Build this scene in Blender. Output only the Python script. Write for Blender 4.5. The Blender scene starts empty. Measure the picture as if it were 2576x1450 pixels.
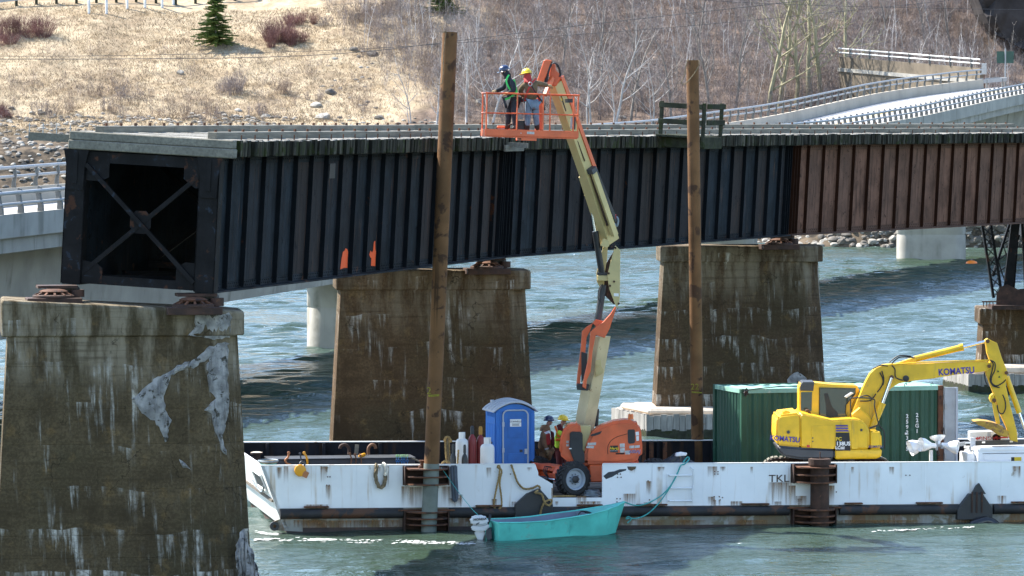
import bpy, bmesh, math, random
from mathutils import Vector, Matrix, Euler
R = math.radians
random.seed(7)
SC = bpy.context.scene
COL = SC.collection
# ------------------------------------------------------------------ camera
F, CX, CY, HC = 11400.0, 1288.0, 725.0, 10.8       # focal length and centre in units of a 2576 px wide picture; camera 10.8 m above the water
TH = math.atan(420 / F)
cam_d = bpy.data.cameras.new('camera'); cam = bpy.data.objects.new('camera', cam_d); COL.objects.link(cam)
cam.location = (0, 0, HC); cam.rotation_euler = (R(90) - TH, 0, 0)
cam_d.sensor_width = 36; cam_d.lens = 36 * F / 2576; cam_d.clip_start = 1; cam_d.clip_end = 6000
SC.camera = cam
# ------------------------------------------------------------------ sky, sun, exposure
SUN_EL, SUN_AZ = R(49), R(-60)                     # azimuth from +Y towards +X: the sun stands behind the bridges, to the left
w = bpy.data.worlds.new('World'); SC.world = w; w.use_nodes = True
nt = w.node_tree; bg = nt.nodes['Background']
sky = nt.nodes.new('ShaderNodeTexSky'); sky.sky_type = 'NISHITA'; sky.sun_disc = False
sky.sun_elevation = SUN_EL; sky.sun_rotation = SUN_AZ % (2 * math.pi)
sky.air_density = 1.0; sky.dust_density = 0.35; sky.ozone_density = 1.0
nt.links.new(sky.outputs[0], bg.inputs[0]); bg.inputs[1].default_value = 0.145
sd = bpy.data.lights.new('sun', 'SUN'); so = bpy.data.objects.new('sun', sd); COL.objects.link(so)
sd.energy = 4.9; sd.angle = R(0.5); sd.color = (1.0, 0.95, 0.86)
svec = Vector((math.sin(SUN_AZ) * math.cos(SUN_EL), math.cos(SUN_AZ) * math.cos(SUN_EL), math.sin(SUN_EL)))
so.rotation_euler = svec.to_track_quat('Z', 'Y').to_euler(); so.location = (-60, 80, 120)
SC.view_settings.view_transform = 'Standard'; SC.view_settings.look = 'None'
SC.view_settings.exposure = 1.55; SC.view_settings.gamma = 1; SC.view_settings.use_curve_mapping = False
SC.cycles.use_denoising = True
SC.cycles.max_bounces = 6; SC.cycles.diffuse_bounces = 3; SC.cycles.glossy_bounces = 3

# ------------------------------------------------------------------ geometry helpers
def at(x, y, Y):
    """world point at depth Y that shows at picture position x, y"""
    a = (x - CX) / F; b = (CY - y) / F
    d = Vector((a, math.cos(TH) + b * math.sin(TH), -math.sin(TH) + b * math.cos(TH)))
    return Vector((d.x * Y / d.y, Y, HC + d.z * Y / d.y))
def at_h(x, y, h):
    a = (x - CX) / F; b = (CY - y) / F
    d = Vector((a, math.cos(TH) + b * math.sin(TH), -math.sin(TH) + b * math.cos(TH)))
    k = (h - HC) / d.z
    return Vector((d.x * k, d.y * k, h))
PM = {}
def thing(name, label, cat, loc=(0, 0, 0), rot=(0, 0, 0), group=None, parent=None):
    o = bpy.data.objects.new(name, None); COL.objects.link(o); o.empty_display_size = .2
    o.location = loc; o.rotation_euler = rot if hasattr(rot, '__len__') else (0, 0, rot)
    m = Matrix.Translation(Vector(loc)) @ Euler(o.rotation_euler).to_matrix().to_4x4()
    if parent: o.parent = parent; m = PM[parent] @ m
    PM[o] = m
    tag(o, label, cat, group)
    return o
def tag(o, label=None, cat=None, group=None, kind=None):
    if label: o['label'] = label
    if cat: o['category'] = cat
    if group: o['group'] = group
    if kind: o['kind'] = kind
    return o
class MB:
    def __init__(s): s.v = []; s.f = []
    def add(s, vs, fs, M=None):
        n = len(s.v)
        s.v += [tuple(M @ Vector(p)) for p in vs] if M is not None else [tuple(p) for p in vs]
        s.f += [tuple(i + n for i in f) for f in fs]
        return s
    def bx(s, x0, x1, y0, y1, z0, z1, M=None):
        return s.add([(x0, y0, z0), (x1, y0, z0), (x1, y1, z0), (x0, y1, z0), (x0, y0, z1), (x1, y0, z1), (x1, y1, z1), (x0, y1, z1)],
                     [(3, 2, 1, 0), (4, 5, 6, 7), (0, 1, 5, 4), (1, 2, 6, 5), (2, 3, 7, 6), (3, 0, 4, 7)], M)
    def bar(s, p, q, w, h, up=(0, 0, 1)):
        p, q = Vector(p), Vector(q); d = q - p; L = d.length; d.normalize()
        u = Vector(up); u = u - d * u.dot(d)
        if u.length < 1e-4: u = Vector((0, 1, 0)) - d * d.y
        u.normalize(); r = d.cross(u)
        M = Matrix(((r.x, d.x, u.x, p.x), (r.y, d.y, u.y, p.y), (r.z, d.z, u.z, p.z), (0, 0, 0, 1)))
        return s.bx(-w / 2, w / 2, 0, L, -h / 2, h / 2, M)
    def poly(s, pts, off):
        """closed outline of 3d points swept by the vector off"""
        n = len(pts); off = Vector(off)
        nrm = Vector((0, 0, 0))
        for i in range(n): nrm += Vector(pts[i]).cross(Vector(pts[(i + 1) % n]))
        a = [Vector(p) for p in pts]
        if nrm.dot(off) > 0: a.reverse()
        b = [p + off for p in a]
        return s.add(a + b, [tuple(range(n)), tuple(range(2 * n - 1, n - 1, -1))] + [(i, i + n, (i + 1) % n + n, (i + 1) % n) for i in range(n)])
    def tube(s, pts, r, n=8, cap=True, closed=False):
        pts = [Vector(p) for p in pts]; m = len(pts)
        rs = r if hasattr(r, '__len__') else [r] * m
        base = len(s.v); prev = None
        for i, p in enumerate(pts):
            if closed: d = pts[(i + 1) % m] - pts[i - 1]
            else: d = pts[min(i + 1, m - 1)] - pts[max(i - 1, 0)]
            d.normalize()
            if prev is None:
                u = Vector((0, 0, 1)) if abs(d.z) < .9 else Vector((1, 0, 0))
            else: u = prev
            u = (u - d * u.dot(d)).normalized(); prev = u; w_ = d.cross(u)
            for k in range(n):
                a = 2 * math.pi * k / n
                s.v.append(tuple(p + (u * math.cos(a) + w_ * math.sin(a)) * rs[i]))
        for i in range(m if closed else m - 1):
            j = (i + 1) % m
            for k in range(n):
                s.f.append((base + i * n + k, base + i * n + (k + 1) % n, base + j * n + (k + 1) % n, base + j * n + k))
        if cap and not closed:
            s.f.append(tuple(base + k for k in range(n - 1, -1, -1))); s.f.append(tuple(base + (m - 1) * n + k for k in range(n)))
        return s
    def cyl(s, p, q, r, n=14): return s.tube([p, q], r, n)
    def lathe(s, prof, n=20, M=None):
        base = len(s.v); m = len(prof)
        for r, z in prof:
            for k in range(n):
                a = 2 * math.pi * k / n; p = Vector((r * math.cos(a), r * math.sin(a), z))
                s.v.append(tuple(M @ p if M is not None else p))
        for i in range(m - 1):
            for k in range(n):
                s.f.append((base + i * n + k, base + i * n + (k + 1) % n, base + (i + 1) * n + (k + 1) % n, base + (i + 1) * n + k))
        s.f.append(tuple(base + k for k in range(n - 1, -1, -1))); s.f.append(tuple(base + (m - 1) * n + k for k in range(n)))
        return s
    def mesh(s, name, mat, smooth=0, bevel=0, inv=None, seg=1):
        me = bpy.data.meshes.new(name)
        vs = [tuple(inv @ Vector(p)) for p in s.v] if inv is not None else s.v
        me.from_pydata(vs, [], s.f); me.validate()
        if bevel:
            bm = bmesh.new(); bm.from_mesh(me)
            bmesh.ops.recalc_face_normals(bm, faces=bm.faces)
            es = [e for e in bm.edges if len(e.link_faces) == 2 and e.calc_face_angle(0) > R(25)]
            bmesh.ops.bevel(bm, geom=es, offset=bevel, segments=seg, affect='EDGES', clamp_overlap=True)
            bm.to_mesh(me); bm.free()
        if smooth:
            me.polygons.foreach_set('use_smooth', [True] * len(me.polygons)); me.set_sharp_from_angle(angle=R(smooth))
        if mat: me.materials.append(mat)
        me.update()
        return me
    def build(s, name, mat, parent=None, smooth=0, bevel=0, world=False, seg=1):
        inv = PM[parent].inverted() if (world and parent in PM) else None
        o = bpy.data.objects.new(name, s.mesh(name, mat, smooth, bevel, inv, seg)); COL.objects.link(o)
        if parent is not None: o.parent = parent
        PM[o] = PM[parent] if parent in PM else Matrix.Identity(4)
        return o
def inst(name, me, parent, loc=(0, 0, 0), rot=(0, 0, 0), scale=None):
    o = bpy.data.objects.new(name, me); COL.objects.link(o); o.parent = parent
    o.location = loc; o.rotation_euler = rot
    if scale: o.scale = scale
    PM[o] = PM.get(parent, Matrix.Identity(4))
    return o
def text(name, s, size, mat, parent, M, depth=.004, world=True, shear=0, bold=0, xs=1.0, align='CENTER'):
    """lettering as a thin mesh; M puts its own x (along) y (up) z (out) into the scene"""
    cu = bpy.data.curves.new('lettering', 'FONT'); cu.body = s; cu.size = size; cu.extrude = depth; cu.align_x = align; cu.align_y = 'CENTER'
    cu.shear = shear; cu.offset = bold; cu.resolution_u = 3
    ob = bpy.data.objects.new('tmp', cu); COL.objects.link(ob)
    me = bpy.data.meshes.new_from_object(ob); bpy.data.objects.remove(ob); me.name = name
    mm = M @ Matrix.Diagonal((xs, 1, 1, 1))
    if world and parent in PM: mm = PM[parent].inverted() @ mm
    me.transform(mm); me.materials.clear(); me.materials.append(mat)
    o = bpy.data.objects.new(name, me); COL.objects.link(o); o.parent = parent
    PM[o] = PM.get(parent, Matrix.Identity(4))
    return o
def face_cam(p, rz=0, roll=0):
    """frame for lettering on a face turned to the camera side (normal -Y before rz)"""
    return Matrix.Translation(Vector(p)) @ Matrix.Rotation(rz, 4, 'Z') @ Matrix.Rotation(R(90), 4, 'X') @ Matrix.Rotation(roll, 4, 'Z')
def smoothpath(pts, n=6):
    pts = [Vector(p) for p in pts]; out = []
    for i in range(len(pts) - 1):
        p0 = pts[max(i - 1, 0)]; p1 = pts[i]; p2 = pts[i + 1]; p3 = pts[min(i + 2, len(pts) - 1)]
        for k in range(n):
            t = k / n
            out.append(.5 * ((2 * p1) + (p2 - p0) * t + (2 * p0 - 5 * p1 + 4 * p2 - p3) * t * t + (3 * p1 - p0 - 3 * p2 + p3) * t ** 3))
    out.append(pts[-1]); return out
def rope_mb(pts, r, n=6, strands=3, pitch=None):
    """a laid rope: strands twisted round the path"""
    mb = MB(); path = smoothpath(pts, n)
    pitch = pitch or r * 9
    L = 0; fr = []; prev = None; u = None
    for i, p in enumerate(path):
        d = (path[min(i + 1, len(path) - 1)] - path[max(i - 1, 0)]).normalized()
        if u is None: u = Vector((0, 0, 1)) if abs(d.z) < .9 else Vector((1, 0, 0))
        u = (u - d * u.dot(d)).normalized()
        if i: L += (p - path[i - 1]).length
        fr.append((p, u.copy(), d.cross(u), L))
    # resample finely enough for the twist
    tot = L; m = max(8, int(tot / (pitch / 6)))
    res = []; j = 0
    for k in range(m + 1):
        t = tot * k / m
        while j < len(fr) - 2 and fr[j + 1][3] < t: j += 1
        a, b = fr[j], fr[j + 1]; q = (t - a[3]) / max(b[3] - a[3], 1e-6)
        res.append((a[0].lerp(b[0], q), a[1].lerp(b[1], q), a[2].lerp(b[2], q), t))
    for st in range(strands):
        pp = []
        for p, u_, w_, t in res:
            a = 2 * math.pi * (t / pitch + st / strands)
            pp.append(p + (u_ * math.cos(a) + w_ * math.sin(a)) * r * .5)
        mb.tube(pp, r * .56, 5)
    return mb
# ------------------------------------------------------------------ materials
class NT:
    def __init__(s, name):
        s.m = bpy.data.materials.new(name); s.m.use_nodes = True; s.t = s.m.node_tree
        s.b = s.t.nodes['Principled BSDF']; s.out = s.t.nodes['Material Output']
    def n(s, typ, **kw):
        nd = s.t.nodes.new('ShaderNode' + typ)
        for k, v in kw.items(): setattr(nd, k, v)
        return nd
    def l(s, a, b): s.t.links.new(a, b)
    def val(s, nd, i, v):
        if hasattr(v, 'is_linked'): s.l(v, nd.inputs[i])
        else: nd.inputs[i].default_value = v
    def math(s, op, a, b=0.0, clamp=False):
        nd = s.n('Math', operation=op, use_clamp=clamp); s.val(nd, 0, a); s.val(nd, 1, b); return nd.outputs[0]
    def coords(s, scale=(1, 1, 1), rnd=True, src='Object'):
        if src == 'World': c = s.n('NewGeometry').outputs['Position']
        else: c = s.n('TexCoord').outputs[src]
        if rnd and src == 'Object':
            oi = s.n('ObjectInfo'); k = s.math('MULTIPLY', oi.outputs['Random'], 37.0)
            ad = s.n('VectorMath', operation='ADD'); s.l(c, ad.inputs[0]); s.l(k, ad.inputs[1]); c = ad.outputs[0]
        if tuple(scale) != (1, 1, 1):
            mu = s.n('VectorMath', operation='MULTIPLY'); s.l(c, mu.inputs[0]); mu.inputs[1].default_value = scale; c = mu.outputs[0]
        return c
    def noise(s, c, scale, detail=4, rough=.55, dist=0):
        nd = s.n('TexNoise'); s.l(c, nd.inputs['Vector']); nd.inputs['Scale'].default_value = scale; nd.inputs['Detail'].default_value = detail
        nd.inputs['Roughness'].default_value = rough; nd.inputs['Distortion'].default_value = dist; return nd.outputs['Fac']
    def ramp(s, f, a, b, lo=0.0, hi=1.0):
        nd = s.n('MapRange', interpolation_type='SMOOTHSTEP'); s.val(nd, 0, f); nd.inputs[1].default_value = a; nd.inputs[2].default_value = b
        nd.inputs[3].default_value = lo; nd.inputs[4].default_value = hi; return nd.outputs[0]
    def mix(s, f, a, b, mode='MIX'):
        nd = s.n('MixRGB', blend_type=mode); s.val(nd, 0, f)
        for i, c in ((1, a), (2, b)):
            if hasattr(c, 'is_linked'): s.l(c, nd.inputs[i])
            else: nd.inputs[i].default_value = (*c, 1) if len(c) == 3 else c
        return nd.outputs[0]
    def bump(s, h, strength=.3, dist=.02, prev=None):
        nd = s.n('Bump'); nd.inputs['Strength'].default_value = strength; nd.inputs['Distance'].default_value = dist; s.l(h, nd.inputs['Height'])
        if prev is not None: s.l(prev, nd.inputs['Normal'])
        return nd.outputs[0]
def dk(c, k): return tuple(x * k for x in c)
def M_(name, col, rough=.6, metal=0.0, var=.25, vs=1.5, patch=None, streak=None, bump=.15, bs=30, spec=.5, grain=None, rnd=0.0, coat=0.0):
    """weathered surface: broad tone variation, optional patches (colour, threshold, scale) and run-down streaks (colour, threshold, sx, sz)"""
    t = NT(name); c = t.coords()
    f = t.noise(c, vs, 5)
    b = t.mix(t.ramp(f, .3, .7), dk(col, 1 - var), dk(col, 1 + var * .5))
    if grain:
        g = t.noise(t.coords(grain), 1.0, 5, .65); b = t.mix(t.ramp(g, .35, .68, 0, .75), b, dk(col, .45))
    if rnd:
        oi = t.n('ObjectInfo'); b = t.mix(t.math('MULTIPLY', oi.outputs['Random'], rnd), b, dk(col, .3))
    for p in ([patch] if patch and not isinstance(patch, list) else (patch or [])):
        pf = t.noise(c, p[2], 8, .62, .4); b = t.mix(t.ramp(pf, p[1], p[1] + .07), b, p[0])
    for p in ([streak] if streak and not isinstance(streak, list) else (streak or [])):
        sf = t.noise(t.coords((p[2], p[2], p[3])), 1.0, 6, .6); mk = t.noise(c, .9, 3)
        b = t.mix(t.math('MULTIPLY', t.ramp(sf, p[1], p[1] + .16), t.ramp(mk, .38, .62), True), b, p[0])
    t.l(b, t.b.inputs['Base Color'])
    t.b.inputs['Roughness'].default_value = rough; t.b.inputs['Metallic'].default_value = metal; t.b.inputs['Specular IOR Level'].default_value = spec
    if coat: t.b.inputs['Coat Weight'].default_value = coat; t.b.inputs['Coat Roughness'].default_value = .15
    if bump: t.l(t.bump(t.noise(c, bs, 6, .6), bump, .02), t.b.inputs['Normal'])
    return t.m
def emit_none(): pass
RUST = (.13, .05, .02); DRUST = (.045, .02, .012)
def pier_mat(name, col, stain=.5, seed=0.0):
    t = NT(name); c = t.coords((1, 1, 1), rnd=False)
    off = t.n('VectorMath', operation='ADD'); t.l(c, off.inputs[0]); off.inputs[1].default_value = (seed, seed * 1.7, 0); c = off.outputs[0]
    sep = t.n('SeparateXYZ'); t.l(c, sep.inputs[0]); z = sep.outputs[2]
    u = t.math('ADD', sep.outputs[0], t.math('MULTIPLY', sep.outputs[1], .8))
    def vec(x, y, zz=0.0):
        n = t.n('CombineXYZ'); t.val(n, 0, x); t.val(n, 1, y); t.val(n, 2, zz); return n.outputs[0]
    S = lambda v, k: t.math('MULTIPLY', v, k)
    f = t.noise(c, .8, 7, .68); b = t.mix(t.ramp(f, .28, .72), dk(col, .45), dk(col, 1.35))
    blot = t.noise(c, .4, 5, .6); b = t.mix(t.ramp(blot, .48, .66, 0, .7), b, (.045, .04, .022))
    b = t.mix(t.ramp(t.noise(c, 2.3, 5, .6), .55, .7, 0, .5), b, (.20, .125, .05))
    fine = t.noise(c, 16, 6, .75); b = t.mix(t.ramp(fine, .35, .62, 0, .6), b, dk(col, .35))
    # paler weathered band below the cap
    top = t.math('MULTIPLY', t.ramp(z, 4.3, 5.7), t.ramp(t.noise(vec(S(u, 2.6), S(z, .45)), 1.0, 6, .65), .38, .62), True)
    b = t.mix(t.math('MULTIPLY', top, .25 + .5 * stain), b, (.27, .225, .16))
    # board marks
    br = t.noise(vec(S(u, .35), S(z, 8.0)), 1.0, 5, .65); b = t.mix(t.ramp(br, .5, .72, 0, .55), b, dk(col, .4))
    # lime that runs down from the joints between the pours
    wob = t.math('ADD', z, t.math('MULTIPLY', t.noise(vec(S(u, .45), .3), 1.0, 2), .8))
    q = S(wob, 1 / .95); saw = t.math('FRACT', q); row = t.math('FLOOR', q); d = t.math('SUBTRACT', 1.0, saw)
    lowz = t.ramp(z, 2.9, .5)
    dn = t.noise(vec(S(u, 5.2), S(row, 3.7), S(z, .45)), 1.0, 7, .70)
    thr = t.math('SUBTRACT', t.math('ADD', .518, S(d, .15)), t.math('ADD', S(lowz, .065 * stain), .022 * stain))
    act = t.ramp(t.math('ADD', t.noise(vec(S(u, .95), S(row, 1.9), S(z, .3)), 1.0, 4), S(lowz, .10 * stain)), .47, .60)
    drip = t.math('MULTIPLY', t.math('MULTIPLY', t.math('SUBTRACT', dn, thr), 8.0, True), act, True)
    line = t.math('MULTIPLY', t.math('MULTIPLY', t.ramp(d, .035, .01), t.ramp(dn, .46, .58), True), act, True)
    drip = t.math('MAXIMUM', drip, S(line, .5))
    ln = t.noise(vec(S(u, 4.2), S(z, .30)), 1.0, 6, .66); lm = t.noise(vec(S(u, .7), S(z, .6), 3.0), 1.0, 4)
    runs = t.math('MULTIPLY', t.ramp(ln, .54, .70), t.ramp(lm, .48 - .05 * stain, .62), True)
    drip = t.math('MAXIMUM', drip, runs)
    mott = t.ramp(t.noise(c, 6, 6, .75), .30, .66, .15, 1)
    drip = t.math('MULTIPLY', drip, mott, True)
    b = t.mix(t.math('MULTIPLY', drip, .72 + .2 * stain), b, (.54, .51, .45))
    # hair cracks
    vo = t.n('TexVoronoi', feature='DISTANCE_TO_EDGE'); vd = t.n('VectorMath', operation='ADD'); t.l(c, vd.inputs[0])
    nz = t.n('TexNoise'); t.l(c, nz.inputs[0]); nz.inputs['Scale'].default_value = 1.8; nz.inputs['Detail'].default_value = 8
    nm = t.n('VectorMath', operation='SCALE'); t.l(nz.outputs['Color'], nm.inputs[0]); nm.inputs['Scale'].default_value = 1.4; t.l(nm.outputs[0], vd.inputs[1])
    t.l(vd.outputs[0], vo.inputs['Vector']); vo.inputs['Scale'].default_value = .8
    crk = t.ramp(vo.outputs['Distance'], .016, .004)
    b = t.mix(t.math('MULTIPLY', crk, t.ramp(t.noise(c, .9, 3), .50, .62, 0, .7), True), b, (.02, .016, .01))
    t.l(b, t.b.inputs['Base Color']); t.b.inputs['Roughness'].default_value = .95; t.b.inputs['Specular IOR Level'].default_value = .12
    n1 = t.bump(fine, .6, .03); n1 = t.bump(br, .6, .03, n1); n1 = t.bump(f, .5, .08, n1); t.l(n1, t.b.inputs['Normal'])
    return t.m
m_pier = pier_mat('old_concrete', (.112, .082, .046), 1.0)
m_pier_b = pier_mat('old_concrete_brown', (.122, .076, .040), .4, 5.0)
m_pier_c = pier_mat('old_concrete_streaked', (.112, .073, .042), .7, 11.0)
m_spall = M_('broken_concrete', (.52, .50, .48), .95, var=.4, vs=5, patch=[((.13, .12, .10), .56, 7), ((.58, .57, .56), .60, 12)], bump=1.0, bs=14, spec=.1)
m_ledge = M_('pale_concrete', (.55, .47, .38), .9, var=.2, vs=2, patch=((.3, .2, .14), .62, 3), bump=.6, bs=8)
m_hway = M_('highway_concrete', (.36, .34, .30), .85, var=.2, vs=.5, streak=((.2, .19, .16), .5, 1.2, .12), bump=.2, bs=12)
m_hwall = M_('parapet_concrete', (.42, .37, .30), .85, var=.15, vs=.4, streak=((.25, .22, .18), .55, 1.5, .2), bump=.15, bs=10)
m_asph = M_('road_surface', (.30, .29, .28), .75, var=.12, vs=.25, bump=.1, bs=6)
m_yline = M_('yellow_line_paint', (.6, .42, .08), .7, bump=0)
m_wline = M_('white_line_paint', (.7, .7, .68), .7, bump=0)
m_galv = M_('galvanised_steel', (.32, .325, .33), .5, .3, var=.12, bump=.05)
m_post = M_('painted_rail_post', (.12, .12, .115), .6, var=.2)
m_steel = M_('black_girder_paint', (.015, .020, .026), .7, var=.6, vs=1.2, patch=[((.006, .006, .007), .57, 4.5), ((.075, .036, .024), .61, 2.6)], streak=[((.05, .03, .026), .58, 6, .35), ((.007, .008, .010), .5, 9, .5)], bump=.35, bs=14, spec=.12)
m_steel_d = M_('black_stiffener_paint', (.006, .008, .011), .7, var=.3, patch=((.05, .018, .008), .64, 2.0), bump=.2, bs=14, spec=.1)
def panel_mat(name, col, other, worn, k=.8):
    t = NT(name); c = t.coords(); oi = t.n('ObjectInfo'); rn = oi.outputs['Random']
    f = t.noise(c, 1.3, 6, .62); b = t.mix(t.ramp(f, .3, .7), dk(col, .55), dk(col, 1.25))
    b = t.mix(t.math('MULTIPLY', t.math('POWER', rn, 2.0), k), b, other)
    s = t.noise(t.coords((7, 7, .35)), 1.0, 7, .66); b = t.mix(t.ramp(s, .50, .66, 0, .8), b, dk(col, .25))
    s2 = t.noise(t.coords((11, 11, .6)), 1.0, 6, .66); b = t.mix(t.math('MULTIPLY', t.ramp(s2, .56, .64), t.ramp(t.noise(c, .7, 4), .44, .58), True), b, worn)
    pk = t.noise(c, 5, 8, .68, .5); b = t.mix(t.ramp(pk, .60, .64, 0, .9), b, dk(col, .2))
    t.l(b, t.b.inputs['Base Color']); t.b.inputs['Roughness'].default_value = .75; t.b.inputs['Specular IOR Level'].default_value = .12
    t.l(t.bump(f, .5, .05, t.bump(pk, .4, .02)), t.b.inputs['Normal']); return t.m
m_panel = panel_mat('black_panel_paint', (.015, .0205, .027), (.036, .026, .023), (.075, .042, .03))
m_panelb = panel_mat('brown_panel_paint', (.165, .082, .055), (.135, .08, .06), (.07, .035, .025), .5)
m_brown = M_('brown_girder_paint', (.11, .06, .043), .75, var=.2, vs=.8, patch=((.03, .02, .02), .72, 4), streak=((.05, .03, .024), .60, 4, .3), bump=.15, bs=14, spec=.15)
m_brown_d = M_('brown_stiffener_paint', (.034, .013, .007), .75, var=.3, bump=.15, spec=.1)
m_frame = M_('rusty_end_frame', (.010, .0095, .010), .65, var=.4, vs=2, patch=[((.05, .022, .013), .60, 2.6), ((.02, .026, .036), .60, 4)], bump=.3, bs=12, spec=.12)
m_rust = M_('rusted_steel', (.115, .044, .019), .8, var=.5, vs=4, patch=((.03, .014, .01), .55, 6), bump=.4, bs=25)
m_drust = M_('dark_rusted_steel', (.048, .021, .012), .8, var=.5, vs=4, patch=((.10, .042, .018), .62, 5), bump=.4, bs=25)
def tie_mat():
    t = NT('mossy_tie_sunlit_top'); c = t.coords(); oi = t.n('ObjectInfo')
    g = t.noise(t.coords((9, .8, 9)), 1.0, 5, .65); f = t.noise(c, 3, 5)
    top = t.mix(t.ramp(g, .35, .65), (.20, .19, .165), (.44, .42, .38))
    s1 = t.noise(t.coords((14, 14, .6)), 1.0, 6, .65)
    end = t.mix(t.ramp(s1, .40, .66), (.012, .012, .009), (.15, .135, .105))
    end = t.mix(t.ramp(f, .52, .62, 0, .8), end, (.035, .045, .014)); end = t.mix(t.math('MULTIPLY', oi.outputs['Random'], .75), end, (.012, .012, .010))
    nz = t.n('SeparateXYZ'); t.l(t.n('NewGeometry').outputs['Normal'], nz.inputs[0])       # upper faces coloured paler as if sunlit, ends dark and mossy
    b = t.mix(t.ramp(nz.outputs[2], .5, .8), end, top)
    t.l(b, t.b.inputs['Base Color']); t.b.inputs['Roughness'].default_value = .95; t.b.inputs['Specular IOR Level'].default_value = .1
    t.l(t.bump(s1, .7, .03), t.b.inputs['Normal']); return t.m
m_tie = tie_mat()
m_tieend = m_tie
m_beam = M_('grey_timber', (.22, .205, .165), .9, var=.25, vs=1.2, grain=(.8, 14, 14), patch=((.12, .11, .09), .66, 2), bump=.4, bs=20, rnd=.25)
m_beamz = M_('grey_upright_timber', (.36, .34, .31), .9, var=.3, vs=1.2, grain=(9, 9, .6), patch=((.22, .12, .04), .68, 3), bump=.5, bs=20, rnd=.35)
m_moss = M_('mossy_timber', (.05, .052, .036), .95, var=.4, vs=3, patch=((.036, .042, .020), .52, 3), bump=.5, bs=20, spec=.1)
m_paint = M_('orange_marking_paint', (.85, .10, .015), .6, var=.1, patch=((.03, .03, .03), .66, 9), bump=.1)
m_pile = M_('rusty_pile', (.155, .080, .035), .8, var=.3, vs=1.3, patch=[((.06, .032, .018), .55, 2.2), ((.17, .13, .08), .70, 5)], streak=((.05, .028, .015), .56, 6, .25), bump=.2, bs=30, spec=.2)
m_pilelow = M_('painted_pile_foot', (.13, .15, .13), .6, var=.25, vs=2, patch=((.10, .05, .02), .66, 3), bump=.2)
m_hull = M_('white_hull_paint', (.80, .81, .81), .55, var=.10, vs=.7, patch=[((.50, .47, .42), .66, 3.0), ((.30, .20, .12), .735, 5)], streak=[((.52, .42, .32), .56, 5, .3), ((.36, .18, .06), .655, 7, .3)], bump=.35, bs=1.6, spec=.3)
m_bow = M_('white_bow_paint', (.78, .77, .74), .5, var=.1, vs=.8, streak=((.35, .2, .1), .56, 5, .5), bump=.1, bs=5)
m_hlow = M_('stained_lower_hull', (.32, .32, .29), .7, var=.4, vs=.9, patch=[((.15, .13, .08), .47, 1.5), ((.10, .05, .02), .62, 2.5)], streak=((.14, .07, .026), .42, 4, .5), bump=.2, bs=8)
m_boot = M_('dark_boot_topping', (.045, .03, .026), .7, var=.5, vs=2, patch=((.10, .04, .03), .6, 2), bump=.3)
m_fend = M_('black_fender_pipe', (.022, .021, .022), .7, var=.4, vs=2, patch=((.085, .036, .017), .53, 1.6), bump=.3)
m_black = M_('black_paint', (.018, .019, .022), .5, var=.3, bump=.15)
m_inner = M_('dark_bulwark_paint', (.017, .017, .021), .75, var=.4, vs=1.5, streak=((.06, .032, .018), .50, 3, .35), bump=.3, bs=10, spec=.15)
m_slate = M_('slate_steel_paint', (.034, .04, .05), .6, var=.3, vs=2, patch=((.03, .03, .03), .6, 3), bump=.2)
m_orange = M_('orange_machine_paint', (.70, .115, .03), .45, var=.18, vs=2, patch=[((.40, .09, .04), .68, 4), ((.5, .2, .12), .70, 7)], streak=((.42, .09, .04), .58, 6, .7), bump=.06, coat=.15)
m_cream = M_('cream_machine_paint', (.56, .45, .20), .5, var=.12, vs=1.5, patch=((.30, .19, .09), .72, 5), bump=.06)
m_creamr = M_('rust_spotted_cream_paint', (.52, .44, .26), .55, var=.2, vs=1.5, patch=((.20, .085, .035), .63, 5), bump=.08)
m_rubber = M_('tyre_rubber', (.022, .022, .023), .85, var=.3, vs=6, patch=((.07, .065, .06), .6, 8), bump=.3)
m_rim = M_('grey_rim_paint', (.36, .40, .45), .5, var=.12, bump=.05)
m_chrome = M_('chrome_rod', (.75, .76, .78), .15, 1.0, var=.05, bump=0)
m_hose = M_('black_hose', (.02, .02, .022), .6, bump=0)
m_blue = M_('blue_plastic', (.008, .14, .50), .45, var=.12, vs=2, streak=((.03, .16, .42), .6, 4, .4), bump=.05)
m_blued = M_('blue_plastic_door', (.008, .12, .42), .45, var=.15, vs=3, bump=.08)
m_greyp = M_('grey_plastic', (.42, .45, .50), .55, var=.1, bump=.06)
m_green = M_('green_container_paint', (.010, .068, .038), .55, var=.2, vs=1, patch=((.03, .10, .07), .62, 2), streak=((.008, .05, .035), .55, 2.5, .3), bump=.1)
m_greenl = M_('pale_green_container_roof', (.22, .42, .34), .6, var=.2, vs=1, patch=((.35, .42, .36), .6, 3), bump=.1)
m_door = M_('grey_door_paint', (.34, .36, .38), .6, var=.2, vs=1.5, streak=((.2, .15, .12), .6, 4, .4), bump=.1)
m_yellow = M_('yellow_machine_paint', (.78, .46, .012), .45, var=.16, vs=2, patch=[((.40, .25, .05), .66, 3.5), ((.16, .10, .04), .73, 9)], streak=((.45, .28, .05), .58, 7, .8), bump=.06, coat=.15)
m_dgrey = M_('dark_grey_paint', (.045, .05, .06), .5, var=.2, bump=.08)
m_deckp = M_('deck_plank', (.20, .165, .13), .9, var=.35, vs=1.5, grain=(.7, 12, 12), patch=((.09, .075, .06), .6, 2), bump=.4, rnd=.5)
m_redcyl = M_('red_cylinder_paint', (.20, .018, .018), .45, var=.15, patch=((.10, .02, .02), .66, 8), bump=.05)
m_whcyl = M_('white_cylinder_paint', (.72, .71, .67), .45, var=.1, patch=((.4, .25, .14), .72, 7), bump=.05)
m_blcyl = M_('dark_cylinder_paint', (.03, .032, .03), .5, var=.3, bump=.08)
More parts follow.
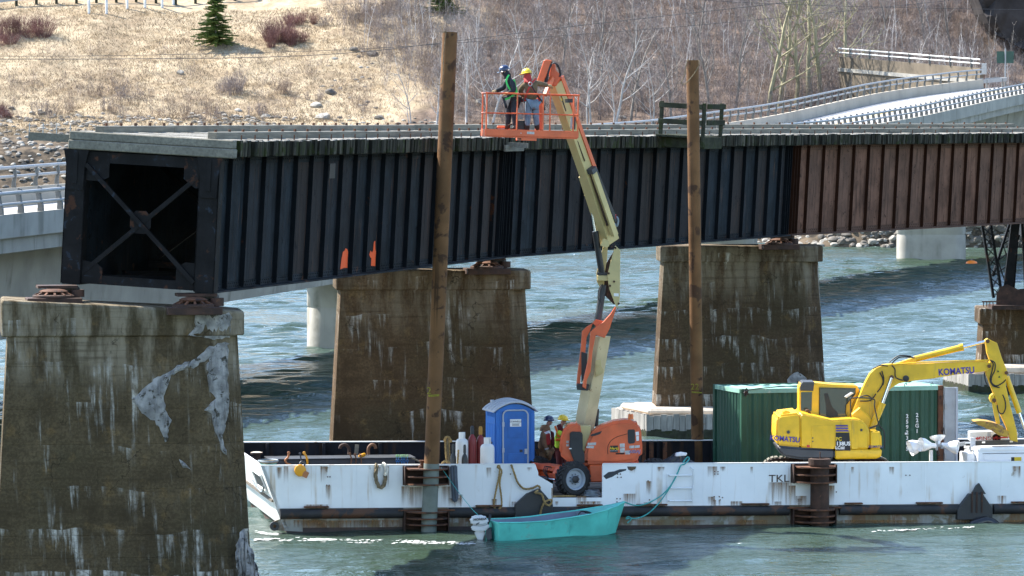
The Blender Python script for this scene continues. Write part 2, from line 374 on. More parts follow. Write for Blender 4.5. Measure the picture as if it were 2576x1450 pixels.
m_rope = M_('manila_rope', (.33, .22, .085), .9, var=.4, vs=9, bump=.4, bs=60)
m_ropeb = M_('worn_brown_rope', (.19, .145, .085), .95, var=.4, vs=9, bump=.4, bs=60)
m_ropew = M_('pale_frayed_rope', (.62, .58, .5), .95, var=.3, vs=9)
m_teal = M_('teal_rope', (.06, .37, .35), .7, var=.25, vs=9, bump=.2, bs=60)
m_greyr = M_('grey_wire_rope', (.20, .235, .26), .6, .3, var=.3, vs=9)
m_fabric = M_('grey_fender_fabric', (.085, .10, .125), .85, var=.3, vs=4, bump=.3, bs=18)
m_aqua = M_('aqua_boat_paint', (.10, .56, .48), .5, var=.2, vs=1.5, patch=[((.16, .42, .36), .60, 2.5), ((.05, .30, .26), .68, 6)], streak=((.05, .32, .28), .56, 3.5, .8), bump=.05, coat=.1)
m_boatin = M_('slate_boat_inside', (.16, .20, .26), .7, var=.2, bump=.1)
m_motor = M_('silver_motor_paint', (.60, .62, .64), .35, var=.08, bump=0, coat=.3)
m_glass = M_('cab_glass', (.02, .035, .035), .06, var=.1, bump=0, spec=.9)
m_yellowp = M_('yellow_plastic', (.75, .33, .01), .35, var=.1, bump=0)
m_copper = M_('copper_coloured_plate', (.42, .16, .06), .6, var=.2)
m_whitep = M_('white_trailer_paint', (.80, .80, .80), .4, var=.05, bump=.03, coat=.2)
m_alu = M_('bright_reflector', (.88, .88, .88), .3, .2, var=.05, bump=0)
m_ink = M_('black_print', (.015, .015, .016), .6, bump=0)
m_purple = M_('purple_print', (.06, .04, .26), .5, bump=0)
m_white = M_('white_print', (.8, .8, .78), .6, bump=0, var=.08)
m_red = M_('red_print', (.55, .04, .04), .6, bump=0)
m_yel = M_('yellow_print', (.8, .55, .02), .6, bump=0)
m_grdec = M_('worn_grey_decal', (.52, .50, .47), .6, var=.3, vs=14, bump=0)
m_ymark = M_('yellow_chalk_mark', (.25, .22, .025), .9, var=.3, vs=20, bump=0)
m_navy = M_('navy_helmet', (.018, .032, .085), .3, var=.05, bump=0, coat=.4)
m_yhel = M_('yellow_helmet', (.80, .56, .02), .35, var=.05, bump=0, coat=.3)
m_skin = M_('skin', (.42, .22, .15), .6, var=.1, bump=0)
m_darkc = M_('charcoal_cloth', (.022, .026, .034), .9, var=.4, vs=6, bump=.4, bs=20)
m_brownc = M_('brown_canvas', (.25, .135, .065), .9, var=.3, vs=6, bump=.4, bs=20)
m_olive = M_('olive_brown_canvas', (.15, .105, .055), .9, var=.3, vs=6, bump=.4, bs=20)
m_jean = M_('faded_denim', (.17, .23, .30), .9, var=.3, vs=5, bump=.4, bs=20)
m_hivis = M_('lime_hi_vis', (.55, .85, .05), .7, var=.1, bump=.1)
m_redv = M_('red_vest', (.42, .03, .025), .75, var=.2, vs=6, bump=.2)
m_maroon = M_('dark_red_cloth', (.12, .02, .022), .85, var=.2, bump=.2)
m_orv = M_('orange_stripe', (.85, .16, .02), .7, bump=0)
m_grn = M_('green_webbing', (.06, .62, .12), .6, bump=0)
m_glove = M_('tan_glove', (.36, .25, .13), .85, var=.3, bump=.2)
m_boot2 = M_('work_boot', (.03, .025, .022), .7, bump=.1)
m_chain_g = M_('green_chain', (.16, .48, .14), .5, bump=0)
m_chain_b = M_('blue_chain', (.03, .17, .42), .45, bump=0)
m_hook = M_('brown_hook', (.14, .06, .025), .7, bump=.1)
m_amber = M_('amber_lens', (.75, .16, .01), .3, bump=0)
m_tarp = M_('black_tarpaulin', (.02, .022, .026), .55, var=.3, bump=.3, bs=8)
m_foam = M_('foam', (.9, .9, .88), .8, var=.1, bump=.3)
m_buoy = M_('orange_buoy', (.9, .22, .02), .4, bump=0)
m_birch = M_('birch_bark', (.50, .465, .44), .85, var=.25, vs=2, patch=((.10, .085, .08), .66, 2.5), bump=.2)
m_gbark = M_('grey_bark', (.235, .205, .18), .9, var=.3, vs=2, bump=.3)
m_oliveb = M_('olive_bark', (.30, .27, .165), .9, var=.25, vs=1.5, patch=((.13, .12, .09), .62, 1.2), bump=.3)
m_twig = M_('grey_brown_twigs', (.22, .18, .17), .9, var=.35, vs=.4, bump=0)
m_twigp = M_('pale_twigs', (.33, .29, .275), .9, var=.3, vs=.4, bump=0)
m_twigr = M_('red_twigs', (.19, .09, .08), .9, var=.3, vs=.5, bump=0)
m_twigb = M_('brown_twigs', (.25, .185, .145), .9, var=.3, vs=.4, bump=0)
m_straw = M_('dry_grass', (.32, .25, .165), .9, var=.3, vs=.5, patch=[((.50, .42, .30), .56, .6), ((.22, .16, .10), .60, 1.1)], bump=0)
m_needle = M_('spruce_needles', (.11, .16, .035), .8, var=.4, vs=1.2, bump=0)
m_rock = M_('grey_rock', (.13, .115, .098), .9, var=.35, vs=1.2, patch=((.10, .09, .075), .58, 1.5), bump=.6, bs=4)
m_rockl = M_('pale_rock', (.30, .28, .245), .9, var=.3, vs=1.2, patch=((.18, .16, .14), .58, 1.5), bump=.6, bs=4)
m_signg = M_('green_sign', (.02, .07, .05), .5, bump=0)
m_signb = M_('sign_back', (.55, .56, .55), .5, .3, bump=0)
m_wire = M_('black_wire', (.03, .03, .035), .5, bump=0)
def ground_mat():
    t = NT('hillside_ground'); c = t.coords(src='World')
    n1 = t.noise(c, .5, 7, .65); n2 = t.noise(c, .09, 4)
    straw = t.mix(t.ramp(n1, .30, .70), (.26, .195, .12), (.44, .355, .245))
    straw = t.mix(t.ramp(t.noise(c, 2.4, 6, .7), .50, .62, 0, .65), straw, (.17, .12, .075))
    straw = t.mix(t.ramp(t.noise(c, .22, 5, .6), .48, .60, 0, .6), straw, (.22, .165, .11))
    straw = t.mix(t.ramp(n2, .45, .65, 0, .6), straw, (.44, .36, .25))
    litter = t.mix(t.ramp(n1, .35, .7), (.07, .052, .042), (.21, .155, .12))
    sep = t.n('SeparateXYZ'); t.l(c, sep.inputs[0])
    # woodland floor takes over to the right of the grass slope
    edge = t.math('ADD', sep.outputs[0], t.math('MULTIPLY', t.math('SUBTRACT', t.noise(c, .12, 4), .5), 16))
    edge = t.math('ADD', edge, t.math('MULTIPLY', t.math('SUBTRACT', sep.outputs[1], 430), -.22))
    wood = t.ramp(edge, -13, -7)
    b = t.mix(wood, straw, litter)
    bank = t.ramp(sep.outputs[2], 10.6, 9.2)
    gr = t.mix(t.ramp(n1, .4, .6), (.035, .03, .024), (.13, .10, .07))
    b = t.mix(bank, b, gr)
    t.l(b, t.b.inputs['Base Color']); t.b.inputs['Roughness'].default_value = .95; t.b.inputs['Specular IOR Level'].default_value = .1
    t.l(t.bump(n1, .8, .3), t.b.inputs['Normal'])
    return t.m
m_ground = ground_mat()
def water_mat():
    t = NT('river_water'); c = t.coords((.55, 1.0, 1.0), src='World')
    big = t.noise(c, .05, 3); chop = t.noise(t.coords((.7, 1.1, 1), src='World'), 2.6, 4, .6, .5)
    b = t.mix(t.ramp(big, .35, .65), (.034, .056, .036), (.056, .088, .078))
    glint = t.noise(t.coords((.5, 1.0, 1), src='World'), 2.2, 6, .68, .3)
    b = t.mix(t.ramp(glint, .675, .71, 0, .9), b, (.72, .76, .76))  # white flecks in the colour stand in for glints on the chop
    t.l(b, t.b.inputs['Base Color'])
    t.b.inputs['Roughness'].default_value = .11; t.b.inputs['IOR'].default_value = 1.33
    t.l(t.bump(chop, .7, .16), t.b.inputs['Normal'])
    return t.m
m_water = water_mat()

def stain_mat():
    t = NT('rust_stain'); pass
    g = t.n('TexCoord'); sep = t.n('SeparateXYZ'); t.l(g.outputs['Generated'], sep.inputs[0])
    s = t.noise(t.coords((17, 17, .5)), 1.0, 5, .6); f = t.noise(t.coords((6, 6, 2)), 1.0, 5)
    side = t.math('MULTIPLY', t.ramp(sep.outputs[0], .0, .18), t.ramp(sep.outputs[0], 1.0, .82), True)
    al = t.math('MULTIPLY', t.ramp(t.math('ADD', s, t.math('MULTIPLY', t.math('SUBTRACT', sep.outputs[2], .5), .35)), .30, .95), side, True)
    al = t.math('MULTIPLY', al, t.ramp(sep.outputs[2], .0, .3), True)
    t.l(t.mix(f, (.10, .035, .012), (.42, .24, .09)), t.b.inputs['Base Color']); t.b.inputs['Roughness'].default_value = .85
    t.l(t.math('MULTIPLY', al, .92), t.b.inputs['Alpha'])
    return t.m
m_stain = stain_mat()
# ------------------------------------------------------------------ river
from mathutils import noise as mnoise
import numpy as np
def water():
    """one sheet to the horizon; the stretch round the bridges carries real wind waves that die out at its rim"""
    rg = np.random.RandomState(3)
    xi = np.arange(-66, 72.01, .55); yi = np.arange(96, 398.01, .27)
    xs = np.concatenate([[-2500, -900, -300, -120, -80], xi, [90, 140, 300, 900, 2500]]); ys = np.concatenate([[-600, -100, 40, 80], yi, [406, 430, 470]])
    X, Y = np.meshgrid(xs, ys); Z = np.zeros_like(X)
    gust = np.zeros_like(X)
    for _ in range(7):
        k = 2 * np.pi / rg.uniform(14, 60); a = rg.uniform(-1.2, 1.2); gust += np.sin(k * (X * np.sin(a) * .5 + Y * np.cos(a)) + rg.uniform(0, 6.28))
    gust = .85 + .16 * gust
    n = 46
    for i in range(n):
        lam = np.exp(rg.uniform(np.log(.9), np.log(3.6))); a = rg.normal(0, .42); k = 2 * np.pi / lam
        amp = .046 * lam / (2 * np.pi) * rg.uniform(.6, 1.4)
        ph = k * (X * np.sin(a) + Y * np.cos(a)) + rg.uniform(0, 6.28)
        Z += amp * (np.sin(ph) + .25 * np.cos(2 * ph))
    Z *= np.clip(gust, .35, 1.4)
    f = np.clip((X + 66) / 6, 0, 1) * np.clip((72 - X) / 6, 0, 1) * np.clip((Y - 96) / 4, 0, 1) * np.clip((398 - Y) / 4, 0, 1)
    # calmer water along the barge side
    Z *= f
    ny, nx = X.shape
    me = bpy.data.meshes.new('river_water'); co = np.stack([X, Y, Z], -1).reshape(-1, 3).astype(np.float32)
    idx = np.arange(ny * nx).reshape(ny, nx); q = np.stack([idx[:-1, :-1], idx[:-1, 1:], idx[1:, 1:], idx[1:, :-1]], -1).reshape(-1, 4)
    me.vertices.add(len(co)); me.vertices.foreach_set('co', co.ravel())
    me.loops.add(q.size); me.loops.foreach_set('vertex_index', q.ravel().astype(np.int32))
    me.polygons.add(len(q)); me.polygons.foreach_set('loop_start', np.arange(0, q.size, 4, dtype=np.int32)); me.polygons.foreach_set('loop_total', np.full(len(q), 4, dtype=np.int32))
    me.polygons.foreach_set('use_smooth', np.ones(len(q), dtype=bool))
    me.update(calc_edges=True); me.validate(); me.materials.append(m_water)
    o = bpy.data.objects.new('river_water', me); COL.objects.link(o); tag(o, 'green river water with small wind waves', kind='structure')
water()
# ------------------------------------------------------------------ highway line (behind the railway bridge)
HWC = [(-34.4, 120), (-7.1, 215), (32.5, 353), (39.3, 375.5), (48, 396), (61, 414), (80, 428), (112, 440), (170, 450)]
def _hw_path():
    pts = []
    for i in range(len(HWC) - 1):
        a, b = Vector((*HWC[i], 0)), Vector((*HWC[i + 1], 0)); n = max(1, int((b - a).length / 4))
        for k in range(n): pts.append(a.lerp(b, k / n))
    pts.append(Vector((*HWC[-1], 0)))
    for _ in range(6):
        pts = [pts[0]] + [(pts[i - 1] + pts[i] * 2 + pts[i + 1]) / 4 for i in range(1, len(pts) - 1)] + [pts[-1]]
    return pts
def lerp_tab(tab, x):
    if x <= tab[0][0]: return tab[0][1]
    for (a, va), (b, vb) in zip(tab, tab[1:]):
        if x <= b: return va + (vb - va) * (x - a) / (b - a)
    return tab[-1][1]
HTAB = [(120, 6.6), (158, 7.45), (215, 8.55), (290, 10.0), (320, 11.05), (357, 12.75), (385, 13.8), (400, 14.25), (420, 14.8), (450, 15.3)]
ROLL = [(150, -.75), (330, -.85), (380, -.5), (405, -.15), (430, .1)]    # fall of the deck towards the far edge
HP = _hw_path()
HS = []                                                                # station: centre, right normal, deck height, arc length
L_ = 0
for i, p in enumerate(HP):
    d = (HP[min(i + 1, len(HP) - 1)] - HP[max(i - 1, 0)]).normalized()
    if i: L_ += (p - HP[i - 1]).length
    HS.append((p, Vector((d.y, -d.x, 0)), lerp_tab(HTAB, p.y), L_))
def hw(s, o, dz=0.0):
    """point on the highway: arc length s, offset o to the near side, height above the deck"""
    j = 0
    lo, hi = 0, len(HS) - 2
    while lo < hi:
        m = (lo + hi + 1) // 2
        if HS[m][3] <= s: lo = m
        else: hi = m - 1
    a, b = HS[lo], HS[lo + 1]; q = max(0, min(1, (s - a[3]) / (b[3] - a[3])))
    p = a[0].lerp(b[0], q); n = a[1].lerp(b[1], q).normalized(); h = a[2] + (b[2] - a[2]) * q
    roll = lerp_tab(ROLL, p.y)
    return Vector((p.x + n.x * o, p.y + n.y * o, h + roll * (6 - o) / 12 + dz)), n
def s_at(Y):
    for (a, _, _, la), (b, _, _, lb) in zip([x for x in HS], [x for x in HS[1:]]):
        if b.y >= Y: return la + (lb - la) * (Y - a.y) / (b.y - a.y)
    return HS[-1][3]
S_END = s_at(400)
_s = s_at(370)
while (lambda p: CX + p.x / p.y * F)(hw(_s, -5.8)[0]) < 2466: _s += .25
S_FAR = _s            # the far parapet stops before the bend
# ------------------------------------------------------------------ hillside
def base_h(x, y):
    t = y - 397 - 3 * mnoise.noise(Vector((x * .05, 3.1, 0)))
    h = lerp_tab([(-30, -5), (0, 0), (13, 8.2), (24, 10.0), (32, 10.9), (60, 21.0), (120, 40), (260, 62), (600, 90)], t)
    if t > 12: h += min(1, (t - 12) / 12) * (1.0 * mnoise.noise(Vector((x * .05, y * .05, 1))) + .35 * mnoise.noise(Vector((x * .25, y * .25, 5))))
    else: h += .5 * mnoise.noise(Vector((x * .4, y * .4, 5)))
    return h
ROADP = [(p, h) for p, n, h, l in HS if p.y > 384]
def ground_h(x, y):
    h = base_h(x, y)
    if x > 5 and y > 375:
        d = 1e9; hh = 0
        for p, q in ROADP:
            e = math.hypot(p.x - x, p.y - y)
            if e < d: d = e; hh = q
        if d < 30:
            tgt = hh - .5
            if d < 8.5: k = 1
            else: k = max(0, 1 - (d - 8.5) / 14)
            if y < 392: k *= max(0, (y - 384) / 8)
            h = h * (1 - k) + tgt * k if (h < tgt or d < 11) else h
    return h
import numpy as _np
_GX = [-90 + 2 * i for i in range(101)]; _GY = [380 + 2 * i for i in range(101)]
_GH = [[ground_h(x, y) for x in _GX] for y in _GY]
def gh(x, y):
    u = (x + 90) / 2; v = (y - 380) / 2
    if not (0 <= u < 100 and 0 <= v < 100): return ground_h(x, y)
    i, j = int(u), int(v); a, b = u - i, v - j
    return (_GH[j][i] * (1 - a) + _GH[j][i + 1] * a) * (1 - b) + (_GH[j + 1][i] * (1 - a) + _GH[j + 1][i + 1] * a) * b
def hillside():
    xs = [-900, -500, -300, -200, -140, -100] + [-80 + 2 * i for i in range(91)] + [115, 140, 180, 240, 330, 500, 900]
    ys = [384 + 2 * i for i in range(66)] + [522, 540, 570, 620, 700, 850, 1100]
    mb = MB(); nx = len(xs)
    mb.v = [(x, y, gh(x, y)) for y in ys for x in xs]
    mb.f = [(j * nx + i, j * nx + i + 1, (j + 1) * nx + i + 1, (j + 1) * nx + i) for j in range(len(ys) - 1) for i in range(nx - 1)]
    o = mb.build('hillside', m_ground, smooth=80); tag(o, 'far river bank rising to a dry grass and woodland slope', kind='structure')
hillside()
def on_hill(px, py, Y0=399):
    """where the sight line through a picture position meets the hillside"""
    Y = Y0
    while Y < 560:
        p = at(px, py, Y)
        if p.z <= gh(p.x, p.y): return p
        Y += .5
    return p
# ------------------------------------------------------------------ highway bridge
def sweep(mb, s0, s1, sec, step=4.0, close=True):
    """cross-section (offset, height) points swept along the highway"""
    n = max(2, int((s1 - s0) / step) + 1); m = len(sec); base = len(mb.v)
    for i in range(n):
        s = s0 + (s1 - s0) * i / (n - 1)
        for o, z in sec: mb.v.append(tuple(hw(s, o, z)[0]))
    for i in range(n - 1):
        for k in range(m):
            a, b = base + i * m + k, base + i * m + (k + 1) % m
            mb.f.append((a, b, b + m, a + m))
    mb.f.append(tuple(base + k for k in range(m))); mb.f.append(tuple(base + (n - 1) * m + k for k in range(m - 1, -1, -1)))
    return mb
def highway():
    s0 = s_at(140)
    hb = thing('highway_bridge', 'pale concrete highway bridge climbing behind the railway girders', 'bridge', hw(s0, 0)[0])
    B = lambda nm, mb, mt, par=hb, **k: mb.build(nm, mt, par, world=True, **k)
    B('deck_slab', sweep(MB(), s0, S_END, [(-6, -.02), (6, -.02), (6, -.75), (5.85, -.75), (5.85, -1.25), (3.4, -1.4), (-3.4, -1.4), (-5.85, -1.25), (-6, -.5)]), m_hway)
    B('box_girder', sweep(MB(), s0, S_END, [(3.3, -1.38), (2.9, -4.55), (-2.9, -4.55), (-3.3, -1.38)]), m_hway)
    B('roadway', sweep(MB(), s0, S_END, [(-5.55, 0), (5.6, 0), (5.6, -.015), (-5.55, -.015)]), m_asph)
    B('edge_beam', sweep(MB(), s0, S_END, [(5.62, .10), (6.12, .10), (6.12, -.72), (6.01, -.72), (6.01, -.01), (5.62, -.01)]), m_hway)
    B('parapet', sweep(MB(), s0, S_FAR, [(-5.95, .78), (-5.62, .78), (-5.58, -.01), (-5.95, -.01)]), m_hwall)
    for o, z, r in ((5.95, .82, .075), (5.93, .44, .06), (-5.8, 1.62, .075), (-5.8, 1.25, .065)):
        e_ = S_END if o > 0 else S_FAR; n = int((e_ - s0) / 4); B('handrail', MB().tube([hw(s0 + (e_ - s0) * i / n, o, z)[0] for i in range(n + 1)], r, 8), m_galv, smooth=60)
    # curved fin posts, one mesh shared by each side
    prof = [(.13, 0), (.12, .2), (.06, .4), (.02, .6), (.05, .84), (-.07, .9), (-.16, .62), (-.13, .4), (-.08, .2), (-.10, 0)]
    near = MB().poly([(x, -.06, z) for x, z in prof], (0, .12, 0)).mesh('rail_post', m_post, bevel=.01)
    far = MB().poly([(-x * .8, -.05, z) for x, z in prof], (0, .10, 0)).mesh('rail_post', m_post, bevel=.01)
    inv = PM[hb].inverted()
    s = s0 + .6
    while s < S_END - .5:
        p, n = hw(s, 5.9, .10); q = inv @ p
        if 150 < p.y < 200 or p.y > 262: inst('rail_post', near, hb, q, (0, 0, math.atan2(n.y, n.x)))
        s += 1.85
    s = s0 + .9; k = 0
    tagm = MB().bx(-.06, .06, -.062, -.052, .18, .30).mesh('rail_reflector', m_yel)
    while s < S_FAR:
        p, n = hw(s, -5.8, .77); q = inv @ p
        if 170 < p.y < 215 or p.y > 275:
            o = inst('rail_post', far, hb, q, (0, 0, math.atan2(n.y, n.x)))
        s += 2.4; k += 1
    for nm, o, w_, mt in (('centre_line', .1, .16, m_yline), ('centre_line', -.25, .16, m_yline), ('edge_line', -4.6, .15, m_wline), ('edge_line', 4.6, .15, m_wline)):
        B(nm, sweep(MB(), s0, S_END, [(o, .005), (o + w_, .005), (o + w_, .001), (o, .001)]), mt)
    for (x, y, top) in ((-7.1, 215, 4.6), (12.7, 284, 6.2), (32.7, 353.5, 8.2)):
        mb = MB(); ring = []
        for k in range(28):
            a = 2 * math.pi * k / 28; ex = 1.75 if math.cos(a) > 0 else -1.75
            ring.append((ex + .98 * math.cos(a), .98 * math.sin(a)))
        s = s_at(y); n = hw(s, 0)[1]; rz = math.atan2(n.y, n.x); c, sn = math.cos(rz), math.sin(rz)
        zs = [-3, 1.9, 1.94, 1.98, 2.02, top]; rr = [1, 1, .985, .985, 1, 1]
        for z, f in zip(zs, rr):
            for px_, py_ in ring: mb.v.append((x + (c * px_ - sn * py_) * f, y + (sn * px_ + c * py_) * f, z))
        for i in range(len(zs) - 1):
            for k in range(28): mb.f.append((i * 28 + k, i * 28 + (k + 1) % 28, (i + 1) * 28 + (k + 1) % 28, (i + 1) * 28 + k))
        mb.f.append(tuple(range(27, -1, -1)))
        mb.f.append(tuple(range((len(zs) - 1) * 28, len(zs) * 28)))
        B('pier', mb, m_hway, smooth=40)
    B('abutment', sweep(MB(), S_END - 1.5, S_END + 2, [(6.0, -.78), (-6.0, -.78), (-6.5, -9), (6.5, -9)]), m_hway)
    # the road on land
    rd = sweep(MB(), S_END, HS[-1][3] - 2, [(-5.6, .02), (5.6, .02), (5.6, -.3), (-5.6, -.3)]).build('road', m_asph); tag(rd, 'pale sunlit road curving off the highway bridge', kind='structure')
    for o in (.1, -.25): sweep(MB(), S_END, HS[-1][3] - 2, [(o, .026), (o + .16, .026), (o + .16, .021), (o, .021)]).build('centre_line', m_yline, rd)
    # short guard rail that curls round where the parapet ends
    g = thing('curled_guardrail', 'short steel guard rail curling round at the end of the highway parapet', 'guard rail', hw(S_FAR + 1, -6, 0)[0])
    pts = [hw(S_FAR + .5, -5.8, .6)[0], hw(S_FAR + 3, -5.9, .6)[0], hw(S_FAR + 6, -6.2, .6)[0], hw(S_FAR + 8.5, -7.2, .6)[0], hw(S_FAR + 9, -8.6, .6)[0], hw(S_FAR + 7, -9.4, .6)[0]]
    mb = MB(); pts = smoothpath(pts, 5)
    for a, b in zip(pts, pts[1:]): mb.bar(a, b, .06, .32)
    mb.build('beam', m_galv, g, world=True)
    for i in (2, 9, 16, 23):
        p = pts[i]; MB().bx(p.x - .07, p.x + .07, p.y - .07, p.y + .07, p.z - 1.3, p.z + .12).build('post', m_beamz, g, world=True)
    # green sign and its neighbour, seen from the back
    p = hw(S_FAR + 9.5, -7.8, 0)[0]
    t = thing('road_sign', 'green road sign on a steel post beside the road bend', 'sign', p)
    MB().cyl((0, 0, -.8), (0, 0, 3.3), .07).build('post', m_galv, t)
    MB().bx(-.75, .75, .08, .11, 2.0, 3.05).build('panel', m_signg, t)
    p = hw(S_FAR + 7.0, -8.6, 0)[0]
    t = thing('road_sign', 'small pale sign back on a rusty post next to the green sign', 'sign', p)
    MB().bx(-.04, .04, -.04, .04, -.8, 2.2).build('post', m_rust, t); MB().bx(-.22, .22, -.07, -.045, 1.1, 2.1).build('panel', m_grdec, t)
highway()
def wing_wall():
    a, b = at(2465, 172, 408), at(2110, 143, 432)
    t = thing('retaining_wall', 'brown concrete retaining wall with double rail above the road bend', 'wall', (a.x, a.y, 0))
    d = (b - a); L = math.hypot(d.x, d.y); d.z = 0; d.normalize()
    top = lambda u: a.z + (b.z - a.z) * u
    mb = MB(); n = Vector((-d.y, d.x, 0)); n = n if n.y < 0 else -n
    q = [a, a + d * L, Vector((b.x, b.y, b.z))]
    f = [Vector((a.x, a.y, a.z)), Vector((b.x, b.y, b.z)), Vector((b.x, b.y, b.z - 6)), Vector((a.x, a.y, a.z - 6))]
    mb.poly(f, -n * .45); mb.build('wall', M_('stained_wall_concrete', (.17, .135, .095), .9, var=.25, vs=.6, streak=((.10, .08, .055), .5, 1.5, .2), bump=.2, bs=6), t, world=True)
    mb = MB().poly([f[0] + n * .12 + Vector((0, 0, -1.05)), f[1] + n * .12 + Vector((0, 0, -1.05)), f[1] + n * .12 + Vector((0, 0, -1.4)), f[0] + n * .12 + Vector((0, 0, -1.4))], -n * .1); mb.build('ledge', m_hway, t, world=True)
    for dz in (.4, .78):
        MB().tube([a + Vector((0, 0, dz)), b + Vector((0, 0, dz))], .07, 8).build('handrail', m_wline, t, world=True, smooth=60)
    for k in range(7):
        p = a.lerp(b, (k + .4) / 7); MB().bx(p.x - .1, p.x + .1, p.y - .08, p.y + .08, p.z, p.z + .85).build('post', m_post, t, world=True)
wing_wall()
def rock_cut():
    t = thing('rock_face', 'dark shaded rock face above the road bend', 'rock face', at(2520, 105, 446)); rnd = random.Random(2)
    out = [(2440, -60), (2455, -20), (2468, 14), (2474, 34), (2486, 58), (2498, 76), (2512, 90), (2530, 100), (2552, 112), (2590, 135), (2700, 180), (2800, 230), (2800, -60)]
    vs = []; n = 14
    bm = bmesh.new(); f = bm.faces.new([bm.verts.new(at(x, y, 446)) for x, y in out]); bmesh.ops.triangulate(bm, faces=[f])
    for _ in range(3): bmesh.ops.subdivide_edges(bm, edges=bm.edges[:], cuts=1)
    bmesh.ops.triangulate(bm, faces=bm.faces[:])
    bnd = {v for e in bm.edges if e.is_boundary for v in e.verts}
    for v in bm.verts: v.co.y += (1.6 * mnoise.noise(v.co * .35) + .7 * mnoise.noise(v.co * 1.1)) * (1 if v not in bnd else .3)
    ex = bmesh.ops.extrude_face_region(bm, geom=bm.faces[:]); 
    for g in ex['geom']:
        if isinstance(g, bmesh.types.BMVert): g.co.y += 9
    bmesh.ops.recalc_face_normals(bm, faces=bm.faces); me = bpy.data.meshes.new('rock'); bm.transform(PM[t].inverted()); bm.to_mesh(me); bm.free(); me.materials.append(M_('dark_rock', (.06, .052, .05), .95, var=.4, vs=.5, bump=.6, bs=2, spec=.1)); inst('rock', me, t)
rock_cut()
# ------------------------------------------------------------------ railway bridge
D = 3.1; CANT = R(3.2)
RP = [Vector((-6.85, 103.0)), Vector((-.2, 130.0)), Vector((9.55, 155.0)), Vector((22.35, 178.8))]
HALF = 1.6
def span(i, label, brown):
    p, q = RP[i], RP[i + 1]; d = q - p; L = d.length - .12; a = math.atan2(d.y, d.x)
    nl = Vector((-math.sin(a), math.cos(a)))
    c = p + nl * HALF * math.cos(CANT)
    t = thing('railway_span', label, 'bridge span', (c.x, c.y, 10.0 + HALF * math.sin(CANT)), (CANT, 0, a), 'plate girder spans of the railway bridge')
    mw, ms = (m_brown, m_brown_d) if brown else (m_steel, m_steel_d)
    for sgn in (-1, 1):
        y = sgn * HALF
        g = MB().bx(0, L, y - .012, y + .012, -D + .02, -.03)
        g.bx(0, L, y - .19, y + .19, -.03, 0).bx(0, L, y - .21, y + .21, -D - .02, -D + .02)
        for zz in (-.18, -D + .02): g.bx(0, L, y - .026, y - .012, zz, zz + .15).bx(0, L, y + .012, y + .026, zz, zz + .15)
        g.build('girder', mw, t)
    n = 20 if L > 26 else 19
    st = MB().bx(-.011, .011, -.135, -.012, -D + .04, -.04).bx(.011, .10, -.026, -.0125, -D + .18, -.2).mesh('stiffener', ms)
    xs = [.10, .32, .55] + [L * (k + 1) / (n + 1) for k in range(n)] + [L - .55, L - .32, L - .10]
    for x in xs:
        inst('stiffener', st, t, (x, -HALF, 0))
    pm = m_panelb if brown else m_panel; xr = sorted(xs)
    for a_, b_ in zip(xr, xr[1:]):
        if b_ - a_ > .4: MB().bx(a_ + .014, b_ - .014, -HALF - .019, -HALF - .0123, -D + .19, -.2).build('web_panel', pm, t)
    rv = MB(); M0 = Matrix.Rotation(R(90), 4, 'X')
    def rivet(x, y, z): rv.lathe([(.019, 0), (.015, .010), (.006, .014)], 5, Matrix.Translation((x, y, z)) @ M0)
    x = .08
    while x < L: rivet(x, -HALF - .0262, -D + .07); rivet(x + .07, -HALF - .0262, -D + .14); rivet(x, -HALF - .0262, -.1); x += .16
    for x in xs:
        for k in range(22): rivet(x + .055, -HALF - .0262, -D + .25 + k * (D - .5) / 21)
    tag(rv.build('rivets', ms, t), kind='stuff')
    # the inside: cross frames
    for x in ([5.5, 11, 16.5, 22] if i == 0 else [L - .5]):
        m = MB().bx(x, x + .1, -HALF + .03, HALF - .03, -.35, -.2).bx(x, x + .1, -HALF + .03, HALF - .03, -D + .2, -D + .35)
        m.bar((x, -HALF + .05, -D + .3), (x, HALF - .05, -.3), .1, .12, (1, 0, 0)).bar((x + .12, -HALF + .05, -.3), (x + .12, HALF - .05, -D + .3), .1, .12, (1, 0, 0)); m.build('cross_frame', m_frame, t)
    # timber deck
    rnd = random.Random(11 + i)
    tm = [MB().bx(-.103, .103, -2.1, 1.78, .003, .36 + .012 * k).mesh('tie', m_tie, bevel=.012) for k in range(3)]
    x = .34; k = 0
    while x < L - .1:
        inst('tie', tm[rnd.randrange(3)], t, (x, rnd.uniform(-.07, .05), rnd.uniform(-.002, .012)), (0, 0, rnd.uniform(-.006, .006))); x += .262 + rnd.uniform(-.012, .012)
    for y0, nm in ((-1.47, 'guard_timber'), (1.17, 'guard_timber')):
        x = .45 if i == 0 else .05
        if i == 0 and y0 > 0: x = .25
        while x < L - .1:
            e = min(L - .02, x + rnd.uniform(5.2, 6.6))
            MB().bx(x, e - .03, y0 - .11, y0 + .11, .375, .375 + .16 + rnd.uniform(-.01, .01)).build(nm, m_beam, t, bevel=.012); x = e
    bo = MB(); x = .7
    while x < L:
        for y0 in (-1.47, 1.17): bo.lathe([(.035, .53), (.035, .60)], 6, Matrix.Translation((x, y0, 0)))
        bo.lathe([(.016, .30), (.016, .50)], 5, Matrix.Translation((x + .3, -2.0, 0))); x += 1.06
    tag(bo.build('deck_bolts', m_rust, t), kind='stuff')
    return t, L
sp1, L1 = span(0, 'nearest black plate girder span with open crossed end frame', False)
sp2, L2 = span(1, 'middle black plate girder span carrying the timber refuge platform', False)
sp3, L3 = span(2, 'brown painted plate girder span running out of the picture', True)
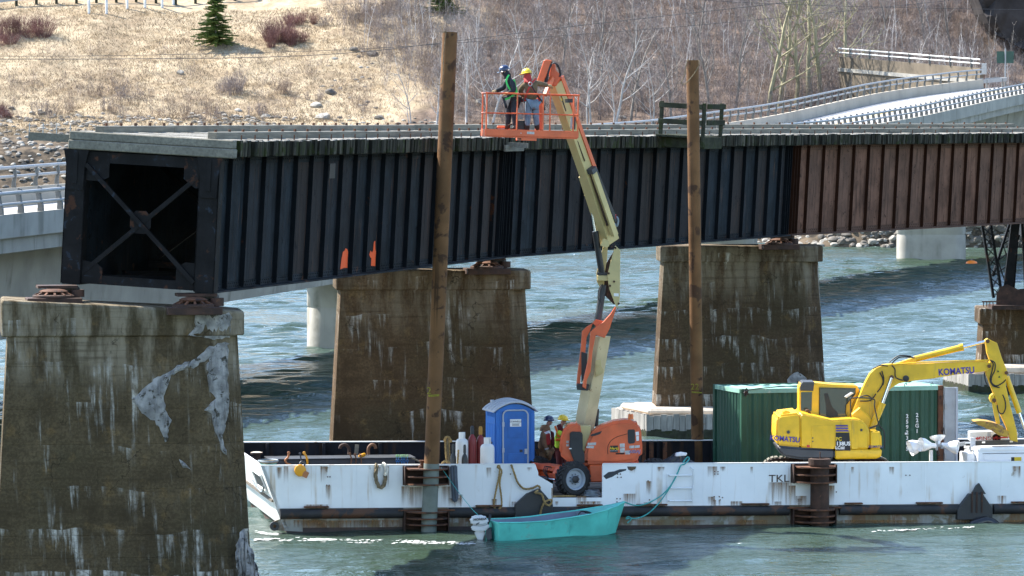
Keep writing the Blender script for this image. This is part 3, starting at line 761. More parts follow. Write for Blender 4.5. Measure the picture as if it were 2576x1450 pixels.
def end_frame():
    t = sp1
    MB().bx(-.08, .23, -2.16, 1.80, -.02, .19).build('end_beam', m_beam, t, bevel=.02)
    MB().bx(-.05, .22, -2.14, 1.79, .195, .39).build('end_beam', m_beam, t, bevel=.02)
    for y in (-HALF, HALF):
        s = 1 if y < 0 else -1
        m = MB().bx(-.02, .0, y - .24, y + .24, -D, -.02).bx(-.02, .3, y - .24, y - .215, -D, -.02).bx(-.02, .3, y + .215, y + .24, -D, -.02)
        m.poly([(-.05, y - .30, -.03), (-.05, y + .30, -.03), (-.05, y + .22, -.42), (-.05, y + .2, -.95), (-.05, y - .2, -.95), (-.05, y - .22, -.42)], (.028, 0, 0))
        m.bx(-.07, -.05, y - .05, y + .05, -.8, -.1)
        m.build('end_post', m_frame, t)
    a = HALF - .24
    MB().bx(.03, .12, -a, a, -.30, -.05).build('strut', m_frame, t); MB().bx(.03, .12, -a, a, -D + .02, -D + .22).build('strut', m_frame, t)
    MB().bar((.0, -a, -D + .2), (.0, a, -.35), .10, .09, (1, 0, 0)).build('brace', m_frame, t); MB().bar((.06, a, -D + .25), (.06, -a, -.45), .10, .09, (1, 0, 0)).build('brace', m_frame, t)
    z = -D / 2 - .05
    for pts in ([(-a, -.05), (-a + .38, -.05), (-a + .38, -.55), (-a + .1, -.75), (-a, -.75)], [(a, -.05), (a - .55, -.05), (a - .55, -.62), (a - .35, -.72), (a, -.72)],
                [(-a, -D + .05), (-a + .45, -D + .05), (-a + .45, -D + .5), (-a + .25, -D + .65), (-a, -D + .65)], [(a, -D + .05), (a - .5, -D + .05), (a - .5, -D + .4), (a - .35, -D + .5), (a, -D + .55)],
                [(-.25, z + .12), (-.12, z + .26), (.12, z + .26), (.25, z + .12), (.25, z - .12), (.12, z - .26), (-.12, z - .26), (-.25, z - .12)]):
        MB().poly([(.025, y, zz) for y, zz in pts], (.03, 0, 0)).build('gusset_plate', m_frame, t)
    # walkway plank sticking out on the far side
    MB().bx(.15, .22, 1.8, 2.85, .12, .30).build('plank', m_beam, t)
    for k in range(4): MB().cyl((.18, 1.85 + .33 * k, .2), (.18, 1.85 + .33 * k, .52), .012, 6).build('rod', m_galv, t)
end_frame()
def laterals():
    for k in range(10):
        x = .3 + k * 2.75
        MB().bx(x, x + .12, -HALF + .2, HALF - .2, -D + .03, -D + .15).build('lateral_strut', m_frame, sp1)
        MB().bar((x + .1, -HALF + .2, -D + .05), (x + 2.7, HALF - .2, -D + .05), .14, .1).build('lateral_brace', m_frame, sp1); MB().bar((x + .1, HALF - .2, -D + .16), (x + 2.7, -HALF + .2, -D + .16), .14, .1).build('lateral_brace', m_frame, sp1)
laterals()
def s_on(i, pxx):
    """distance along span i where its near web shows at picture x"""
    p, q = RP[i], RP[i + 1]; d = (q - p).normalized(); k = (pxx - CX) / F
    return (k * p.y - p.x) / (d.x - k * d.y)
def paint_marks():
    rnd = random.Random(3)
    n = 20; sts = [L1 * (k + 1) / (n + 1) for k in range(n)]
    for j, pxx in enumerate((868, 938)):
        s = s_on(0, pxx); e = min(x for x in sts if x >= s) ; a = max(x for x in sts if x < s)
        x0, x1 = e - .72, e - .08; z0 = -D + .17
        if j == 0: out = [(0, 0), (.5, .03), (1, .02), (.96, .25), (1, .42), (.85, .5), (.6, .52), (.45, .46), (.25, .44), (.1, .28), (.04, .14)]
        else: out = [(.35, 0), (1, -.02), (.97, .2), (1, .35), (.88, .42), (.8, .64), (.62, .62), (.55, .4), (.42, .34), (.18, .40), (.0, .30), (.2, .22), (.36, .2)]
        MB().poly([(x0 + (x1 - x0) * x, -HALF - .0295, z0 + z) for x, z in out], (0, .003, 0)).build('paint_mark', m_paint, sp1)
    MB().bx(s_on(0, 826), s_on(0, 840), -HALF - .06, -HALF - .012, -.62, -.25).build('cover_plate', m_black, sp1)
    MB().bx(L1 - 1.9, L1 - 1.83, -2.75, -2.12, .10, .24).build('plank', m_beam, sp1)
    x0 = L1 - 2.4
    MB().bx(x0, x0 + 2.2, -2.24, -2.19, -.02, .16).build('plank', m_beam, sp1)
paint_marks()
def refuge():
    s0 = s_on(1, 1683) - 2.4
    M = PM[sp2]; loc = M @ Vector((s0, -2.12, .34))
    t = thing('refuge_platform', 'weathered timber refuge platform with rails on the side of the railway deck', 'platform', loc, (CANT, 0, PM[sp2].to_euler().z))
    w_, l_ = 1.35, 1.7
    for x in (.1, l_ - .1): MB().bx(x - .1, x + .1, -w_ - .05, .0, -.30, .02).build('bearer', m_moss, t, bevel=.015)
    for k in range(7): MB().bx(-.35, l_ + .05, -w_ + .2 * k, -w_ + .2 * k + .185, .025, .09).build('floor_plank', m_moss, t, bevel=.006)
    MB().bx(0, l_, -w_ - .12, -w_ - .055, -.30, .06).build('fascia_board', m_moss, t, bevel=.01)
    for x, y, z0 in ((-.02, -.02, -.35), (-.02, -w_ - .06, -.25), (l_ - .03, -w_ - .06, -.05)):
        MB().bx(x - .06, x + .06, y - .05, y + .05, z0, 1.12).build('post', m_moss, t, bevel=.008)
    for z in (.42, .92):
        MB().bx(-.11, -.065, -w_ - .02, .05, z, z + .16).build('rail', m_moss, t, bevel=.006)
        MB().bx(.05, l_ + .05, -w_ - .17, -w_ - .125, z + .02, z + .18).build('rail', m_moss, t, bevel=.006)
refuge()
# ------------------------------------------------------------------ piers
def pier(label, pxl, pxr, Y, rot, ztl, ztr, zb, mt, thick=2.3, base=-3, shaft=(.14, .06), cham=.55, batter=.055):
    """cap from pxl to pxr at depth Y; ztl/ztr cap top heights, zb cap underside"""
    xl, xr = at(pxl, 700, Y).x, at(pxr, 700, Y).x; W = (xr - xl) / math.cos(rot)
    t = thing('bridge_pier', label, 'bridge pier', (xl, Y, 0), (0, 0, rot), 'concrete piers of the railway bridge')
    def ring(x0, x1, y0, y1, c):  # plan outline, right end chamfered
        return [(x0, y0), (x1 - c, y0), (x1, y0 + c), (x1, y1 - c), (x1 - c, y1), (x0, y1)]
    mb = MB(); r = ring(0, W, 0, thick, .32); n = len(r)
    zt = lambda x: ztl + (ztr - ztl) * x / W
    mb.v = [(x, y, zb) for x, y in r] + [(x, y, zt(x) - .04) for x, y in r] + [(x + (.04 if x < 1 else -.04), y + (.04 if y < 1 else -.04), zt(x)) for x, y in r]
    for i in range(2):
        for k in range(n): mb.f.append((i * n + k, i * n + (k + 1) % n, (i + 1) * n + (k + 1) % n, (i + 1) * n + k))
    mb.f.append(tuple(range(n - 1, -1, -1))); mb.f.append(tuple(range(2 * n, 3 * n)))
    mb.build('cap', mt, t, bevel=.03)
    sx0, sx1, sy0, sy1 = shaft[0], W - shaft[0], shaft[1], thick - shaft[1]
    # shaft in pours with recessed joints, battered outwards to the foot
    mb = MB(); zs = []; z = zb; lifts = []
    rnd = random.Random(int(pxl))
    while z > base: lifts.append((z, max(base, z - rnd.uniform(.45, 1.4)))); z = lifts[-1][1]
    for a, b in lifts:
        for zz, ins in ((a, .009), (a - .012, 0), (b + .012, 0), (b, .009)):
            g = batter * (zb - zz); gy = batter * .7 * (zb - zz)
            mb.v += [(x, y, zz) for x, y in ring(sx0 - g + ins, sx1 + g - ins, sy0 - gy + ins, sy1 + gy - ins, cham)]
    m = len(mb.v) // n
    for i in range(m - 1):
        for k in range(n): mb.f.append((i * n + k, (i + 1) * n + k, (i + 1) * n + (k + 1) % n, i * n + (k + 1) % n))
    mb.f.append(tuple(range(n))); mb.f.append(tuple(range((m - 1) * n, m * n))[::-1])
    mb.build('shaft', mt, t)
    return t, W, (sx0, sx1, sy0, batter, zb)
pr1, W1, S1 = pier('nearest bridge pier with a broken cap corner and pale spalled patches', 3, 612, 102.3, R(7), 6.76, 6.48, 5.92, m_pier)
pr2, W2, S2 = pier('brown bridge pier behind the blue toilet, under the first girder joint', 845, 1338, 129.4, R(4.5), 6.56, 6.52, 5.97, m_pier_b)
pr3, W3, S3 = pier('bridge pier behind the green container, on a timber crib', 1660, 2073, 155.2, R(1.5), 6.53, 6.53, 5.97, m_pier_c)
pr4, W4, S4 = pier('low bridge pier under the steel tower beyond the excavator bucket', 2465, 2830, 181.5, R(-2), 3.3, 3.3, 2.65, m_pier_c, thick=3.2)
def patch(name, pts, mt, par, S, seed, thick=.05):
    """irregular broken-concrete area lying on the battered face of a pier; pts in picture positions"""
    rnd = random.Random(seed); sx0, sx1, sy0, bt, zb = S; inv = PM[par].inverted()
    out = []
    n = len(pts)
    for i in range(n):
        a, b = Vector((*pts[i], 0)), Vector((*pts[(i + 1) % n], 0)); m = max(1, int((b - a).length / 9))
        for k in range(m):
            q = a.lerp(b, k / m); out.append((q.x + rnd.uniform(-3, 3), q.y + rnd.uniform(-3, 3)))
    vs = []
    for x, y in out:
        Y = PM[par].translation.y + .3
        for _ in range(4):
            l = inv @ at(x, y, Y); want = (sy0 - bt * .7 * max(0, zb - l.z)) if l.z < zb else 0.0
            Y += (want - l.y)
        l = inv @ at(x, y, Y); vs.append(l)
    bm = bmesh.new(); bv = [bm.verts.new((v.x, v.y - .004, v.z)) for v in vs]
    f = bm.faces.new(bv); bmesh.ops.triangulate(bm, faces=[f]); 
    for _ in range(2): bmesh.ops.subdivide_edges(bm, edges=bm.edges[:], cuts=1)
    bnd = {v for e in bm.edges if e.is_boundary for v in e.verts}
    bmesh.ops.triangulate(bm, faces=bm.faces[:])
    for v in bm.verts:
        if v not in bnd: v.co.y -= thick * (.35 + .65 * rnd.random())
    ex = bmesh.ops.extrude_face_region(bm, geom=bm.faces[:])
    for v in [g for g in ex['geom'] if isinstance(g, bmesh.types.BMVert)]: v.co.y = v.co.y + .0
    bmesh.ops.recalc_face_normals(bm, faces=bm.faces)
    me = bpy.data.meshes.new(name); bm.to_mesh(me); bm.free(); me.materials.append(mt)
    return inst(name, me, par)
patch('spalled_patch', [(492, 783), (582, 790), (580, 850), (545, 855), (505, 848), (470, 842), (490, 830)], m_spall, pr1, S1, 1)
patch('spalled_patch', [(575, 862), (572, 930), (578, 1010), (560, 1100), (570, 1143), (560, 1140), (540, 1085), (530, 1040), (512, 1035), (545, 1000), (530, 985), (520, 920), (545, 862)], m_spall, pr1, S1, 2)
patch('spalled_patch', [(410, 958), (440, 942), (470, 925), (480, 905), (430, 930), (395, 950), (330, 1003), (355, 1040), (390, 1060), (415, 1110), (422, 1112), (424, 1085), (430, 1058), (415, 1030), (412, 990)], m_spall, pr1, S1, 3)
patch('spalled_patch', [(470, 922), (500, 895), (530, 872), (548, 868), (548, 882), (520, 905), (488, 925)], m_spall, pr1, S1, 8, .03)
patch('spalled_patch', [(452, 1158), (470, 1168), (478, 1180), (460, 1178)], m_spall, pr1, S1, 4)
patch('spalled_patch', [(592, 1370), (610, 1330), (640, 1400), (660, 1470), (600, 1470)], m_spall, pr1, S1, 5, .2)
patch('spalled_patch', [(1985, 945), (2010, 935), (2030, 950), (2025, 990), (1990, 1000), (1975, 975)], m_spall, pr3, S3, 6)
# ------------------------------------------------------------------ timber cribs at the pier feet
def crib(label, par_name, outline, top, Yoff=0, ledge=True):
    """planked box round a pier foot: outline = plan corners (world x, y), left to right along the near side"""
    t = thing('timber_crib', label, 'timber crib', (outline[0][0], outline[0][1], 0), 0, 'timber cribs round the pier feet')
    rnd = random.Random(len(label))
    for (a, b) in zip(outline, outline[1:]):
        a, b = Vector((*a, 0)), Vector((*b, 0)); d = b - a; L = d.length; d.normalize(); n = Vector((d.y, -d.x, 0))
        x = 0
        while x < L - .02:
            w_ = min(rnd.uniform(.17, .27), L - x); p = a + d * x; q = a + d * (x + w_ - .012)
            z = top + rnd.uniform(-.05, .02); k = rnd.uniform(0, .02)
            MB().poly([p + n * k + Vector((0, 0, -2)), q + n * k + Vector((0, 0, -2)), q + n * k + Vector((0, 0, z)), p + n * k + Vector((0, 0, z))], -n * .1).build('plank', m_beamz, t, world=True)
            x += w_
    cx = sum(p[0] for p in outline) / len(outline)
    back = [(outline[-1][0], outline[-1][1] + 4.5), (outline[0][0] + 1.0, outline[0][1] + 4.0)]
    ring = list(outline) + back
    mb = MB().poly([(x, y + .12, top - .12) for x, y in ring], (0, 0, .05)); mb.build('fill', m_ledge, t, world=True)
    wet = MB()
    for (a, b) in zip(outline, outline[1:]):
        a, b = Vector((*a, 0)), Vector((*b, 0)); d = (b - a); L = d.length; d.normalize(); n = Vector((d.y, -d.x, 0)); m = max(2, int(L / .12))
        for k in range(m):
            p, q = a + d * L * k / m + n * .028, a + d * L * (k + 1) / m + n * .028; h = .30 + rnd.uniform(-.03, .05)
            wet.add([p + Vector((0, 0, -1)), q + Vector((0, 0, -1)), q + Vector((0, 0, h)), p + Vector((0, 0, h))], [(0, 1, 2, 3)])
    wet.build('wet_band', m_moss, t, world=True)
    return t
Yc = 153.6
crib('grey planked timber crib at the foot of the pier behind the green container', 'c3', [(at(1538, 1100, 157.5).x, 157.5), (at(1628, 1100, Yc).x, Yc), (at(2130, 1100, Yc + .3).x, Yc + .3)], .84)
MB().poly([(at(1560, 1030, 157).x, 157.2, .80), (at(1632, 1030, 154).x, 153.95, .80), (at(2100, 1030, 154).x, 154.2, .80), (at(2100, 1030, 154).x, 157, .80)], (0, 0, .22)).build('footing', m_ledge, pr3, world=True, bevel=.08)
crib('pale planked timber crib below the steel tower pier', 'c4', [(at(2376, 985, 183).x, 183.5), (at(2440, 985, 179).x, 179.4), (at(2800, 985, 179).x, 179.4)], .78)
MB().poly([(at(2395, 930, 183).x, 183.2, .76), (at(2445, 930, 180).x, 179.7, .76), (at(2800, 930, 180).x, 179.7, .76), (at(2800, 930, 180).x, 182, .76)], (0, 0, .32)).build('footing', m_ledge, pr4, world=True, bevel=.08)
# ------------------------------------------------------------------ bearings
def bearing(label, p, top, kind=0):
    t = thing('bridge_bearing', label, 'bridge bearing', p, R(10), 'cast bearings under the girders')
    h = top - p[2]
    MB().bx(-.62, .62, -.45, .45, -.12, .05).build('base_plate', m_drust, t, bevel=.01)
    MB().lathe([(.48, .05), (.48, .10), (.44, .12)], 28).build('ring', m_drust, t, smooth=40)
    mb = MB()
    for k in range(12):
        a = 2 * math.pi * k / 12; c, s = math.cos(a), math.sin(a)
        mb.bar((.45 * c, .45 * s, .10), (.22 * c, .22 * s, h * .62), .05, .04)
    mb.build('ribs', m_rust, t)
    MB().lathe([(.30, h * .5), (.33, h * .6), (.26, h * .72), (.12, h * .78)], 28).build('dome', m_rust, t, smooth=40)
    MB().bx(-.1, .62, .25, .85, .06, h - .005).build('pedestal', m_black, t, bevel=.06)
    MB().lathe([(.16, .06), (.16, h * .7)], 16, Matrix.Translation((.55, .1, 0))).build('roller', m_drust, t, smooth=40)
    MB().bx(-.35, .55, .0, .7, h * .8, h - .004).build('top_plate', m_drust, t)
    return t
def gbot(i, x, y): return PM[(sp1, sp2, sp3)[i]] @ Vector((x, y, -D - .025))
q = gbot(0, .3, HALF); b1 = at(137, 748, 103.2); bearing('ribbed bearing under the left post of the open end frame', (at(165, 748, 103.3).x - .25, 103.05, 6.735), q.z + .0)
q = gbot(0, .3, -HALF); bearing('ribbed bearing under the right post of the open end frame', (at(497, 775, 102.9).x - .1, 102.95, 6.53), q.z)
q = gbot(0, L1 - .3, -HALF); bearing('dark bearing on the brown pier under the joint of the two black spans', (q.x - .25, q.y + .1, 6.54), q.z)
q = gbot(1, L2 - .3, -HALF); bearing('dark bearing where the black and the brown span meet', (q.x - .1, q.y + .35, 6.53), q.z)
q = gbot(0, L1 - .3, HALF)
# ------------------------------------------------------------------ steel tower under the brown span
def tower():
    Y = 180.6; base = 3.36
    t = thing('steel_tower', 'brown riveted steel tower with laced legs on the low pier', 'steel tower', (at(2545, 775, Y).x, Y, base))
    B = lambda nm, mb, mt=m_frame: mb.build(nm, mt, t, world=True)
    def laced(p, q, w_, d_):
        p, q = Vector(p), Vector(q); ax = (q - p).normalized(); sd = Vector((1, 0, 0)); sd = (sd - ax * sd.dot(ax)).normalized(); up = ax.cross(sd)
        mb = MB()
        for k in (-1, 1): mb.bar(p + sd * k * w_ / 2, q + sd * k * w_ / 2, .09, d_, up)
        L = (q - p).length; n = int(L / (w_ * 1.1))
        for k in range(n):
            a, b = p + ax * L * k / n, p + ax * L * (k + 1) / n
            for yy in (-.5, .5):
                mb.bar(a - sd * w_ / 2 + up * d_ * yy, b + sd * w_ / 2 + up * d_ * yy, .02, .06, up); mb.bar(b - sd * w_ / 2 + up * d_ * yy, a + sd * w_ / 2 + up * d_ * yy, .02, .06, up)
        return mb
    B('leg', laced(at(2510, 748, Y), at(2478, 545, Y), .34, .35))
    B('leg', laced(at(2600, 748, Y), at(2590, 545, Y), .6, .35))
    B('leg', laced(at(2512, 700, Y + 3.2), at(2563, 540, Y + 3.2), .5, .3))
    B('column', MB().bar(at(2531, 765, Y), at(2556, 545, Y), .34, .3, (0, -1, 0)).bar(at(2546, 765, Y + .5), at(2562, 545, Y + .5), .1, .3, (0, -1, 0)))
    B('gusset_plate', MB().poly([at(2506, 768, Y - .3), at(2507, 742, Y - .3), at(2516, 722, Y - .3), at(2534, 716, Y - .3), at(2560, 728, Y - .3), at(2625, 722, Y - .3), at(2625, 768, Y - .3)], (0, .05, 0)), m_drust)
    B('shoe', MB().bx(at(2490, 770, Y).x, at(2640, 770, Y).x, Y - .8, Y + .8, base - .04, base + .12), m_drust)
    B('cross_girder', MB().bx(at(2582, 600, Y).x, at(2700, 600, Y).x, Y + .2, Y + 3.4, 6.2, gbot(2, L3 - 1, -HALF).z - .03), m_black)
    rl = MB()
    for k in range(4): rl.cyl(at(2474 + 8 * k, 772, Y - .9), at(2474 + 8 * k, 758, Y - .9), .02, 6)
    rl.bar(at(2470, 759, Y - .9), at(2520, 759, Y - .9), .04, .05); B('step_rail', rl, m_rust)
tower()
# ------------------------------------------------------------------ barge
BR = R(9.5); TRIM = R(.43); BY = 118.6; BW = 8.8; BL = 31.0; DECK = .87; TOPZ = 1.76
BX = at(655, 1174, BY).x
barge = thing('work_barge', 'long white flat work barge with rust streaks and a black fender pipe', 'barge', (BX, BY, 0), (0, TRIM, BR))
def lx(pxx, off=0.0):
    """position along the barge whose near face (moved off towards the camera) shows at picture x"""
    k = (pxx - CX) / F; c, s = math.cos(BR), math.sin(BR); x0, y0 = BX + s * off, BY - c * off
    return (k * y0 - x0) / (c - k * s)
def lz(pxx, py, off=0.0):
    l = lx(pxx, off); Y = BY - off * math.cos(BR) + l * math.sin(BR); return at(pxx, py, Y).z + l * math.sin(TRIM)
def Bm(p): return PM[barge] @ Vector(p)
def deckz(X, Y): return DECK - ((X - BX) * math.cos(BR) + (Y - BY) * math.sin(BR)) * math.sin(TRIM)
def hull():
    B = lambda nm, mb, mt, **k: mb.build(nm, mt, barge, **k)
    n0, n1, n2, n3 = lx(1346), lx(1353), lx(1390), lx(1515)
    zt, zn = TOPZ, .87
    # near bulwark with the notch where the lift came aboard
    out = [(0, zt), (n0, zt), (n0 + .05, 1.62), (n1, 1.55), (n1, 1.47), (n2, 1.24), (n2, zn), (n3, zn), (n3, zt), (BL, zt), (BL, .64), (.415, .64)]
    B('near_bulwark', MB().poly([(x, .0, z) for x, z in out], (0, .07, 0)), m_hull)
    cap = MB().bx(0, n0 - .02, -.012, .11, zt + .002, zt + .022).bx(n3 + .02, BL, -.012, .11, zt + .002, zt + .022); B('rail_cap', cap, m_bow)
    B('lower_side', MB().poly([(x, .012, z) for x, z in [(.415, .638), (BL, .638), (BL, .13), (.62, .13)]], (0, .06, 0)), m_hlow)
    B('boot_topping', MB().poly([(x, .008, z) for x, z in [(.62, .128), (BL, .128), (BL, -1.2), (1.4, -1.2)]], (0, .06, 0)), m_boot)
    B('bow_plate', MB().add([(0, 0, zt), (0, BW, zt), (.62, BW, .13), (.62, 0, .13), (.09, 0, zt), (.09, BW, zt), (.72, BW, .13), (.72, 0, .13)], [(0, 1, 2, 3), (7, 6, 5, 4), (0, 4, 5, 1), (1, 5, 6, 2), (2, 6, 7, 3), (3, 7, 4, 0)]), m_bow)
    B('bow_foot', MB().add([(.63, .02, .128), (.63, BW, .128), (1.5, BW, -1.2), (1.5, .02, -1.2), (.8, .02, .128), (.8, BW, .128), (1.7, BW, -1.2), (1.7, .02, -1.2)], [(0, 1, 2, 3), (7, 6, 5, 4), (0, 4, 5, 1), (1, 5, 6, 2), (2, 6, 7, 3), (3, 7, 4, 0)]), m_boot)
    # fairlead opening and padeye on the bow
    sl = Matrix.Translation((.19, 1.75, 1.25)) @ Matrix.Rotation(-math.atan2(.62, zt - .13), 4, 'Y')
    B('fairlead', MB().bx(-.035, -.012, -1.0, 1.0, -.19, .19, sl), m_black, bevel=.01); B('fairlead_frame', MB().tube([sl @ Vector(p) for p in ((-.03, -1.03, -.22), (-.03, 1.03, -.22), (-.03, 1.03, .22), (-.03, -1.03, .22))], .035, 8, closed=True), m_bow)
    px_, pz_ = lx(688), lz(688, 1324)
    B('bow_lug', MB().poly([(lx(x), .0, lz(x, y)) for x, y in ((681, 1318), (690, 1311), (704, 1306), (760, 1306), (760, 1338), (715, 1336), (690, 1335), (682, 1330))], (0, .05, 0)), m_hlow)
    B('padeye', MB().lathe([(.05, -.06), (.12, -.06), (.12, .05), (.05, .05), (.05, -.06)], 20, Matrix.Translation((px_, -.03, pz_)) @ Matrix.Rotation(R(90), 4, 'X')), m_black, smooth=40)
    # deck
    B('deck_plate', MB().bx(.7, BL, .08, BW - .08, -1.2, .79), m_drust)
    nb = 35; w_ = (BW - .2) / nb; rnd = random.Random(5)
    for k in range(nb):
        x = .3
        MB().bx(x, BL, .1 + k * w_, .1 + (k + 1) * w_ - .018, .795, .865 + rnd.uniform(-.008, .006)).build('deck_plank', m_deckp, barge)
    # far bulwark, dark inside, with uprights
    B('far_bulwark', MB().bx(.08, BL, BW - .07, BW, .6, zt - .001), m_inner); B('rail_cap', MB().bx(.08, BL, BW - .13, BW + .02, zt, zt + .025), m_bow)
    for k in range(19): B('upright', MB().bx(1.1 + 1.6 * k, 1.18 + 1.6 * k, BW - .25, BW - .071, .87, zt - .02), m_inner)
    for x in (895, 1215, 1640, 1770, 1900, 2200, 2330, 2520): B('weld_seam', MB().bx(lx(x) - .012, lx(x) + .012, -.006, -.0002, .645, 1.755), m_hull)
    # fender pipe with breaks at the spud wells and brackets
    zf = .50
    segs = [(lx(702), lx(1012)), (lx(1128), lx(1296)), (lx(1388), lx(1985)), (lx(2112), lx(2412)), (lx(2500), BL)]
    for a, b in segs: B('fender_pipe', MB().cyl((a, -.04, zf), (b, -.04, zf), .135, 16), m_fend, smooth=50)
    # rusty step pads above the pipe
    for a, b in ((762, 825), (1195, 1262), (1325, 1330), (1450, 1515), (1600, 1678), (1865, 1935), (2125, 2170), (2305, 2372), (2545, 2600)):
        B('step_pad', MB().bx(lx(a), lx(b), -.13, .0, .655, .70), m_rust, bevel=.015)
    # welded ladder rungs, letters
    for z in (.78, 1.12, 1.46): B('ladder_rung', MB().tube([(lx(1683), -.005, z), (lx(1683), -.12, z), (lx(1738), -.12, z), (lx(1738), -.005, z)], .022, 8), m_hull)
    B('ladder_stile', MB().tube([(lx(1741), -.03, .74), (lx(1739), -.09, 1.0), (lx(1744), -.05, 1.2), (lx(1742), -.10, 1.62), (lx(1736), -.03, 1.68)], .022, 6), m_hull); B('ladder_stile', MB().bx(lx(1680) - .03, lx(1680), -.03, 0, .74, 1.5), m_hull)
    p = Bm((lx(1960), -.001, lz(1960, 1205)))
    text('lettering', 'TKL', .28, m_drust, barge, face_cam(p, BR), .012, xs=1.15)
    # flaked paint on the notch corner, weld studs
    B('bare_patch', MB().poly([(lx(x), -.003, lz(x, y)) for x, y in [(1517, 1198), (1530, 1188), (1545, 1186), (1558, 1181), (1575, 1180), (1574, 1184), (1556, 1190), (1540, 1200), (1524, 1206)]], (0, .002, 0)), m_slate)
    B('bare_patch', MB().poly([(lx(x), -.003, lz(x, y)) for x, y in [(1577, 1174), (1600, 1174), (1598, 1180), (1588, 1185), (1580, 1182)]], (0, .002, 0)), m_slate)
    st = MB(); rnd = random.Random(9)
    for x, y in ((1283, 1193), (822, 1200), (828, 1200), (820, 1221), (826, 1221), (1553, 1193), (1560, 1193), (1553, 1201), (1562, 1201), (1552, 1255), (1560, 1255), (1552, 1263), (1630, 1210), (1634, 1258), (1640, 1262), (1633, 1268), (1798, 1187), (1806, 1187), (1798, 1193), (1806, 1193), (1797, 1250), (1797, 1256), (1810, 1250), (1818, 1252), (1812, 1258), (2105, 1238), (2280, 1196), (2290, 1196), (1420, 1168)):
        st.lathe([(.018, 0), (.018, .02)], 6, Matrix.Translation((lx(x), 0, lz(x, y))) @ Matrix.Rotation(R(90), 4, 'X'))
    tag(B('weld_studs', st, m_rust), kind='stuff')
    # run-down rust stains with their own outlines
    def stain(x0, x1, y0, y1, seed):
        a, b, z0, z1 = lx(x0), lx(x1), lz(x0, y1), lz(x0, y0)
        B('rust_stain', MB().add([(a, -.004 - .0006 * (seed % 4), z0), (b, -.004 - .0006 * (seed % 4), z0), (b, -.004 - .0006 * (seed % 4), z1), (a, -.004 - .0006 * (seed % 4), z1)], [(0, 1, 2, 3)]), m_stain)
    rn = random.Random(12)
    for i in range(26):
        x = rn.uniform(690, 2570)
        if 1340 < x < 1520: continue
        stain(x, x + rn.uniform(6, 26), 1173 + rn.uniform(0, 4), 1173 + rn.uniform(14, 60), i)
    for i in range(30): x = rn.uniform(720, 2560); stain(x, x + rn.uniform(20, 90), 1309, 1309 + rn.uniform(12, 28), i)
    for i in range(18):
        x = rn.uniform(720, 2560)
        if not 1290 < x < 1395: stain(x, x + rn.uniform(10, 40), 1282 - rn.uniform(12, 45), 1282, i)
    for i, a in enumerate(((1006, 1030, 1224, 1282), (1025, 1062, 1226, 1282), (1108, 1134, 1224, 1282), (692, 708, 1176, 1210), (816, 832, 1222, 1262), (1624, 1640, 1211, 1250), (1778, 1806, 1174, 1206), (1932, 1990, 1214, 1282), (1984, 2004, 1222, 1282), (2082, 2102, 1222, 1282), (1780, 1800, 1250, 1282), (760, 828, 1270, 1284), (1450, 1516, 1262, 1283), (1595, 1680, 1309, 1330), (1850, 1940, 1309, 1328), (2110, 2200, 1309, 1326), (800, 1000, 1310, 1338), (1794, 1803, 1258, 1282), (1808, 1813, 1258, 1282), (1462, 1467, 1262, 1280), (1386, 1391, 1228, 1282), (1395, 1405, 1262, 1276), (2425, 2432, 1311, 1332), (2478, 2484, 1311, 1330), (2500, 2506, 1311, 1328))): stain(*a, i)
hull()
def spud_well(label, pxc, pile_r):
    x = lx(pxc); t = barge
    for zs, z0, z1 in (((1.66, 1.46, 1.26), 1.235, 1.745), ((.53, .36, .20), -.05, .56)):
        MB().bx(x - .62, x + .60, -.03, -.002, z0, z1).build('well_plate', m_drust, t)
        for s in (-.60, .56): MB().bx(x + s, x + s + .03, -.26, -.031, z0 + .005, z1 - .005).build('well_web', m_drust, t)
        for z in zs:
            mb = MB(); out = [(-.58, -.032), (-.56, -.2)] + [(.62 * math.sin(R(a)) * .9, -.22 - (.42 if pxc < 1500 else .52) * math.cos(R(a))) for a in range(-60, 61, 12)] + [(.56, -.2), (.57, -.032)]
            mb.poly([(x + a, b, z) for a, b in out], (0, 0, .035)); mb.build('well_shelf', m_rust, t)
    MB().bx(x - .75, x + .75, -.2, -.0, .56, .60).build('well_shelf', m_rust, t)
spud_well('a', 1070, .2); spud_well('b', 2047, .27)
# winch bits on the first spud well
MB().lathe([(.10, 0), (.10, .05), (.05, .06), (.05, .16), (.09, .17), (.09, .20)], 14, Matrix.Translation((lx(1058), -.12, 1.70))).build('winch', m_rust, barge)
MB().cyl((lx(1053), -.15, 1.86), (lx(1033), -.12, 1.96), .022, 8).build('winch_handle', m_beam, barge)
def brackets():
    for pxs, top in (((1296, 1271), (1326, 1243), (1357, 1230), (1373, 1247), (1391, 1270), (1391, 1306), (1296, 1306)), 0), (((2411, 1283), (2441, 1243), (2475, 1243), (2500, 1280), (2500, 1308), (2411, 1308)), 1):
        MB().poly([(lx(x, .2), -.2, lz(x, y, .2)) for x, y in pxs], (0, .198, 0)).build('push_knee', m_black, barge, bevel=.01)
    MB().poly([(lx(x, .12), -.14, lz(x, y, .12)) for x, y in ((2447, 1243), (2458, 1222), (2465, 1216), (2470, 1224), (2482, 1243))], (0, .1, 0)).build('push_knee_eye', m_black, barge)
    for x in (2448, 2460, 2473): MB().bx(lx(x, .22) - .02, lx(x, .22) + .02, -.225, -.201, .42, .98).build('knee_rib', m_drust, barge)
brackets()
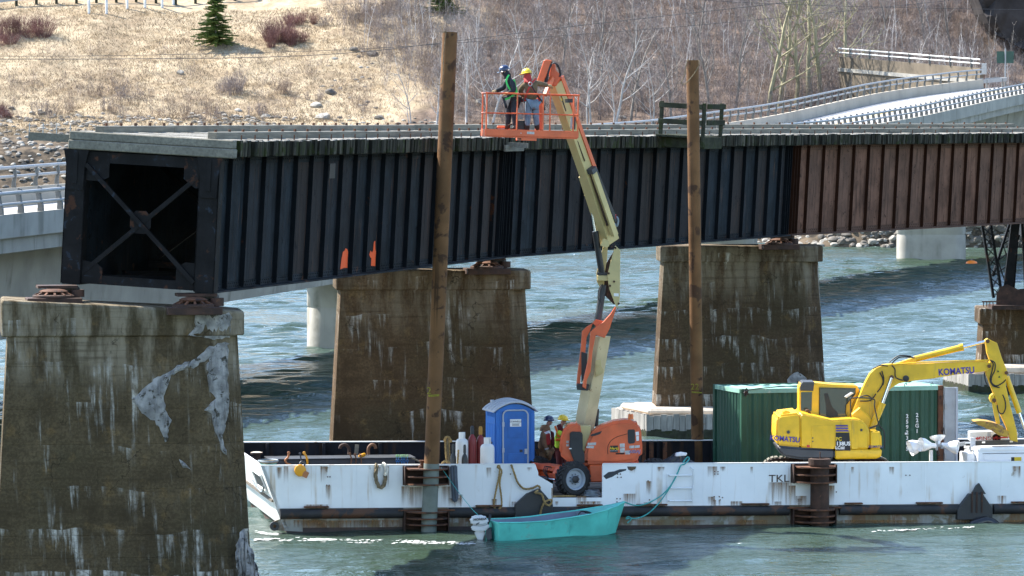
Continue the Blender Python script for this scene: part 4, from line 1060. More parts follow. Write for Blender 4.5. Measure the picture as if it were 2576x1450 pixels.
# tyre fender in the water below the right knee
tf = thing('tyre_fender', 'wet black rubber fender floating below the right push knee', 'fender', Bm((lx(2478, .3), -.33, .0)), BR)
mb = MB(); pts = [(-.42, 0, -.02), (-.3, 0, .10), (-.1, -.02, .17), (.05, 0, .20), (.22, .02, .15), (.38, 0, .02), (.45, 0, -.1)]
mb.tube(smoothpath(pts, 4), [.13] * 25, 12); mb.build('body', M_('wet_rubber', (.02, .02, .022), .2, bump=.1), tf, smooth=60)
# low slate-coloured steel box along the far side
sx0, sx1 = 1.05, 5.15
so_ = thing('steel_box', 'long low slate grey steel box before the far bulwark', 'steel box', Bm((sx0, BW - 1.5, DECK)), BR)
MB().bx(0, sx1 - sx0, 0, 1.1, .0, .50).build('body', m_slate, so_, bevel=.015); MB().bx(-.02, sx1 - sx0 + .02, -.03, 1.12, .505, .53).build('lid', m_slate, so_)
# ------------------------------------------------------------------ spud piles
def pile(label, top, bot, r, mt, low=None):
    b = Vector(bot); tp = Vector(top); t = thing('spud_pile', label, 'pile', b, 0, 'steel spud piles of the barge')
    f = lambda q: b.lerp(tp, q)
    if low:
        MB().cyl(f(0), f(low), r * 1.045, 24).build('foot', m_pilelow, t, world=True, smooth=40)
        MB().cyl(f(low), tp, r, 24).build('shaft', mt, t, world=True, smooth=40)
    else: MB().cyl(b, tp, r, 24).build('shaft', mt, t, world=True, smooth=40)
    return t
Yp = BY + lx(1070, .36) * math.sin(BR) - .36
p_t, p_b = at(1132, 81, Yp + .0), at(1075, 1420, Yp)
p1 = pile('tall rusty spud pile leaning over the near side of the barge', p_t, p_b, .197, m_pile, .19)
c = at(1133, 81, Yp)
def rope(name, label, pts, r, mt, group=None, **k):
    o = rope_mb(pts, r, **k); loc = Vector(pts[0])
    ob = o.build(name, mt, None, smooth=60); tag(ob, label, 'rope', group); return ob
rope('rope', 'thin tan rope hanging from the top of the near spud pile', [at(1113, 84, Yp - .25), at(1122, 79, Yp - .2), at(1120, 100, Yp - .25), at(1116, 140, Yp - .25), at(1115, 180, Yp - .25), at(1113, 205, Yp - .25), at(1108, 213, Yp - .22), at(1100, 212, Yp - .2)], .012, m_ropeb)
for s, sz, px_, py_ in (('2', .26, 1079, 984),):
    text('chalk_mark', s, sz, m_ymark, p1, face_cam(at(px_, py_, Yp - .2)), .004)
MB().poly([at(x, y, Yp - .203) for x, y in ((1077, 994), (1105, 992), (1105, 997), (1078, 999))], (0, .02, 0)).build('chalk_mark', m_ymark, p1, world=True)
Y2 = Bm((lx(1750) + .8, BW, 0)).y + .25
p2 = pile('thinner rusty spud pile on the far side beside the green container', at(1742, 152, Y2), at(1757, 1300, Y2), .178, m_pile)
text('chalk_mark', '22', .24, m_ymark, p2, face_cam(at(1748, 974, Y2 - .18)), .004)
MB().poly([at(x, y, Y2 - .183) for x, y in ((1740, 985), (1766, 987), (1766, 990), (1740, 989))], (0, .02, 0)).build('chalk_mark', m_ymark, p2, world=True)
rope('rope', 'rope looped over the top of the thinner spud pile', [at(1732, 150, Y2 - .25), at(1727, 160, Y2 - .25), at(1722, 190, Y2 - .25), at(1714, 208, Y2 - .25), at(1722, 212, Y2 - .25), at(1735, 200, Y2 - .25), at(1750, 180, Y2 - .24), at(1760, 160, Y2 - .22), at(1756, 151, Y2 - .15)], .014, m_ropeb)
Y3 = BY + lx(2060, .36) * math.sin(BR) - .36
p3 = pile('short thick rusty spud pipe below the excavator', at(2062, 1164, Y3), at(2062, 1420, Y3), .25, m_drust)
MB().lathe([(.30, -.04), (.30, .12), (.22, .14), (.22, -.04)], 20, Matrix.Translation(at(2062, 1166, Y3))).build('collar', m_drust, p3, world=True)
MB().cyl(at(2063, 1160, Y3), at(2063, 1137, Y3), .016, 6).build('pin', m_rust, p3, world=True)
# far spud well
fw = Bm((lx(1750) + .8, BW, 0))
MB().bx(lx(1750) + .15, lx(1750) + 1.5, BW + .01, BW + .6, 1.30, 1.72).build('far_well', m_drust, barge)
MB().bar(Bm((lx(1722), BW - .3, .9)), Bm((lx(1748), BW - .3, 1.95)), .05, .05).build('brace', m_drust, barge, world=True)
for i, x in enumerate((1686, 1700, 1720, 1757)): MB().bx(lx(x) + .75, lx(x) + .87, BW - .32, BW - .26, .87, 1.74).build('bulwark_strap', m_rust, barge)
# ------------------------------------------------------------------ boom lift
def pl(f):
    return lambda pts, Y: [at(*f(x, y), Y) for x, y in pts]
c5 = pl(lambda x, y: (1289.3 + x * .1952, 1006.3 + y * .1952))
c8 = pl(lambda x, y: (1352.1 + x * .4121, 691.8 + y * .4121))
c7 = pl(lambda x, y: (1289.2 + x * .282, 314.4 + y * .282))
c6 = pl(lambda x, y: (1182.4 + x * .1735, 125.8 + y * .1735))
def wheel_parts(par, cen, ax, r=.465, w_=.36, tread=True):
    """tyre with lugs, rim and hub; ax = unit vector from the wheel centre outwards"""
    ax = Vector(ax).normalized(); up = Vector((0, 0, 1)); sd = up.cross(ax).normalized()
    M = Matrix(((sd.x, up.x, ax.x, cen.x), (sd.y, up.y, ax.y, cen.y), (sd.z, up.z, ax.z, cen.z), (0, 0, 0, 1)))
    h = w_ / 2
    wl = MB().lathe([(.27, -h), (r - .07, -h), (r - .025, -h + .05), (r - .025, h - .05), (r - .07, h), (.31, h), (.30, h - .02), (.27, h - .03), (.27, -h)], 40, M)
    if tread:
        for k in range(22):
            a = 2 * math.pi * k / 22
            for s in (-1, 1):
                b = a + (.14 if s > 0 else 0)
                Mk = M @ Matrix.Rotation(b, 4, 'Z')
                wl.add([(r - .05, -.035, s * h * .98), (r - .05, .045, s * h * .98), (r - .03, .15, 0), (r - .03, .09, 0), (r - .004, -.025, s * h * .93), (r - .004, .035, s * h * .93), (r, .145, 0), (r, .095, 0)],
                       [(4, 5, 6, 7), (0, 4, 7, 3), (1, 2, 6, 5), (0, 1, 5, 4), (2, 3, 7, 6)] if s > 0 else [(7, 6, 5, 4), (3, 7, 4, 0), (5, 6, 2, 1), (4, 5, 1, 0), (6, 7, 3, 2)], Mk)
    tyre = wl.build('tyre', m_rubber, par, world=True, smooth=30)
    rim = MB().lathe([(.265, h - .16), (.27, h - .01), (.285, h + .0), (.295, h - .025), (.255, h - .045), (.235, h - .11), (.10, h - .11), (.10, h - .05), (.07, h - .03), (.07, h - .16)], 36, M).build('rim', m_rim, tyre, world=True, smooth=35)
    hb_ = MB().lathe([(.095, h - .06), (.10, h - .015), (.07, h + .0), (.02, h + .002)], 18, M)
    for k in range(9):
        a = 2 * math.pi * k / 9; hb_.lathe([(.013, h - .10), (.013, h - .06)], 6, M @ Matrix.Translation((.135 * math.cos(a), .135 * math.sin(a), 0)))
    hb_.build('hub', m_black, tyre, world=True, smooth=35)
    return tyre
def boom_lift():
    NF = at(1441, 1206, 120.550); DK = deckz(NF.x + .8, NF.y + .8); NF.z = DK + .465
    fw_ = Vector((-.89, -.455, 0)).normalized(); ax = Vector((fw_.y, -fw_.x, 0))      # ax points to the near side
    ax = ax if ax.y < 0 else -ax
    WB, TR = 2.48, 2.05
    mid = NF - fw_ * WB / 2 - ax * TR / 2
    t = thing('boom_lift', 'orange and cream articulating boom lift standing in the gap of the bulwark', 'boom lift', (mid.x, mid.y, DK))
    B = lambda nm, mb, mt, par=t, **k: mb.build(nm, mt, par, world=True, **k)
    for cen, a in ((NF, ax), (NF - ax * TR, -ax), (NF - fw_ * WB, ax), (NF - fw_ * WB - ax * TR, -ax)): wheel_parts(t, cen, a)
    # chassis
    M = Matrix(((fw_.x, ax.x, 0, mid.x), (fw_.y, ax.y, 0, mid.y), (0, 0, 1, DK), (0, 0, 0, 1)))
    B('chassis', MB().bx(-1.45, 1.15, -.48, .48, .36, .72, M), m_orange, bevel=.03)
    for x in (-1.24, 1.24):
        B('axle', MB().bx(x - .12, x + .12, -.86, .86, .36, .56, M), m_orange, bevel=.02)
    for y in (-.82, .62):
        mb = MB().poly([M @ Vector(p) for p in ((1.05, y, .30), (1.60, y, .38), (1.66, y, .62), (1.52, y, .80), (1.1, y, .74))], M.to_3x3() @ Vector((0, .2, 0))); B('axle_yoke', mb, m_orange, bevel=.02)
        B('kingpin', MB().lathe([(.07, -.02), (.07, .02)], 12, M @ Matrix.Translation((1.50, y + (.21 if y > 0 else -.01), .62)) @ Matrix.Rotation(R(90), 4, 'X')), m_black)
    B('cross_beam', MB().bx(1.12, 1.5, -.6, .6, .62, .78, M), m_orange, bevel=.02)
    B('steering_cylinder', MB().cyl(M @ Vector((1.62, -.35, .44)), M @ Vector((1.62, .35, .44)), .05, 10), m_black, smooth=40); B('steering_rod', MB().cyl(M @ Vector((1.62, -.75, .44)), M @ Vector((1.62, .75, .44)), .025, 8), m_chrome)
    for k in range(3): B('hose', MB().tube(smoothpath([M @ Vector(p) for p in ((1.45, .1 + .1 * k, .7), (1.62, .15 + .1 * k, .76), (1.68, .2 + .08 * k, .6), (1.58, .3, .46))], 4), .012, 6), m_hose)
    # turntable pedestal
    B('pedestal', MB().poly(c5([(985, 832), (1158, 832), (1158, 1062), (1000, 1062)], 121.100), (0, 1.2, 0)), m_orange, bevel=.03)
    B('turntable', MB().lathe([(.62, .0), (.62, .09), (.55, .11)], 28, Matrix.Translation((mid.x + .15, mid.y, DK + .73))), m_black, smooth=40)
    B('turntable_frame', MB().poly(c5([(690, 792), (1640, 800), (1560, 850), (900, 855), (720, 835)], 121.300), (0, 1.6, 0)), m_orange, bevel=.03)
    # cowls on both sides of the boom
    hood = [(932, 828), (925, 700), (955, 560), (1000, 450), (1080, 372), (1160, 326), (1300, 277), (1450, 258), (1575, 270), (1638, 322), (1660, 420), (1674, 600), (1674, 690), (1655, 745), (1560, 800), (1350, 828)]
    lobe = [(604, 690), (607, 600), (625, 480), (662, 390), (722, 328), (800, 292), (870, 300), (890, 440), (890, 822), (760, 815), (690, 780), (632, 735)]
    for y0, sc in ((121.050, 0), (122.500, 1)):
        B('cowl', MB().poly(c5(hood, y0), (0, .85, 0)), m_orange, smooth=50, bevel=.13, seg=4); B('cowl', MB().poly(c5(lobe, y0 + .02), (0, .8, 0)), m_orange, smooth=50, bevel=.12, seg=4)
    yf = 121.044
    B('vent', MB().poly(c5([(1482, 400), (1495, 383), (1565, 380), (1578, 395), (1580, 545), (1560, 562), (1500, 566), (1488, 550)], yf), (0, .03, 0)), m_black)
    B('cowl_seam', MB().tube(smoothpath(c5([(1230, 700), (1225, 620), (1260, 540), (1340, 480), (1480, 438)], yf + .004), 5), .008, 5), m_drust)
    B('grab_recess', MB().poly(c5([(1005, 450), (1040, 440), (1110, 415), (1155, 400), (1130, 440), (1060, 465), (1010, 468)], yf), (0, .03, 0)), m_black)
    for pts, mt in (([(1585, 415), (1628, 408), (1630, 458), (1590, 462)], m_white), ([(1592, 470), (1628, 466), (1630, 526), (1598, 530)], m_white), ([(970, 555), (1078, 548), (1075, 585), (965, 588)], m_grdec), ([(955, 592), (1052, 596), (1046, 626), (950, 620)], m_grdec),
                    ([(1382, 565), (1446, 562), (1446, 614), (1384, 614)], m_grdec), ([(1384, 622), (1446, 620), (1446, 678), (1386, 680)], m_grdec), ([(1452, 656), (1514, 652), (1514, 702), (1454, 704)], m_grdec), ([(1504, 592), (1570, 588), (1570, 624), (1506, 626)], m_grdec), ([(1576, 588), (1640, 584), (1640, 616), (1577, 622)], m_grdec),
                    ([(1330, 685), (1442, 682), (1442, 702), (1330, 704)], m_drust), ([(694, 528), (726, 524), (726, 556), (694, 558)], m_grdec), ([(694, 572), (726, 568), (724, 600), (694, 600)], m_grdec)):
        B('decal', MB().poly(c5(pts, yf), (0, .004, 0)), mt)
    pn = B('rental_plate', MB().poly(c5([(1257, 592), (1358, 588), (1357, 678), (1258, 676)], yf - .004), (0, .006, 0)), m_ink)
    p = c5([(1308, 626)], yf - .007)[0]; text('lettering', 'Hertz', .105, m_yel, pn, face_cam(p), .002, shear=.3, bold=.002); p = c5([(1306, 656)], yf - .007)[0]; text('lettering', 'Equipment Rental', .028, m_white, pn, face_cam(p), .002)
    p = c5([(1574, 668)], yf - .004)[0]; text('lettering', '600AJ', .125, m_white, t, face_cam(p), .002, shear=.15, bold=.003); text('lettering', '600AJ', .125, m_purple, t, face_cam(p + Vector((0, -.004, 0))), .002, shear=.15, bold=0)
    bc = B('boom_cover', MB().poly(c5([(738, 425), (760, 412), (890, 418), (905, 440), (905, 640), (928, 700), (932, 826), (800, 810), (770, 740), (735, 640)], 120.910), (0, .3, 0)), m_black, bevel=.04, seg=2)
    p = c5([(812, 505)], 120.902)[0]; text('lettering', 'JLG', .11, m_ink, bc, face_cam(p), .003)
    B('decal', MB().poly(c5([(728, 624), (762, 622), (762, 634), (728, 636)], 120.902), (0, .004, 0)), m_white)
    bcn = B('beacon', MB().lathe([(.075, 0), (.075, .12), (.06, .14)], 14, Matrix.Translation(c5([(1524, 250)], 121.450)[0])), m_amber, smooth=40); MB().lathe([(.08, -.04), (.08, .002)], 14, Matrix.Translation(c5([(1524, 250)], 121.450)[0])).build('beacon_base', m_galv, bcn, world=True)
    # tower boom: square tube standing cornerwise to us
    def diamond(p, q, l, f, r, b):
        mb = MB(); vs = []
        for c_ in (p, q): vs += [c_ + Vector((-l, 0, 0)), c_ + Vector((-l + (l) * .95, -f, 0)), c_ + Vector((r, 0, 0)), c_ + Vector((0, b, 0))]
        return mb.add(vs, [(0, 1, 5, 4), (1, 2, 6, 5), (2, 3, 7, 6), (3, 0, 4, 7), (3, 2, 1, 0), (4, 5, 6, 7)])
    P0, P1 = at(1465, 1098, 122.100), at(1510, 846, 121.900)
    B('tower_boom', diamond(P0, P1, .27, .26, .29, .3), m_creamr, bevel=.012)
    B('tower_base', MB().poly(c5([(800, 335), (1010, 335), (1008, 440), (955, 570), (918, 700), (890, 700), (860, 420)], 121.2), (0, .5, 0)), m_cream, bevel=.015)
    B('tower_bracket', MB().poly(c8([(352, 530), (362, 518), (388, 520), (392, 560), (406, 578), (404, 596), (386, 610), (352, 626)], 121.630), (0, .05, 0)), m_cream, bevel=.008)
    for x, y in ((372, 552), (362, 600)): B('pin', MB().lathe([(.035, 0), (.035, .06)], 12, Matrix.Translation(c8([(x, y)], 121.620)[0]) @ Matrix.Rotation(R(90), 4, 'X')), m_cream)
    B('tower_collar', MB().poly(c5([(800, 340), (925, 342), (925, 372), (800, 372)], 121.750), (0, .6, 0)), m_black)
    B('lift_cylinder', MB().cyl(c5([(1070, 345)], 122.450)[0], c5([(1085, 115)], 122.450)[0], .07, 12), m_black, smooth=40)
    # orange links
    L1_ = [(272, 345), (302, 316), (338, 296), (322, 340), (300, 382), (287, 530), (264, 620), (259, 690), (237, 682), (244, 600), (262, 470)]
    L2_ = [(322, 350), (356, 318), (400, 288), (444, 240), (474, 193), (482, 202), (462, 262), (440, 330), (410, 386), (356, 368), (336, 470), (325, 590), (302, 640), (296, 698), (274, 684), (285, 620), (312, 500)]
    B('link_arm', MB().poly(c8(L1_, 121.700), (0, .14, 0)), m_orange, bevel=.012); B('link_arm', MB().poly(c8(L2_, 121.170), (0, .14, 0)), m_orange, bevel=.012)
    B('link_tie', MB().poly(c8([(338, 296), (356, 272), (404, 282), (400, 292), (360, 318)], 121.350), (0, .3, 0)), m_orange, bevel=.01)
    B('link_plate', MB().poly(c8([(268, 470), (304, 482), (300, 600), (268, 660)], 121.500), (0, .12, 0)), m_black); B('link_foot', MB().poly(c8([(240, 668), (316, 672), (308, 708), (240, 702)], 121.250), (0, .55, 0)), m_black, bevel=.01)
    B('upper_cylinder', MB().cyl(c8([(366, 305)], 121.500)[0], c8([(400, 62)], 121.500)[0], .095, 14), m_dgrey, smooth=40)
    B('hose', MB().tube(smoothpath(c8([(392, 60), (376, 85), (370, 120), (372, 150), (385, 160)], 121.250), 5), .014, 6), m_hose); B('hose', MB().tube(smoothpath(c8([(398, 55), (384, 95), (380, 130), (388, 165), (372, 230)], 121.230), 5), .012, 6), m_hose)
    # cream knuckle
    K1 = [(915, 1075), (962, 1120), (960, 1390), (957, 1560), (938, 1625), (920, 1615), (862, 1462), (846, 1340), (872, 1230)]
    K2 = [(806, 1090), (850, 1080), (845, 1200), (820, 1330), (818, 1430), (790, 1470), (752, 1400), (748, 1322), (775, 1225)]
    B('knuckle_plate', MB().poly(c7(K1, 121.100), (0, .05, 0)), m_cream, bevel=.008); B('knuckle_plate', MB().poly(c7(K1, 121.650), (0, .05, 0)), m_cream, bevel=.008)
    B('knuckle_plate', MB().poly(c7(K2, 121.450), (0, .05, 0)), m_cream, bevel=.008)
    B('knuckle_web', MB().poly(c7([(870, 1180), (905, 1130), (880, 1300), (860, 1440), (935, 1600), (900, 1600), (800, 1500), (800, 1300)], 121.500), (0, .1, 0)), m_drust)
    B('knuckle_tie', MB().poly(c7([(758, 1345), (852, 1345), (852, 1392), (760, 1392)], 121.150), (0, .4, 0)), m_cream, bevel=.01); B('knuckle_tie', MB().poly(c7([(758, 1318), (848, 1322), (848, 1340), (758, 1340)], 121.170), (0, .4, 0)), m_black)
    for x, y in ((918, 1098), (858, 1325), (906, 1398), (870, 1436), (948, 1595)): B('pin', MB().lathe([(.03, 0), (.03, .03)], 10, Matrix.Translation(c7([(x, y)], 121.100)[0]) @ Matrix.Rotation(R(90), 4, 'X')), m_drust)
    B('decal', MB().poly(c8([(466, 112), (496, 114), (496, 132), (466, 130)], 121.095), (0, .004, 0)), m_white)
    # main boom cylinder
    B('boom_cylinder', MB().cyl(c7([(795, 1320)], 121.300)[0], c7([(738, 950)], 121.150)[0], .085, 14), m_black, smooth=40); B('boom_rod', MB().cyl(c7([(738, 950)], 121.150)[0], c7([(682, 620)], 121.050)[0], .038, 12), m_chrome, smooth=40)
    B('cylinder_lug', MB().poly(c7([(640, 545), (652, 540), (655, 630), (642, 634)], 121.000), (0, .35, 0)), m_cream); B('cylinder_lug', MB().poly(c7([(700, 545), (712, 548), (732, 612), (718, 634), (702, 630)], 120.950), (0, .06, 0)), m_cream)
    B('cylinder_lug', MB().poly(c7([(808, 1012), (868, 1035), (862, 1085), (838, 1100), (785, 1080)], 121.050), (0, .3, 0)), m_cream, bevel=.01)
    # telescoping main boom
    def boxbeam(p, q, a, b, mt, nm, shrink=1.0):
        p, q = Vector(p), Vector(q); d = (q - p).normalized(); n1 = Vector((d.z, 0, -d.x)); n1 = (n1 - d * n1.dot(d)).normalized(); n1 = n1 if n1.x > 0 else -n1; n2 = d.cross(n1); n2 = n2 if n2.y < 0 else -n2
        e1 = (n1 * .62 + n2 * .78).normalized(); e2 = (n1 * -.78 + n2 * .62).normalized()
        vs = []
        for c_, k in ((p, 1.0), (q, shrink)): vs += [c_ + (e1 * s1 * a / 2 + e2 * s2 * b / 2) * k for s1, s2 in ((-1, -1), (1, -1), (1, 1), (-1, 1))]
        mb = MB().add(vs, [(0, 1, 5, 4), (1, 2, 6, 5), (2, 3, 7, 6), (3, 0, 4, 7), (3, 2, 1, 0), (4, 5, 6, 7)])
        return B(nm, mb, mt, bevel=.01)
    boxbeam(c7([(868, 1040)], 121.400)[0], c7([(672, 440)], 120.750)[0], .36, .40, m_cream, 'main_boom')
    boxbeam(c7([(690, 500)], 120.800)[0], c6([(1232, 470)], 119.500)[0], .30, .34, m_cream, 'fly_boom', .95)
    B('cable_track', MB().bar(c7([(912, 985)], 121.050)[0], c7([(712, 405)], 120.500)[0], .13, .16), m_cream); B('track_chain', MB().bar(c7([(920, 860)], 121.050)[0], c7([(742, 410)], 120.550)[0], .07, .10), m_black)
    B('track_head', MB().bar(c7([(716, 425)], 120.500)[0], c7([(700, 385)], 120.450)[0], .22, .2), m_dgrey)
    B('slide_strip', MB().bar(c7([(690, 420)], 120.480)[0], c7([(848, 900)], 120.900)[0], .03, .05), m_drust); B('slide_strip', MB().bar(c7([(575, 130)], 120.100)[0], c7([(645, 325)], 120.350)[0], .015, .03), m_drust)
    B('hose_guide', MB().bar(c7([(730, 400)], 120.700)[0], c6([(1318, 395)], 119.500)[0], .11, .13), m_orange)
    B('hose', MB().tube(smoothpath(c7([(900, 850), (930, 825), (942, 860), (930, 905), (905, 880)], 121.050), 5), .03, 8), m_greyr); B('valve', MB().poly(c7([(895, 805), (925, 800), (925, 840), (900, 840)], 121.000), (0, .1, 0)), m_red)
    B('decal', MB().poly(c6([(1308, 660), (1326, 658), (1398, 885), (1384, 898)], 119.330), (0, .004, 0)), m_ink); B('decal', MB().poly(c6([(1314, 690), (1326, 688), (1342, 735), (1326, 738)], 119.322), (0, .004, 0)), m_yel)
    # boom tip, jib and hoses
    B('boom_tip', MB().poly(c6([(1175, 520), (1150, 420), (1148, 330), (1172, 230), (1205, 190), (1240, 215), (1250, 300), (1325, 375), (1310, 430), (1250, 530)], 119.300), (0, .34, 0)), m_orange, bevel=.02)
    B('jib_arm', MB().poly(c6([(968, 450), (1070, 150), (1110, 140), (1188, 152), (1130, 330), (1055, 490)], 119.100), (0, .22, 0)), m_orange, bevel=.015)
    B('jib_strut', MB().bar(c6([(1190, 400)], 119.150)[0], c6([(1090, 660)], 118.900)[0], .10, .10), m_orange)
    B('tip_collar', MB().bar(c6([(1395, 740)], 119.350)[0], c6([(1475, 738)], 119.450)[0], .1, .1), m_black)
    for k in range(5): B('hose', MB().tube(smoothpath(c6([(1085 + 8 * k, 470), (1110 + 8 * k, 330), (1150 + 8 * k, 220), (1200 + 6 * k, 178 + 4 * k), (1250 + 6 * k, 205 + 4 * k), (1290 + 4 * k, 290), (1305 + 3 * k, 375), (1285, 380)], 119.150 - .02 * k), 5), .016, 6), m_hose)
    # ---------------- basket
    bl_, br_ = c6([(222, 1245)], 118.150)[0], c6([(1568, 1280)], 118.500)[0]
    ang = math.atan2(br_.y - bl_.y, br_.x - bl_.x); W_ = (br_ - bl_).length
    rollb = -math.atan2(br_.z - bl_.z, W_)
    bk = bpy.data.objects.new('basket', None); COL.objects.link(bk); bk.parent = t
    Mb = Matrix.Translation(bl_) @ Matrix.Rotation(ang, 4, 'Z') @ Matrix.Rotation(rollb, 4, 'Y'); loc = PM[t].inverted() @ Mb
    bk.location = loc.to_translation(); bk.rotation_euler = loc.to_euler(); PM[bk] = Mb
    Dp = .80
    G = lambda nm, mb, mt, **k: mb.build(nm, mt, bk, **k)
    toe = [(0, 0), (W_, 0), (W_, Dp), (0, Dp)]
    G('toe_board', MB().bx(0, W_, -.012, .012, 0, .18), m_orange, bevel=.008); G('toe_board', MB().bx(0, W_, Dp - .012, Dp + .012, 0, .18), m_orange, bevel=.008)
    G('toe_board', MB().bx(-.013, .013, .013, Dp - .013, 0, .18), m_orange); G('toe_board', MB().bx(W_ - .013, W_ + .013, .013, Dp - .013, 0, .18), m_orange)
    G('floor', MB().bx(.015, W_ - .015, .015, Dp - .015, -.03, .03), m_orange); G('floor_beam', MB().bx(.95, 1.35, -.02, Dp + .2, -.10, -.035), m_orange)
    zt = 1.115
    for z, r in ((zt, .022), (.60, .017)):
        for a, b in (((0, 0), (W_, 0)), ((0, Dp), (W_, Dp)), ((0, 0), (0, Dp)), ((W_, 0), (W_, Dp))): G('rail', MB().cyl((*a, z), (*b, z), r, 8), m_orange, smooth=60)
    for x in (.02, W_ * .335, W_ * .615, W_ * .69, W_ - .14, W_ - .02): G('post', MB().cyl((x, 0, .18), (x, 0, zt), .02, 8), m_orange, smooth=60)
    for x in (.02, W_ * .3, W_ * .62, W_ - .02): G('post', MB().cyl((x, Dp, .18), (x, Dp, zt), .02, 8), m_orange, smooth=60)
    G('gate_post', MB().bx(W_ * .61 - .03, W_ * .61 + .03, Dp + .02, Dp + .1, .1, zt + .02), m_orange)
    G('mount', MB().bx(W_ * .60, W_ * .67, Dp + .03, Dp + .35, .1, .9), m_orange, bevel=.02)
    G('label_plate', MB().bx(W_ * .447, W_ * .525, -.018, -.0125, .07, .135), m_grdec); G('label_plate', MB().bx(.92, .95, -.02, -.013, .08, .1), m_grdec)
    G('control_box', MB().bx(W_ * .335, W_ * .43, Dp - .25, Dp - .03, .45, .90), m_grdec, bevel=.01); G('engine_box', MB().bx(W_ * .335, W_ * .50, Dp - .35, Dp - .03, .04, .42), m_black, bevel=.01); G('control_hood', MB().bx(W_ * .33, W_ * .43, Dp - .28, Dp - .02, .905, .99), m_maroon)
    G('tool_tube', MB().cyl((W_ * .955, .10, .22), (W_ * .955, .10, .55), .05, 10), m_black, smooth=40); G('tool_tube', MB().cyl((W_ * .935, .08, .24), (W_ * .935, .08, .54), .045, 10), m_galv, smooth=40)
    return bk, Mb, W_, Dp
basket, MBK, BKW, BKD = boom_lift()
tl = thing('cutting_torch', 'orange tool lying on the basket floor by the dark clad worker', 'tool', MBK @ Vector((.34, .3, .20)))
MB().bx(0, .22, 0, .12, 0, .07).build('body', m_orange, tl, bevel=.02); MB().cyl((.2, .06, .04), (.42, .1, .12), .02, 8).build('nozzle', m_drust, tl)
# ------------------------------------------------------------------ portable toilet
def toilet():
    Y = 121.9; rz = R(14); p = at(1246, 1170, Y); h0 = deckz(p.x, Y)
    t = thing('portable_toilet', 'blue portable toilet with grey rounded roof on the barge', 'toilet', (p.x, Y, h0), rz)
    zt = at(1246, 1036, Y).z - h0; W_ = 1.10; Dp = 1.12
    MB().bx(-.03, W_ + .03, -.02, Dp + .02, 0, .16).build('skid', m_black, t, bevel=.02)
    MB().bx(0, W_, 0, Dp, .165, zt).build('body', m_blue, t, bevel=.03, seg=2)
    for x in (.02, W_ - .12): MB().bx(x, x + .10, -.02, .002, .2, zt).build('corner_post', m_blue, t, bevel=.01)
    for k in range(4): MB().bx(-.012, .002, .10 + .24 * k, .26 + .24 * k, .3, zt - .35).build('side_panel', m_blue, t, bevel=.006)
    for k in range(6): MB().bx(-.02, -.003, .12 + .14 * k, .2 + .14 * k, zt - .16, zt - .06).build('side_vent', m_blued, t)
    # arched front gable and roof
    n = 14; arch = [(W_ * k / n, zt + .20 * math.sin(math.pi * k / n)) for k in range(n + 1)]
    MB().poly([(x, .01, z) for x, z in [(0, zt - .01)] + arch + [(W_, zt - .01)]], (0, Dp - .02, 0)).build('gable', m_blue, t)
    o = .07; top = [(-o + (W_ + 2 * o) * k / n, zt + .015 + .27 * math.sin(math.pi * k / n) ** .8) for k in range(n + 1)]; bot = [(x, z - .06 if 0 < i < n else z - .05) for i, (x, z) in enumerate(top)]
    MB().poly([(x, -.09, z) for x, z in top + bot[::-1]], (0, Dp + .18, 0)).build('roof', m_greyp, t, smooth=40, bevel=.015)
    for y in (.25, .6, .95): MB().tube([(x, y, z + .012) for x, z in top], .02, 6).build('roof_rib', m_greyp, t, smooth=60)
    MB().cyl((.15, Dp - .15, zt + .1), (.15, Dp - .15, zt + .26), .05, 10).build('vent_pipe', m_greyp, t)
    # door
    dx0, dx1, dz0, dz1 = .21, W_ - .20, .22, zt + .03
    MB().bx(dx0, dx1, -.022, -.002, dz0, dz1 - .02).build('door', m_blued, t, bevel=.012)
    MB().bx(dx0 + .13, dx1 - .13, -.032, -.0225, dz1 - .75, dz1 - .2).build('door_panel', m_blued, t, bevel=.006); MB().bx(dx0 + .13, dx1 - .13, -.032, -.0225, dz0 + .2, dz0 + .8).build('door_panel', m_blued, t, bevel=.006)
    r = .14; fr = [(dx0, dz0), (dx0, dz1 - r)] + [(dx0 + r - r * math.cos(R(a)), dz1 - r + r * math.sin(R(a))) for a in range(15, 91, 15)] + [(dx1 - r + r * math.sin(R(a)), dz1 - r + r * math.cos(R(a))) for a in range(0, 76, 15)] + [(dx1, dz1 - r), (dx1, dz0)]
    MB().tube([(x, -.03, z) for x, z in fr], .022, 8).build('door_frame', m_greyp, t, smooth=60)
    for z in (.4, 1.05, 1.75): MB().bx(dx0 - .03, dx0 + .03, -.06, -.03, z, z + .12).build('hinge', m_greyp, t)
    MB().bx(dx1 - .1, dx1 - .02, -.06, -.03, 1.0, 1.14).build('latch', m_greyp, t); MB().bx(dx1 - .23, dx1 - .15, -.036, -.0225, 1.05, 1.12).build('latch_window', m_slate, t)
    zs = at(1295, 1065, Y).z - h0; cx = (dx0 + dx1) / 2
    s = MB().bx(cx - .155, cx + .155, -.04, -.0325, zs - .10, zs + .10).build('notice', m_white, t)
    M = PM[t] @ face_cam((cx, -.0415, zs + .035)); text('lettering', 'CONNELLS', .065, m_ink, s, M, .001, bold=.001)
    for k, w_ in enumerate((.11, .09, .10)): MB().bx(cx - w_, cx + w_, -.0425, -.0405, zs - .03 - .022 * k, zs - .02 - .022 * k).build('print_line', m_ink, s)
    MB().tube([(-.03, .25, .9), (-.07, .25, .95), (-.07, .25, 1.25), (-.03, .25, 1.3), (-.03, .5, 1.33)], .015, 6).build('grab_handle', m_black, t)
toilet()
